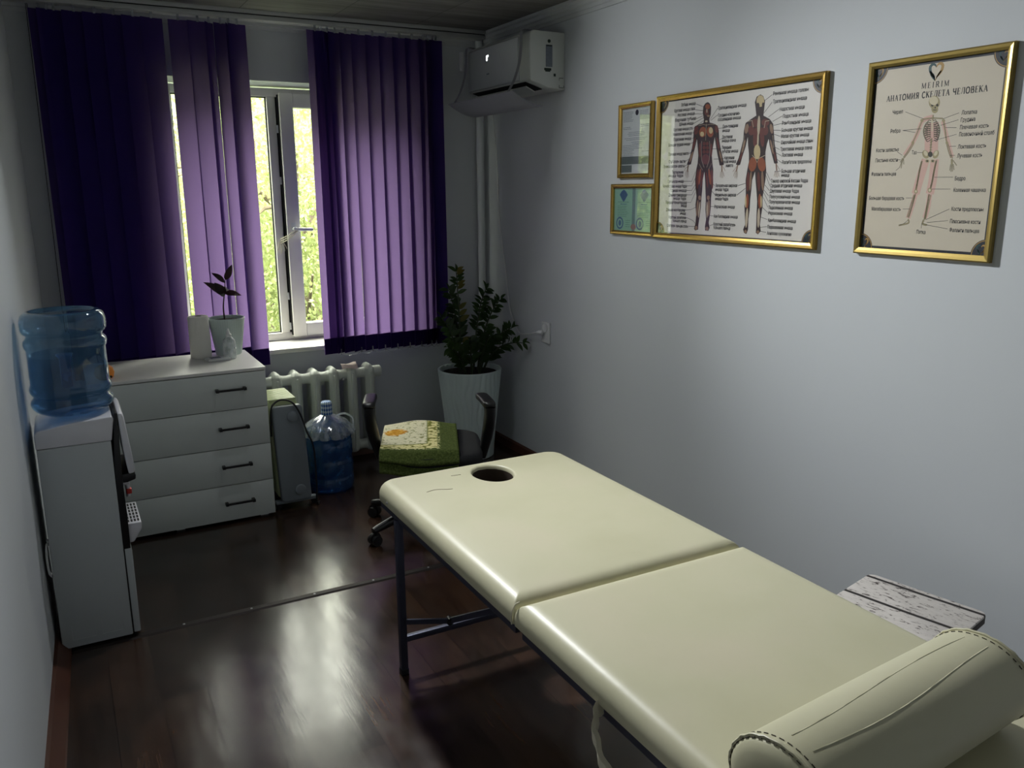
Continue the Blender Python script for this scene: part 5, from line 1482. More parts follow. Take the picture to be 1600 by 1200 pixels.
BE = [('y',[(.6602,.5562),(.6589,.5468),(.6536,.5395),(.6454,.5359),(.6359,.5367),(.6269,.5417),(.6202,.5501),(.6173,.56),(.6186,.5695),(.624,.5768),(.6322,.5803),(.6418,.5794),(.6507,.5743),(.6572,.5661)]),('k',[(.6358,.5411),(.6354,.5363),(.6332,.5326),(.6298,.5307),(.6258,.5311),(.622,.5335),(.6191,.5376),(.6178,.5426),(.6183,.5474),(.6205,.5511),(.6239,.5529),(.6279,.5526),(.6317,.5501),(.6345,.546)]),('k',[(.6624,.5401),(.6621,.5353),(.6605,.5316),(.6578,.5297),(.6547,.53),(.6516,.5324),(.6493,.5364),(.6482,.5413),(.6485,.5461),(.6502,.5498),(.6528,.5517),(.656,.5514),(.659,.549),(.6613,.545)]),('r',[(.644,.4754),(.6421,.4688),(.6356,.4638),(.6257,.4614),(.6144,.4621),(.6039,.4658),(.5963,.4717),(.5932,.4788),(.5952,.4855),(.6019,.4905),(.6119,.4928),(.6232,.492),(.6335,.4883),(.641,.4824)]),('r',[(.6934,.474),(.6918,.4682),(.6864,.4638),(.6782,.4617),(.6687,.4623),(.66,.4655),(.6536,.4707),(.651,.4768),(.6526,.4826),(.6582,.487),(.6665,.489),(.6759,.4883),(.6846,.4851),(.6908,.48)]),('b',[(.583,.456),(.5805,.4481),(.5762,.4422),(.5711,.4394),(.5662,.4403),(.5624,.4447),(.5604,.4517),(.5608,.46),(.5633,.4679),(.5676,.4738),(.5727,.4765),(.5776,.4756),(.5814,.4712),(.5833,.4642)]),('b',[(.7153,.4501),(.7167,.442),(.7161,.4355),(.7137,.4318),(.7099,.4316),(.7055,.435),(.7013,.4414),(.6982,.4494),(.6968,.4575),(.6973,.4641),(.6998,.4678),(.7036,.4679),(.708,.4645),(.7122,.4581)]),('r',[(.6166,.449),(.6155,.4409),(.611,.4345),(.6039,.4313),(.5957,.4317),(.588,.4358),(.5824,.4427),(.5799,.4512),(.581,.4593),(.5856,.4657),(.5927,.4689),(.6009,.4684),(.6085,.4642),(.6141,.4573)]),('r',[(.6907,.4446),(.6898,.4366),(.686,.4304),(.68,.4271),(.6729,.4275),(.6662,.4315),(.6612,.4382),(.6589,.4465),(.6598,.4545),(.6637,.4607),(.6698,.4639),(.6769,.4635),(.6835,.4595),(.6885,.4528)]),('r',[(.6359,.4222),(.6344,.406),(.6307,.3932),(.6254,.3864),(.6198,.3869),(.6148,.3947),(.6114,.4082),(.6105,.4247),(.612,.441),(.6158,.4537),(.6211,.4604),(.6267,.4597),(.6317,.452),(.635,.4386)]),('r',[(.6716,.4215),(.6734,.4052),(.6724,.3921),(.6688,.3847),(.6632,.3847),(.6569,.392),(.6511,.4052),(.6468,.4216),(.645,.438),(.6461,.4511),(.6498,.4583),(.6553,.4582),(.6616,.4509),(.6674,.4378)]),('w',[(.6457,.4658),(.6455,.4496),(.6437,.4367),(.6407,.4297),(.6371,.43),(.6336,.4375),(.6309,.4508),(.6295,.4672),(.6298,.4834),(.6316,.4962),(.6346,.5031),(.6382,.5028),(.6417,.4952),(.6444,.4821)]),('w',[(.6424,.4098),(.6425,.3934),(.6417,.3803),(.6401,.3731),(.6381,.3733),(.6361,.3807),(.6344,.394),(.6334,.4104),(.6333,.4268),(.6341,.4398),(.6356,.4469),(.6376,.4467),(.6397,.4393),(.6414,.4261)]),('y',[(.6551,.3653),(.6544,.353),(.6502,.3433),(.6434,.338),(.6354,.3382),(.6276,.344),(.6217,.3542),(.6189,.3667),(.6196,.3791),(.6239,.3888),(.6307,.394),(.6388,.3936),(.6465,.3878),(.6523,.3777)]),('o',[(.6383,.3162),(.6347,.3042),(.6275,.295),(.618,.2906),(.6082,.2917),(.5999,.2983),(.595,.309),(.5943,.3217),(.598,.3338),(.6053,.3429),(.6148,.3472),(.6246,.3459),(.6327,.3394),(.6376,.3288)]),('o',[(.6864,.3192),(.6878,.3068),(.6847,.2965),(.6779,.2904),(.6685,.2896),(.6584,.2944),(.6498,.3039),(.6442,.3161),(.6428,.3286),(.6459,.3389),(.6529,.345),(.6623,.3456),(.6723,.3407),(.6808,.3313)]),('b',[(.5644,.3872),(.5603,.3749),(.5559,.3654),(.5521,.3603),(.5496,.3608),(.549,.3668),(.5503,.377),(.5533,.3895),(.5574,.4017),(.5618,.4112),(.5656,.4161),(.568,.4156),(.5687,.4097),(.5674,.3995)]),('b',[(.7194,.3822),(.7236,.3698),(.7259,.3599),(.726,.3542),(.7238,.3539),(.7197,.3591),(.7146,.3688),(.7094,.381),(.7052,.3934),(.7029,.4034),(.7028,.4091),(.7051,.4093),(.7092,.4041),(.7143,.3944)]),('r',[(.5523,.3486),(.5486,.3408),(.5445,.3348),(.5409,.3318),(.5384,.3325),(.5376,.3365),(.5387,.3433),(.5413,.3514),(.5451,.3592),(.5491,.3651),(.5527,.3681),(.5552,.3675),(.556,.3634),(.555,.3567)]),('r',[(.7391,.3453),(.7413,.3373),(.7423,.3308),(.7418,.327),(.7399,.3268),(.737,.3302),(.7338,.3366),(.7307,.3446),(.7284,.3526),(.7275,.3592),(.728,.3629),(.7299,.363),(.7327,.3596),(.736,.3533)]),('r',[(.6044,.2513),(.6041,.2345),(.6022,.2209),(.5991,.2135),(.5953,.2136),(.5917,.2212),(.589,.2349),(.5876,.2519),(.5879,.2688),(.5899,.2822),(.593,.2896),(.5967,.2894),(.6003,.2818),(.6031,.2682)]),('b',[(.6153,.2544),(.6144,.2376),(.6126,.2242),(.6103,.2168),(.6078,.2169),(.6057,.2245),(.6044,.2382),(.6041,.255),(.605,.2718),(.6068,.2851),(.6092,.2924),(.6116,.2923),(.6137,.2847),(.615,.2712)]),('r',[(.6638,.2512),(.6652,.2345),(.6648,.2211),(.6625,.2136),(.6589,.2135),(.6547,.2209),(.6506,.2342),(.6476,.2509),(.6462,.2676),(.6467,.281),(.6489,.2884),(.6525,.2884),(.6568,.2811),(.6608,.2678)]),('b',[(.6833,.2542),(.6848,.2376),(.6846,.2243),(.6827,.2168),(.6795,.2167),(.6757,.2241),(.6719,.2373),(.669,.2539),(.6675,.2705),(.6677,.2838),(.6696,.2912),(.6727,.2912),(.6766,.2839),(.6803,.2707)]),('o',[(.606,.1745),(.6056,.1617),(.6036,.1514),(.6004,.1458),(.5966,.1458),(.593,.1515),(.5904,.1619),(.5892,.1747),(.5896,.1875),(.5916,.1977),(.5948,.2033),(.5986,.2032),(.6021,.1975),(.6048,.1872)]),('y',[(.5941,.1719),(.5944,.1617),(.5938,.1534),(.5923,.1488),(.5902,.1488),(.5879,.1533),(.586,.1615),(.5847,.1718),(.5843,.1821),(.585,.1903),(.5865,.1949),(.5886,.1949),(.5908,.1904),(.5928,.1822)]),('o',[(.6774,.1754),(.6776,.1629),(.6759,.1527),(.6728,.1471),(.6688,.147),(.6647,.1526),(.6613,.1626),(.6594,.1752),(.6592,.1878),(.6609,.1979),(.664,.2035),(.668,.2035),(.6721,.198),(.6755,.1879)]),('y',[(.6803,.1729),(.6807,.1628),(.6802,.1548),(.6787,.1503),(.6767,.1502),(.6746,.1547),(.6726,.1627),(.6713,.1728),(.6709,.1828),(.6715,.1909),(.6729,.1953),(.6749,.1954),(.6771,.1909),(.679,.1829)]),('w',[(.6077,.1073),(.6067,.0901),(.6043,.0763),(.6012,.0687),(.5978,.0687),(.5949,.0765),(.5931,.0904),(.5927,.1076),(.5938,.1248),(.5961,.1385),(.5993,.146),(.6026,.1459),(.6055,.1382),(.6073,.1244)]),('w',[(.674,.1093),(.6738,.0924),(.6723,.0788),(.6697,.0712),(.6664,.0712),(.6632,.0787),(.6607,.0923),(.6594,.1092),(.6596,.1262),(.6611,.1397),(.6638,.1472),(.667,.1471),(.6702,.1396),(.6726,.1261)]),('b',[(.6055,.0532),(.605,.0503),(.6031,.0479),(.6002,.0465),(.5968,.0464),(.5937,.0475),(.5914,.0497),(.5904,.0526),(.591,.0555),(.5929,.0579),(.5958,.0593),(.5992,.0595),(.6023,.0583),(.6046,.0561)]),('b',[(.6759,.0542),(.6753,.0513),(.6732,.0489),(.6701,.0475),(.6664,.0474),(.663,.0485),(.6605,.0507),(.6595,.0535),(.6601,.0564),(.6622,.0587),(.6653,.0601),(.669,.0603),(.6724,.0591),(.6748,.057)])]
BS = [('w',.00225,[(.577,.4862),(.5998,.4878),(.6083,.4621)]),('w',.00225,[(.6936,.4813),(.6719,.4803),(.6679,.4552)]),('w',.00225,[(.6108,.3543),(.6301,.3409),(.6405,.3247),(.6482,.3403),(.6829,.3517)]),('k',.00113,[(.6426,.3214),(.6407,.2896)]),('w',.0015,[(.5609,.4331),(.557,.3884)]),('w',.0015,[(.7158,.4247),(.7251,.3781)]),('k',.00113,[(.5912,.4251),(.6046,.3736)]),('k',.00113,[(.677,.4206),(.6769,.3707)]),('b',.00675,[(.5322,.3179),(.5247,.2918)]),('b',.0018,[(.5186,.2952),(.5106,.2736)]),('b',.0018,[(.5228,.2918),(.5189,.2668)]),('b',.0018,[(.5276,.2917),(.5267,.2654)]),('b',.0018,[(.5313,.293),(.5341,.2693)]),('b',.0018,[(.5269,.3128),(.5126,.2986),(.5053,.2922)]),('b',.00675,[(.7424,.3187),(.7483,.2907)]),('b',.0018,[(.7414,.2908),(.7363,.2703)]),('b',.0018,[(.7468,.2876),(.7452,.2665)]),('b',.0018,[(.7511,.2875),(.7531,.2651)]),('b',.0018,[(.7543,.2899),(.7622,.2687)]),('b',.0018,[(.7481,.3124),(.7634,.2935)])]
ST = """Череп|0.102|0.141|0.468
Ребра|0.101|0.138|0.408
Кости запястья|0.051|0.139|0.348
Пястные кости|0.052|0.139|0.315
Фаланги пальцев|0.040|0.138|0.270
Таз|0.189|0.207|0.336
Большая берцовая кость|0.040|0.178|0.190
Малоберцовая кость|0.054|0.169|0.154
Пятка|0.236|0.269|0.083
Лопатка|0.349|0.399|0.448
Грудина|0.349|0.396|0.427
Плечевая кость|0.349|0.442|0.405
Позвоночный столб|0.349|0.461|0.384
Локтевая кость|0.349|0.441|0.347
Лучевая кость|0.350|0.432|0.320
Бедро|0.351|0.386|0.252
Коленная чашечка|0.351|0.456|0.217
Кости предплюсны|0.351|0.456|0.159
Плюсневые кости|0.351|0.451|0.121
Фаланги пальцев|0.352|0.451|0.094"""
SL = [[(.1503,.4661),(.22,.4391)],[(.1471,.4079),(.2162,.4094)],[(.1471,.4079),(.1954,.3987)],[(.134,.3409),(.1547,.3285)],[(.1393,.3147),(.1502,.3144)],[(.1355,.2802),(.1498,.291)],[(.2088,.3355),(.2287,.3347)],[(.1842,.1915),(.2084,.1917)],[(.1761,.1552),(.2035,.1558)],[(.2518,.0951),(.2521,.1113)],[(.3406,.4485),(.2879,.4343)],[(.3411,.4281),(.2819,.4152)],[(.3373,.405),(.3002,.4073)],[(.3398,.385),(.2571,.3685)],[(.3428,.3492),(.3203,.3496)],[(.3428,.3219),(.3257,.3225)],[(.3441,.2558),(.2791,.2567)],[(.3396,.22),(.2749,.2201)],[(.3437,.1583),(.2647,.1228)],[(.3432,.1225),(.2694,.1139)],[(.345,.0967),(.2703,.1061)]]
SKP = [('p',.01474,[(.2518,.443),(.2171,.433),(.2031,.3964),(.1882,.3656),(.1623,.3282)]),('p',.0134,[(.2886,.4282),(.3107,.372),(.3333,.3161)]),('p',.0469,[(.2504,.4246),(.2602,.3248)]),('p',.02948,[(.2422,.3129),(.2277,.2497),(.2181,.2047)]),('p',.02948,[(.2746,.3118),(.275,.2492),(.2695,.2049)]),('p',.01742,[(.2181,.2047),(.2084,.1591),(.1993,.1261)]),('p',.01742,[(.2695,.2049),(.2676,.1601),(.2604,.1278)])]
SKB = [('g',.00302,[(.2525,.4491),(.2533,.4306)]),('g',.00402,[(.2553,.3779),(.2558,.3499),(.2573,.3249)]),('w',.00402,[(.2507,.4338),(.2548,.3996)]),('g',.00268,[(.2179,.438),(.2501,.4394),(.2877,.4355)]),('g',.00335,[(.2147,.4345),(.2027,.3996),(.1893,.3687)]),('g',.00234,[(.1882,.3656),(.1744,.3419),(.1593,.3219)]),('g',.00168,[(.1928,.3641),(.1791,.3404),(.1619,.3192)]),('g',.00335,[(.2907,.428),(.3011,.3939),(.309,.363)]),('g',.00234,[(.3094,.3599),(.3193,.335),(.33,.315)]),('g',.00168,[(.3136,.3597),(.3249,.3348),(.3351,.313)]),('g',.00134,[(.1594,.3206),(.1561,.3026),(.1549,.2864)]),('g',.00134,[(.1581,.3187),(.1524,.3014),(.149,.291)]),('g',.00134,[(.1604,.3186),(.1634,.2991)]),('g',.00134,[(.1558,.3188),(.1488,.306)]),('g',.00536,[(.3332,.3113),(.3353,.2947)]),('g',.00134,[(.3311,.2948),(.3306,.2763)]),('g',.00134,[(.3346,.2947),(.3352,.2726)]),('g',.00134,[(.3373,.2946),(.34,.2731)]),('g',.00134,[(.3399,.2958),(.3448,.2779)]),('g',.00134,[(.3378,.3074),(.352,.2912)]),('g',.00469,[(.2296,.3082),(.2254,.288),(.221,.2433),(.2187,.2189)]),('g',.00469,[(.2807,.3085),(.2769,.2805),(.2739,.246),(.2698,.2201)]),('w',.00201,[(.2296,.3082),(.2254,.288),(.221,.2433),(.2187,.2189)]),('w',.00201,[(.2807,.3085),(.2769,.2805),(.2739,.246),(.2698,.2201)]),('g',.00368,[(.2175,.2034),(.2099,.1657),(.2007,.1275)]),('g',.00201,[(.2133,.2014),(.2039,.1656),(.1959,.1293)]),('g',.00368,[(.2675,.2036),(.2646,.1665),(.2596,.1226)]),('g',.00201,[(.2735,.2017),(.269,.1666),(.2638,.1247)]),('w',.00168,[(.2175,.2034),(.2099,.1657),(.2007,.1275)]),('w',.00168,[(.2675,.2036),(.2646,.1665),(.2596,.1226)]),('g',.00402,[(.1997,.1228),(.204,.1117),(.1879,.1059),(.1667,.1012)]),('k',.00134,[(.1987,.1182),(.1839,.1071),(.1667,.1012)]),('g',.00469,[(.2574,.1225),(.2553,.1095),(.2703,.1061)]),('k',.00134,[(.255,.1114),(.2763,.105)]),('k',.00214,[(.2475,.431),(.239,.434),(.2353,.4256),(.2401,.4179),(.2457,.4225)]),('k',.00214,[(.2554,.4304),(.2623,.4336),(.2665,.4248),(.2642,.4175),(.2593,.4216)]),('g',.00101,[(.2476,.4303),(.2392,.4328),(.2354,.425),(.2401,.4185)]),('g',.00101,[(.2555,.4298),(.2624,.4324),(.2665,.4241),(.2642,.4182)]),('k',.00214,[(.2483,.4248),(.2347,.4281),(.2288,.4198),(.2355,.412),(.2464,.4162)]),('k',.00214,[(.2561,.4242),(.2677,.4271),(.2732,.4182),(.2696,.4111),(.26,.4154)]),('g',.00101,[(.2483,.4241),(.2348,.4269),(.2288,.4192),(.2354,.4126)]),('g',.00101,[(.2562,.4236),(.2678,.4259),(.2733,.4176),(.2695,.4117)]),('k',.00214,[(.249,.4185),(.2324,.4221),(.2251,.4138),(.2329,.4059),(.2472,.41)]),('k',.00214,[(.2569,.418),(.2712,.4208),(.2776,.4118),(.2731,.4047),(.2608,.4092)]),('g',.00101,[(.2491,.4179),(.2325,.4208),(.2252,.4132),(.2329,.4065)]),('g',.00101,[(.257,.4174),(.2713,.4195),(.2777,.4112),(.273,.4053)]),('k',.00214,[(.2497,.4123),(.2311,.416),(.223,.4078),(.2315,.3998),(.2479,.4038)]),('k',.00214,[(.2576,.4118),(.2738,.4145),(.2807,.4055),(.2757,.3984),(.2615,.4029)]),('g',.00101,[(.2498,.4117),(.2312,.4147),(.223,.4071),(.2314,.4004)]),('g',.00101,[(.2577,.4112),(.2739,.4133),(.2808,.4049),(.2756,.399)]),('k',.00214,[(.2505,.4061),(.2313,.4097),(.223,.4015),(.2317,.3935),(.2487,.3975)]),('k',.00214,[(.2584,.4056),(.275,.4083),(.2821,.3993),(.2769,.3922),(.2623,.3967)]),('g',.00101,[(.2506,.4055),(.2315,.4085),(.223,.4009),(.2316,.3941)]),('g',.00101,[(.2584,.405),(.2751,.407),(.2821,.3987),(.2768,.3928)]),('k',.00214,[(.2512,.3999),(.2326,.4034),(.2244,.3952),(.233,.3872),(.2494,.3913)]),('k',.00214,[(.2591,.3994),(.2752,.4021),(.2822,.3931),(.2772,.386),(.263,.3905)]),('g',.00101,[(.2513,.3992),(.2327,.4022),(.2245,.3946),(.2329,.3878)]),('g',.00101,[(.2592,.3988),(.2754,.4009),(.2823,.3925),(.2771,.3867)]),('k',.00214,[(.252,.3936),(.2343,.3971),(.2266,.3888),(.2348,.3809),(.2501,.385)]),('k',.00214,[(.2599,.3932),(.2751,.396),(.2818,.387),(.277,.3799),(.2638,.3843)]),('g',.00101,[(.2521,.393),(.2345,.3959),(.2267,.3882),(.2348,.3815)]),('g',.00101,[(.2599,.3926),(.2752,.3948),(.2818,.3864),(.2769,.3805)]),('k',.00214,[(.2527,.3874),(.2371,.3907),(.2303,.3824),(.2378,.3745),(.2509,.3788)]),('k',.00214,[(.2606,.387),(.274,.3899),(.2801,.381),(.2759,.3738),(.2645,.3781)]),('g',.00101,[(.2528,.3868),(.2373,.3895),(.2304,.3817),(.2377,.3751)]),('g',.00101,[(.2607,.3863),(.2741,.3887),(.2802,.3803),(.2758,.3744)]),('k',.00214,[(.2535,.3811),(.2409,.3843),(.2354,.3759),(.2418,.368),(.2516,.3725)]),('k',.00214,[(.2614,.3807),(.272,.3839),(.2773,.375),(.2739,.3677),(.2653,.3719)]),('g',.00101,[(.2535,.3805),(.2411,.383),(.2355,.3752),(.2417,.3687)]),('g',.00101,[(.2614,.3801),(.2721,.3826),(.2773,.3743),(.2738,.3683)]),('k',.0008,[(.2486,.3739),(.2586,.3741)]),('k',.0008,[(.2496,.3658),(.2596,.3659)]),('k',.0008,[(.2505,.3577),(.2605,.3578)]),('k',.0008,[(.2515,.3495),(.2615,.3497)]),('k',.0008,[(.2525,.3413),(.2625,.3416)]),('k',.0008,[(.2535,.3332),(.2635,.3334)])]
SKE = [('g',[(.272,.4853),(.2711,.4767),(.2665,.4701),(.259,.4668),(.2501,.4675),(.2416,.4721),(.2351,.4797),(.2321,.4887),(.233,.4974),(.2378,.504),(.2453,.5072),(.2542,.5064),(.2626,.5017),(.269,.4942)]),('g',[(.2682,.465),(.2676,.4597),(.2648,.4557),(.2602,.4537),(.2548,.4541),(.2497,.4568),(.2458,.4614),(.2439,.4669),(.2445,.4722),(.2474,.4762),(.252,.4782),(.2573,.4777),(.2625,.4749),(.2663,.4704)]),('k',[(.2503,.4786),(.2501,.4768),(.2491,.4754),(.2475,.4747),(.2456,.4748),(.2438,.4758),(.2424,.4774),(.2417,.4793),(.2419,.4812),(.243,.4826),(.2446,.4833),(.2465,.4831),(.2483,.4821),(.2497,.4805)]),('k',[(.2674,.4772),(.2672,.4753),(.2662,.474),(.2646,.4733),(.2627,.4734),(.2609,.4744),(.2595,.476),(.2589,.4779),(.2591,.4797),(.2601,.4811),(.2617,.4818),(.2636,.4816),(.2654,.4807),(.2667,.4791)]),('k',[(.2591,.4706),(.259,.4692),(.2585,.4682),(.2578,.4677),(.2568,.4678),(.2559,.4684),(.2552,.4696),(.2548,.4709),(.2548,.4722),(.2553,.4733),(.2561,.4738),(.257,.4737),(.258,.473),(.2587,.4719)]),('k',[(.2642,.4628),(.2635,.4624),(.2614,.4621),(.2583,.4621),(.2548,.4624),(.2516,.4629),(.2494,.4635),(.2485,.4641),(.2492,.4645),(.2514,.4648),(.2545,.4648),(.258,.4645),(.2611,.464),(.2634,.4634)]),('y',[(.265,.4907),(.2642,.485),(.2605,.4807),(.2545,.4786),(.2475,.4792),(.2409,.4823),(.2359,.4874),(.2336,.4935),(.2345,.4993),(.2383,.5036),(.2443,.5056),(.2513,.505),(.2579,.5018),(.2628,.4967)]),('g',[(.2503,.3325),(.2529,.3266),(.253,.3211),(.2506,.317),(.2461,.3153),(.2405,.3162),(.2348,.3196),(.2302,.3247),(.2276,.3307),(.2275,.3363),(.23,.3403),(.2345,.342),(.2401,.3411),(.2458,.3377)]),('g',[(.2857,.3233),(.2826,.3184),(.2782,.3153),(.2734,.3145),(.2692,.3163),(.2663,.3203),(.2655,.3257),(.2668,.3314),(.27,.3363),(.2744,.3394),(.2792,.3401),(.2834,.3383),(.2861,.3344),(.287,.329)]),('k',[(.2656,.3277),(.2652,.324),(.2632,.321),(.2599,.3194),(.256,.3195),(.2524,.3214),(.2496,.3245),(.2483,.3284),(.2487,.3322),(.2507,.3351),(.254,.3367),(.2578,.3365),(.2615,.3347),(.2643,.3316)]),('y',[(.2456,.334),(.2473,.3302),(.2475,.3268),(.2463,.3243),(.2438,.3234),(.2405,.3241),(.2371,.3263),(.2343,.3296),(.2325,.3334),(.2323,.3368),(.2335,.3393),(.2361,.3403),(.2393,.3395),(.2427,.3373)]),('y',[(.2813,.3282),(.2794,.325),(.2767,.323),(.2739,.3224),(.2715,.3234),(.27,.3258),(.2696,.3292),(.2705,.3328),(.2724,.3359),(.2751,.338),(.2779,.3385),(.2803,.3375),(.2818,.3351),(.2822,.3318)]),('g',[(.2558,.3074),(.2554,.3052),(.2536,.3035),(.2508,.3026),(.2476,.3027),(.2445,.3038),(.2423,.3056),(.2413,.3078),(.2418,.31),(.2436,.3117),(.2464,.3126),(.2496,.3125),(.2526,.3114),(.2548,.3096)]),('g',[(.2752,.3068),(.2747,.3047),(.273,.303),(.2702,.3021),(.267,.3022),(.264,.3032),(.2618,.3051),(.2609,.3073),(.2613,.3094),(.2631,.3111),(.2659,.312),(.2691,.3119),(.272,.3108),(.2742,.309)]),('k',[(.2522,.3075),(.252,.3064),(.2511,.3056),(.2497,.3051),(.2481,.3052),(.2466,.3057),(.2454,.3066),(.245,.3077),(.2452,.3088),(.2461,.3097),(.2475,.3101),(.2491,.3101),(.2506,.3095),(.2517,.3086)]),('k',[(.2716,.3069),(.2714,.3059),(.2705,.305),(.2691,.3046),(.2675,.3046),(.266,.3052),(.2649,.3061),(.2645,.3072),(.2647,.3082),(.2656,.3091),(.267,.3095),(.2686,.3095),(.27,.3089),(.2711,.308)]),('g',[(.2254,.2125),(.2251,.2094),(.2235,.2069),(.221,.2055),(.218,.2055),(.2152,.2069),(.213,.2094),(.212,.2125),(.2123,.2155),(.2139,.218),(.2164,.2194),(.2194,.2194),(.2222,.218),(.2244,.2155)]),('g',[(.2753,.2163),(.275,.213),(.2733,.2104),(.2706,.2089),(.2674,.2089),(.2643,.2103),(.262,.213),(.2609,.2163),(.2612,.2196),(.2629,.2223),(.2656,.2237),(.2688,.2237),(.2719,.2223),(.2742,.2196)]),('w',[(.2224,.2125),(.2222,.2108),(.2214,.2094),(.22,.2087),(.2183,.2087),(.2167,.2094),(.2155,.2108),(.215,.2125),(.2151,.2141),(.216,.2155),(.2174,.2162),(.2191,.2162),(.2207,.2155),(.2219,.2141)]),('w',[(.2724,.2163),(.2723,.2144),(.2712,.2128),(.2696,.212),(.2677,.212),(.2658,.2128),(.2644,.2144),(.2638,.2163),(.264,.2182),(.265,.2198),(.2666,.2206),(.2686,.2206),(.2704,.2198),(.2718,.2182)]),('g',[(.1947,.3672),(.1944,.365),(.1932,.3633),(.1912,.3624),(.1889,.3625),(.1866,.3636),(.185,.3654),(.1842,.3677),(.1845,.3698),(.1857,.3716),(.1877,.3724),(.19,.3723),(.1922,.3712),(.1939,.3694)]),('g',[(.3155,.3608),(.3153,.3587),(.3141,.3571),(.3123,.3562),(.3101,.3563),(.3081,.3573),(.3065,.3591),(.3058,.3613),(.306,.3634),(.3071,.365),(.309,.3659),(.3111,.3658),(.3132,.3647),(.3148,.363)]),('g',[(.2206,.4341),(.2202,.4319),(.2188,.4303),(.2166,.4295),(.214,.4296),(.2115,.4308),(.2097,.4326),(.2088,.4349),(.2092,.437),(.2106,.4386),(.2128,.4394),(.2154,.4393),(.2179,.4381),(.2197,.4363)]),('g',[(.2962,.4289),(.2959,.4268),(.2945,.4252),(.2924,.4244),(.2899,.4245),(.2876,.4256),(.2858,.4275),(.285,.4296),(.2853,.4317),(.2866,.4333),(.2888,.4341),(.2912,.4339),(.2936,.4328),(.2954,.431)])]

FILL_AT = (1.05, 3.75, 2.535); FILL_AIM = (1.60, -0.6, 0.78); FILL_W = 315.0; FILL_CONE = 106; FILL_DISK_W = 23.0  # unseen spotlight added to brighten the room beyond what the window gives
SKY_LO, SKY_HI = 1.5, 26.0
SKY_COL = (1.0, 0.97, 0.86, 1)
EXPO = -0.08

# ---------------------------------------------------------------- framed prints on the right wall
FA = 0.0095       # depth of the print behind the frame lip
def plane(y0, z0):
    return lambda a, b, d=0.0: (XR - d, y0 - a, z0 + b)
def frame_mesh(fn, w, h, fw, dep, ins0=0.0):
    prof = [(0, 0.001), (0, dep * .8), (fw * .22, dep), (fw * .62, dep * .92), (fw, dep * .72), (fw, 0.004), (fw * .5, 0.001)]
    L = []
    for i, d in prof:
        L.append([fn(i, i, d), fn(w - i, i, d), fn(w - i, h - i, d), fn(i, h - i, d)])
    return MB().loops(L, close=True)
class Art:
    """flat printed shapes, stacked a fraction of a millimetre apart"""
    def __init__(s, fn, d0): s.fn = fn; s.d = d0; s.g = {}
    def up(s): s.d += 0.000006
    def mb(s, part):
        if part not in s.g: s.g[part] = {}
        return s.g[part]
    def poly(s, part, mt, pts):
        s.mb(part).setdefault(mt, MB()).poly([s.fn(a, b, s.d) for a, b in pts])
    def stroke(s, part, mt, pts, w):
        mb = s.mb(part).setdefault(mt, MB()); n = len(pts); e = []
        ws = w if isinstance(w, list) else [w] * n
        for i, p in enumerate(pts):
            q = pts[min(i + 1, n - 1)]; o = pts[max(i - 1, 0)]
            dx, dy = q[0] - o[0], q[1] - o[1]; l = math.hypot(dx, dy) or 1
            e.append(((p[0] - dy / l * ws[i] / 2, p[1] + dx / l * ws[i] / 2), (p[0] + dy / l * ws[i] / 2, p[1] - dx / l * ws[i] / 2)))
        for i in range(n - 1):
            mb.poly([s.fn(*e[i][0], s.d), s.fn(*e[i + 1][0], s.d), s.fn(*e[i + 1][1], s.d), s.fn(*e[i][1], s.d)])
    def text(s, part, mt, t, a0, a1, bc, cap, off=0.02):
        mb = s.mb(part).setdefault(mt, MB())
        put_text(mb, t, lambda a, b: s.fn(a, b, s.d), a0, a1, bc, cap, off)
    def done(s, parent):
        for part, g in s.g.items():
            allm = MB(); names = []
            for mt, mb in g.items():
                k = len(names); names.append(mt); b = len(allm.v)
                allm.v += mb.v; allm.f += [tuple(i + b for i in f) for f in mb.f]; allm.m += [k] * len(mb.f)
            build(part, allm, names, parent, recalc=False, smooth=False, weld=False)
def ellp(cx, cy, rx, ry, n=16, rot=0.0, a0=0, a1=2 * PI):
    c, s = math.cos(rot), math.sin(rot)
    return [(cx + rx * math.cos(w) * c - ry * math.sin(w) * s, cy + rx * math.cos(w) * s + ry * math.sin(w) * c) for w in [a0 + (a1 - a0) * i / n for i in range(n + (0 if a1 - a0 > 6.2 else 1))]]
def catm(p, n=4):
    out = []
    for i in range(len(p) - 1):
        p0, p1, p2, p3 = p[max(i - 1, 0)], p[i], p[i + 1], p[min(i + 2, len(p) - 1)]
        for k in range(n):
            t = k / n
            out.append(tuple(0.5 * (2 * p1[j] + (p2[j] - p0[j]) * t + (2 * p0[j] - 5 * p1[j] + 4 * p2[j] - p3[j]) * t * t + (3 * p1[j] - p0[j] - 3 * p2[j] + p3[j]) * t ** 3) for j in (0, 1)))
    return out + [p[-1]]
def picture(name, label, cat, y0, z0, w, h, fw, dep, fmat, pmat, glass=True):
    t = thing(name, label, cat, (XR, y0 - w / 2, z0))
    fn = plane(y0, z0)
    build('frame', frame_mesh(fn, w, h, fw, dep), fmat, t, smooth=False)
    e = fw * .55
    pm = MB().prism([(e, e), (w - e, e), (w - e, h - e), (e, h - e)], lambda a, b, d: fn(a, b, d), 0.002, FA * .62)
    build('print', pm, pmat, t, smooth=False)
    if glass:
        gm = MB().prism([(e, e), (w - e, e), (w - e, h - e), (e, h - e)], lambda a, b, d: fn(a, b, d), 0.0088, 0.0102)
        build('glass', gm, 'pglass', t, smooth=False)
    return t, Art(fn, FA * .62 + 0.00004)
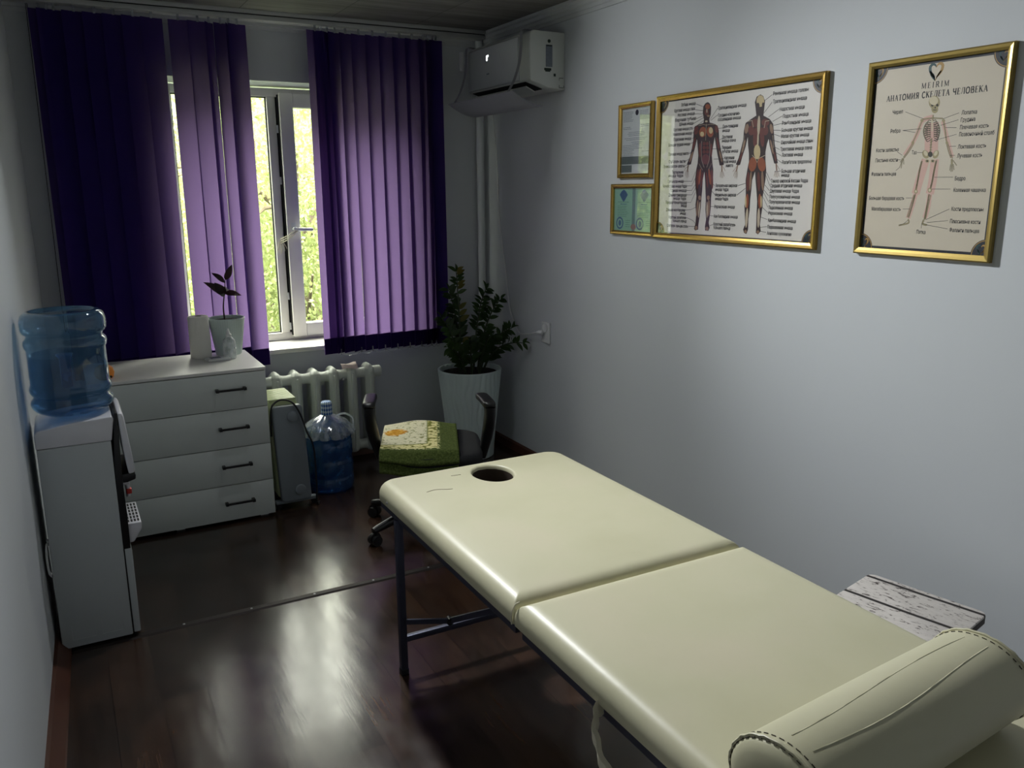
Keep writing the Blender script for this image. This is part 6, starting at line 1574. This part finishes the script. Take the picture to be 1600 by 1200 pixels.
def heart(A, part, cx, cy, k, c1, c2):
    l = [(-.002, .30), (-.10, .46), (-.30, .52), (-.46, .38), (-.44, .12), (-.28, -.14), (-.10, -.34), (0.0, -.58)]
    n = len(l)
    A.stroke(part, c1, catm([(cx + a * k, cy + b * k) for a, b in l]), [k * (.05 + .16 * math.sin(PI * min(1, i / (4 * n - 4) * 1.05))) for i in range(4 * n - 3)])
    A.stroke(part, c2, catm([(cx - a * k, cy + b * k) for a, b in l]), [k * (.05 + .16 * math.sin(PI * min(1, i / (4 * n - 4) * 1.05))) for i in range(4 * n - 3)])
    A.poly(part, c1, [(cx + a * k, cy + b * k) for a, b in ((-.48, .16), (-.30, .0), (-.14, -.12), (-.03, -.3), (0, -.6), (-.2, -.42), (-.40, -.2))])
    A.poly(part, c2, [(cx + a * k, cy + b * k) for a, b in ((.46, .10), (.36, -.10), (.2, -.3), (.05, -.5), (.08, -.3), (.2, -.1), (.3, .02))])
def corners(A, w, h, ins, r, part='corner_ornament'):
    for cx, cy, a0 in ((ins, ins, 0), (w - ins, ins, PI / 2), (w - ins, h - ins, PI), (ins, h - ins, 1.5 * PI)):
        A.poly(part, 'navy', [(cx, cy)] + ellp(cx, cy, r, r, 14, 0, a0, a0 + PI / 2))
    A.up()
    for cx, cy, a0 in ((ins, ins, 0), (w - ins, ins, PI / 2), (w - ins, h - ins, PI), (ins, h - ins, 1.5 * PI)):
        m_ = a0 + PI / 4
        A.stroke(part, 'goldink', ellp(cx, cy, r * .93, r * .93, 12, 0, a0, a0 + PI / 2), r * .05)
        heart(A, part, cx + r * .48 * math.cos(m_), cy + r * .48 * math.sin(m_), r * .55, 'teal', 'goldink')
    A.up()
def rows(T):
    for l in T.split('\n'):
        t, a, b, c = l.split('|'); yield t, float(a), float(b), float(c)
CM = {'r': 'fr', 'o': 'fo', 'k': 'fk', 'b': 'fb', 'w': 'fw', 'y': 'fy', 'p': 'fp'}

# --- muscle chart
W_, H_ = 0.970, 0.632
t, A = picture('framed_muscle_chart', 'wide gold framed muscle chart with front and back figures', 'framed poster', 3.202, 1.437, W_, H_, 0.024, 0.022, 'gold', 'print')
e = 0.0255
for q in ((.013, e + .004, .013, H_ - .013), (W_ - e - .004, W_ - .013, .013, H_ - .013), (.013, W_ - .013, .013, e + .003), (.013, W_ - .013, H_ - e - .003, H_ - .013)):
    A.poly('dark_border', 'navy', [(q[0], q[2]), (q[1], q[2]), (q[1], q[3]), (q[0], q[3])])
A.up(); corners(A, W_, H_, 0.024, 0.050)
A.poly('front_figure', 'fk', F); A.poly('back_figure', 'fk', B); A.up()
for k, p in FE: A.poly('front_figure', CM[k], p); A.up()
for k, p in BE: A.poly('back_figure', CM[k], p); A.up()
for k, w, p in FS: A.stroke('front_figure', CM[k], p, w)
for k, w, p in BS: A.stroke('back_figure', CM[k], p, w)
A.up()
for p in BL: A.stroke('lettering', 'ink', p, 0.0017)
A.up()
for s, a, b, c in rows(BT): A.text('lettering', 'ink', s, a, b, c, 0.0135, 0.022)
A.done(t)

# --- skeleton chart
W_, H_ = 0.500, 0.634
t, A = picture('framed_skeleton_chart', 'gold framed cream poster with a standing skeleton, rightmost on the right wall', 'framed poster', 2.057, 1.438, W_, H_, 0.021, 0.020, 'olive', 'printc')
for q in ((.012, .030, .012, H_ - .012), (W_ - .030, W_ - .012, .012, H_ - .012), (.012, W_ - .012, .012, .029), (.012, W_ - .012, H_ - .029, H_ - .012)):
    A.poly('dark_border', 'navy', [(q[0], q[2]), (q[1], q[2]), (q[1], q[3]), (q[0], q[3])])
A.up(); corners(A, W_, H_, 0.020, 0.050)
heart(A, 'logo', 0.2465, 0.5785, 0.046, 'teal', 'goldink')
GL = {
 'M': (1.0, [(0, [(.12, 0), (.15, 1)]), (1, [(.13, 1), (.48, .06)]), (0, [(.48, .06), (.83, 1)]), (1, [(.84, 1), (.86, 0)]), (2, [(.02, 0), (.24, 0)]), (2, [(.74, 0), (.98, 0)]), (2, [(.02, 1), (.18, 1)]), (2, [(.80, 1), (.96, 1)])]),
 'E': (.70, [(1, [(.18, 0), (.18, 1)]), (2, [(.05, 1), (.60, 1), (.60, .80)]), (2, [(.18, .52), (.48, .52)]), (2, [(.48, .62), (.48, .42)]), (2, [(.05, 0), (.64, 0), (.64, .22)])]),
 'I': (.36, [(1, [(.18, 0), (.18, 1)]), (2, [(.05, 0), (.31, 0)]), (2, [(.05, 1), (.31, 1)])]),
 'R': (.82, [(1, [(.18, 0), (.18, 1)]), (2, [(.05, 0), (.32, 0)]), (2, [(.05, 1), (.42, 1)]), (1, [(.42, 1), (.62, .92), (.64, .72), (.58, .55), (.40, .50)]), (2, [(.40, .50), (.18, .50)]), (1, [(.42, .50), (.72, 0)]), (2, [(.66, 0), (.82, 0)])]),
 'А': (.86, [(0, [(.10, 0), (.42, 1)]), (1, [(.42, 1), (.74, 0)]), (2, [(.22, .34), (.62, .34)]), (2, [(.0, 0), (.22, 0)]), (2, [(.60, 0), (.86, 0)])]),
 'Н': (.92, [(1, [(.18, 0), (.18, 1)]), (1, [(.74, 0), (.74, 1)]), (2, [(.18, .52), (.74, .52)]), (2, [(.04, 0), (.32, 0)]), (2, [(.04, 1), (.32, 1)]), (2, [(.60, 0), (.88, 0)]), (2, [(.60, 1), (.88, 1)])]),
 'Т': (.78, [(1, [(.39, 0), (.39, 1)]), (2, [(.05, .78), (.06, 1), (.72, 1), (.73, .78)]), (2, [(.24, 0), (.54, 0)])]),
 'О': (.92, [(1, [(.46, 0), (.20, .12), (.10, .5), (.20, .88), (.46, 1)]), (1, [(.46, 1), (.72, .88), (.82, .5), (.72, .12), (.46, 0)])]),
 'И': (.94, [(1, [(.18, 0), (.18, 1)]), (1, [(.76, 0), (.76, 1)]), (0, [(.18, .12), (.76, .88)]), (2, [(.04, 0), (.32, 0)]), (2, [(.04, 1), (.32, 1)]), (2, [(.62, 0), (.90, 0)]), (2, [(.62, 1), (.90, 1)])]),
 'Я': (.82, [(1, [(.64, 0), (.64, 1)]), (2, [(.50, 0), (.78, 0)]), (2, [(.40, 1), (.78, 1)]), (1, [(.42, 1), (.22, .92), (.18, .74), (.24, .56), (.42, .50)]), (2, [(.42, .50), (.64, .50)]), (1, [(.42, .50), (.14, 0)]), (2, [(.02, 0), (.20, 0)])]),
 'С': (.80, [(1, [(.72, .14), (.46, 0), (.20, .12), (.10, .5), (.20, .88), (.46, 1), (.70, .88)]), (2, [(.71, 1), (.71, .72)])]),
 'К': (.86, [(1, [(.18, 0), (.18, 1)]), (2, [(.04, 0), (.32, 0)]), (2, [(.04, 1), (.32, 1)]), (0, [(.18, .48), (.70, .98)]), (1, [(.36, .58), (.74, 0)]), (2, [(.66, 0), (.86, 0)]), (2, [(.58, 1), (.80, 1)])]),
 'Л': (.90, [(0, [(.06, .06), (.18, .06), (.26, .3), (.34, 1)]), (1, [(.74, 0), (.74, 1)]), (2, [(.24, 1), (.88, 1)]), (2, [(.60, 0), (.88, 0)])]),
 'Ч': (.84, [(1, [(.68, 0), (.68, 1)]), (1, [(.16, 1), (.16, .62), (.26, .46), (.48, .44), (.68, .52)]), (2, [(.54, 0), (.82, 0)]), (2, [(.03, 1), (.30, 1)]), (2, [(.55, 1), (.82, 1)])]),
 'В': (.80, [(1, [(.18, 0), (.18, 1)]), (2, [(.05, 0), (.42, 0)]), (2, [(.05, 1), (.42, 1)]), (2, [(.18, .53), (.42, .53)]), (1, [(.42, 1), (.60, .92), (.62, .74), (.56, .58), (.42, .53)]), (1, [(.42, .53), (.64, .46), (.70, .26), (.62, .07), (.42, 0)])]),
 ' ': (.42, [])}
GL['М'] = GL['M']; GL['Е'] = GL['E']
def serif(A, part, s, a0, a1, b0, cap, gap=0.12, bold=1.0):
    tot = sum(GL[c][0] for c in s) + gap * (len(s) - 1); k = (a1 - a0) / tot; x = a0
    for c in s:
        w, st = GL[c]
        for kind, pts in st:
            wd = (0.085, 0.17, 0.06)[kind] * bold * (k + cap) / 2
            p = [(x + q[0] * k, b0 + q[1] * cap) for q in pts]
            A.stroke(part, 'ink', catm(p, 3) if len(p) > 4 else p, wd)
        x += (w + gap) * k
serif(A, 'heading', 'MEIRIM', 0.2005, 0.2960, 0.5325, 0.0165, 0.30, 1.0)
serif(A, 'heading', 'АНАТОМИЯ СКЕЛЕТА ЧЕЛОВЕКА', 0.074, 0.4245, 0.5040, 0.0180, 0.12, 1.25)
A.up()
for k, w, p in SKP: A.stroke('skeleton_figure', 'flesh', catm(p), w); A.up()
KM = {'g': 'bone', 'k': 'boned', 'w': 'bonew', 'y': 'bonew'}
for k, w, p in SKB:
    if k == 'g' and w > 0.0012: A.stroke('skeleton_figure', 'boned', catm(p), w + 0.0012)
A.up()
for i, (k, w, p) in enumerate(SKB):
    A.stroke('skeleton_figure', KM[k], catm(p), w)
    if i % 6 == 5: A.up()
A.up()
for k, p in SKE: A.poly('skeleton_figure', KM[k], p); A.up()
for p in SL: A.stroke('lettering', 'ink', p, 0.0012)
A.up()
for s, a, b, c in rows(ST): A.text('lettering', 'ink', s, a, b, c, 0.0125, 0.012)
A.done(t)

# --- licence sheet
W_, H_ = 0.265, 0.343
t, A = picture('framed_licence', 'small upright gold framed printed document above the green certificate', 'framed document', 3.500, 1.713, W_, H_, 0.020, 0.020, 'gold', 'license')
rnd = random.Random(3)
def txt(part, mt, a0, a1, b, n, pitch, cen=False, w=0.0022):
    for i in range(n):
        x0 = a0; x1 = a1 - rnd.random() * (a1 - a0) * .3
        if cen: d = (a1 - x1) / 2; x0 += d; x1 = a1 - d
        y = b - i * pitch; x = x0
        while x < x1:
            l = rnd.uniform(.006, .018); A.stroke(part, mt, [(x, y), (min(x + l, x1), y)], w); x += l + 0.0025
txt('printed_text', 'lictxt', 0.030, 0.115, H_ - 0.036, 8, 0.0062)
txt('printed_text', 'lictxt', 0.160, 0.245, H_ - 0.036, 7, 0.0062)
A.poly('printed_text', 'navy', ellp(0.136, H_ - 0.042, 0.013, 0.013))
for b, a0, a1, n, c in ((0.236, .03, .11, 2, 0), (0.243, .17, .24, 2, 0), (0.212, .06, .21, 3, 1), (0.185, .03, .23, 2, 1), (0.166, .09, .19, 2, 1), (0.152, .03, .20, 3, 0), (0.130, .03, .13, 2, 0), (0.122, .18, .24, 1, 0), (0.115, .03, .12, 3, 0)):
    txt('printed_text', 'lictxt', a0, a1, b, n, 0.0075, c)
A.poly('barcode_strip', 'barcode', [(0.022, 0.064), (0.243, 0.064), (0.243, 0.100), (0.022, 0.100)])
A.poly('barcode_strip', 'barcode', [(0.022, 0.026), (0.105, 0.026), (0.105, 0.060), (0.022, 0.060)])
A.done(t)
# --- green certificate
W_, H_ = 0.345, 0.245
t, A = picture('framed_certificate', 'small gold framed green certificate touching the wide muscle chart', 'framed document', 3.551, 1.440, W_, H_, 0.020, 0.020, 'gold', 'dipl')
A.poly('printed_text', 'diplt', [(0.168, 0.02), (0.192, 0.02), (0.192, H_ - .02), (0.168, H_ - .02)])
for cx in (0.096, 0.262):
    k = 0.034; cy = H_ - 0.052
    A.poly('emblem', 'diplb', [(cx - k, cy), (cx - k * .5, cy - k * .55), (cx - k * .3, cy - k * .8), (cx, cy - k), (cx + k * .3, cy - k * .8), (cx + k * .5, cy - k * .55), (cx + k, cy), (cx + k * .5, cy + k * .5), (cx, cy + k * .75), (cx - k * .5, cy + k * .5)])
    txt('printed_text', 'diplt', cx - .06, cx + .06, 0.158, 1, .01, 1, .0025)
    txt('printed_text', 'diplb', cx - .03, cx + .03, 0.148, 1, .01, 1, .0035)
    txt('printed_text', 'diplt', cx - .05, cx + .05, 0.138, 7, 0.0082, 0, .0022)
    txt('printed_text', 'diplt', cx + .02, cx + .06, 0.070, 4, 0.010, 0, .0022)
for cx in (0.068, 0.232):
    A.stroke('stamp', 'diplb', ellp(cx, 0.056, 0.026, 0.026, 24) + [(cx + 0.026, 0.056)], 0.008)
    A.poly('stamp', 'diplb', ellp(cx, 0.056, 0.011, 0.014))
A.up()
A.poly('seal', 'fb', ellp(0.180, 0.040, 0.022, 0.015, 8))
A.done(t)

# ---------------------------------------------------------------- outside the window
struct('ground', MB().box(-30, 30, YO + 0.05, 45, -1.3, -1.0), 'grass', smooth=False)
def tree(name, label, c, rx, rz, zc, n, size, lm, seed, trunk=True):
    rn = random.Random(seed)
    t = thing(name, label, 'tree', (c[0], c[1], -1.0), group='trees outside the window')
    tk = MB().tube(spline([(c[0], c[1], -1.0), (c[0] + 0.1, c[1], 0.3), (c[0] - 0.05, c[1] + 0.1, zc - 0.3), (c[0], c[1], zc + rz * .6)], 5), [0.14 - 0.006 * i for i in range(16)], 10)
    for k in range(9):
        a = rn.random() * 2 * PI; z = zc - rz * .5 + rn.random() * rz
        tk.tube(spline([(c[0], c[1], z - .5), (c[0] + math.cos(a) * rx * .4, c[1] + math.sin(a) * rx * .4, z), (c[0] + math.cos(a) * rx * .85, c[1] + math.sin(a) * rx * .85, z + rn.uniform(-.3, .5))], 4), [0.035 - 0.003 * i for i in range(9)], 6)
    build('trunk', tk, 'bark', t)
    cl = [(Vector((rn.gauss(0, .5), rn.gauss(0, .5), rn.gauss(0, .5)))) for _ in range(70)]
    mb = MB()
    for i in range(n):
        q = cl[rn.randrange(70)] + Vector((rn.gauss(0, .16), rn.gauss(0, .16), rn.gauss(0, .16)))
        if q.length > 1.15: q = q.normalized() * 1.15
        p = Vector((c[0] + q.x * rx, c[1] + q.y * rx, zc + q.z * rz))
        if p.z < -1: continue
        d = Vector((rn.gauss(0, 1), rn.gauss(0, 1), rn.gauss(-.7, 1))).normalized()
        s = d.cross(Vector((rn.gauss(0, 1), rn.gauss(0, 1), rn.gauss(0, 1)))).normalized()
        L_ = size * rn.uniform(.7, 1.3); w = L_ * .28
        mb.poly([p, p + d * L_ * .5 + s * w, p + d * L_, p + d * L_ * .5 - s * w])
    build('crown', mb, lm, t, recalc=False, smooth=False, weld=False)
tree('leafy_tree', 'light green leafy tree seen through the gap between the blinds', (2.35, 9.2), 1.7, 1.9, 0.95, 34000, 0.056, 'tleaf', 1)
tree('leafy_tree', 'paler leafy tree farther out behind the window gap', (3.4, 16.2), 3.0, 2.6, 1.0, 21000, 0.11, 'tleaf2', 2)
tree('leafy_tree', 'leafy tree outside reflected in the glass of the wide muscle chart', (-2.5, 10.0), 1.9, 2.0, 0.9, 15000, 0.10, 'tleaf', 3)

# ---------------------------------------------------------------- spotlight added unseen above the frame to brighten the room from the window side
LX, LY, LZ = FILL_AT
sl = thing('ceiling_spotlight', 'white round ceiling spotlight near the blinds turned towards the massage table, outside the picture', 'lamp', (LX, LY, ZC))
aim = (Vector(FILL_AIM) - Vector((LX, LY, LZ))).normalized()
rotm = aim.to_track_quat('-Z', 'Y').to_matrix().to_4x4()
build('ceiling_rose', MB().lathe([(0.0005, 0.0), (0.052, 0.0), (0.054, -0.004), (0.050, -0.014), (0.010, -0.018), (0.010, LZ - ZC + 0.02)], (LX, LY, ZC), 32), 'plast', sl)
build('lamp_head', MB().lathe([(0.0005, 0.060), (0.030, 0.056), (0.054, 0.040), (0.066, 0.012), (0.068, -0.005), (0.062, -0.005), (0.058, 0.006), (0.0005, 0.008)], (LX, LY, LZ), 40, mx=rotm), 'plast', sl, ang=50)
build('diffuser', MB().lathe([(0.0005, 0.002), (0.0575, 0.004)], (LX, LY, LZ), 40, mx=rotm), 'lampd', sl)
vz = MB().grid(lambda u, v: rotm @ Vector((0.071 * math.cos(R_(14 + 152 * u)), 0.071 * math.sin(R_(14 + 152 * u)), 0.03 - 0.17 * v)) + Vector((LX, LY, LZ)), 20, 4)
vo_ = build('visor', vz, 'plast', sl, recalc=False, ang=60)  # shield added to keep the added lamp's glow off the ceiling
md_ = vo_.modifiers.new('thickness', 'SOLIDIFY'); md_.thickness = 0.002; md_.offset = 1
ld = bpy.data.lights.new('spot_light', 'SPOT'); ld.energy = FILL_W; ld.color = (0.95, 0.98, 1.0)
ld.spot_size = R_(FILL_CONE); ld.spot_blend = 1.0; ld.shadow_soft_size = 0.057
lo = bpy.data.objects.new('spot_light', ld); link(lo); lo.parent = sl
lo.location = Vector((LX, LY, LZ - ZC)) - Vector((LX, LY, 0)) + aim * 0.014
lo.rotation_euler = aim.to_track_quat('-Z', 'Y').to_euler()
la = bpy.data.lights.new('lens_light', 'AREA'); la.shape = 'DISK'; la.size = 0.11; la.energy = FILL_DISK_W; la.color = (0.95, 0.98, 1.0)  # second light added at the same spot as a wider fill
lb = bpy.data.objects.new('lens_light', la); link(lb); lb.parent = sl; lb.location = lo.location; lb.rotation_euler = lo.rotation_euler

# daylight: overcast sky, brighter overhead than at the horizon
w = bpy.data.worlds.new('overcast_sky'); SC.world = w; w.use_nodes = True
nt = w.node_tree
for n in list(nt.nodes): nt.nodes.remove(n)
out = nt.nodes.new('ShaderNodeOutputWorld'); bg = nt.nodes.new('ShaderNodeBackground')
tc = nt.nodes.new('ShaderNodeTexCoord'); sp = nt.nodes.new('ShaderNodeSeparateXYZ')
nt.links.new(tc.outputs['Generated'], sp.inputs[0])
mr = nt.nodes.new('ShaderNodeMapRange')
mr.inputs['From Min'].default_value = 0.08; mr.inputs['From Max'].default_value = 0.6
mr.inputs['To Min'].default_value = SKY_LO; mr.inputs['To Max'].default_value = SKY_HI
nt.links.new(sp.outputs['Z'], mr.inputs['Value'])
bg.inputs['Color'].default_value = SKY_COL
nt.links.new(mr.outputs['Result'], bg.inputs['Strength'])
nt.links.new(bg.outputs[0], out.inputs['Surface'])
pd_ = bpy.data.lights.new('window_portal', 'AREA'); pd_.shape = 'RECTANGLE'; pd_.size = WX1 - WX0; pd_.size_y = WZ1 - WZ0
pd_.cycles.is_portal = True
po = bpy.data.objects.new('window_portal', pd_); link(po)
po.location = ((WX0 + WX1) / 2, YO + 0.02, (WZ0 + WZ1) / 2); po.rotation_euler = (-PI / 2, 0, 0)

# ---------------------------------------------------------------- camera
cam = bpy.data.cameras.new('camera'); co_ = bpy.data.objects.new('camera', cam); link(co_)
cam.sensor_width = 36.0; cam.lens = 36.0 * 1306.6 / 1600.0; cam.clip_start = 0.05; cam.clip_end = 200
yaw, pit, rol = R_(28.375), R_(13.205), R_(-0.356)
fwd = Vector((math.sin(yaw) * math.cos(pit), math.cos(yaw) * math.cos(pit), -math.sin(pit)))
rt = Vector((math.cos(yaw), -math.sin(yaw), 0)); up = rt.cross(fwd)
r2 = rt * math.cos(rol) + up * math.sin(rol); u2 = -rt * math.sin(rol) + up * math.cos(rol)
co_.matrix_world = Matrix(((r2.x, u2.x, -fwd.x, 0), (r2.y, u2.y, -fwd.y, 0), (r2.z, u2.z, -fwd.z, 1.67), (0, 0, 0, 1)))
SC.camera = co_
vs = SC.view_settings
SC.display_settings.display_device = 'sRGB'
vs.view_transform = 'Standard'; vs.look = 'None'; vs.gamma = 1.0; vs.use_curve_mapping = False
vs.exposure = EXPO
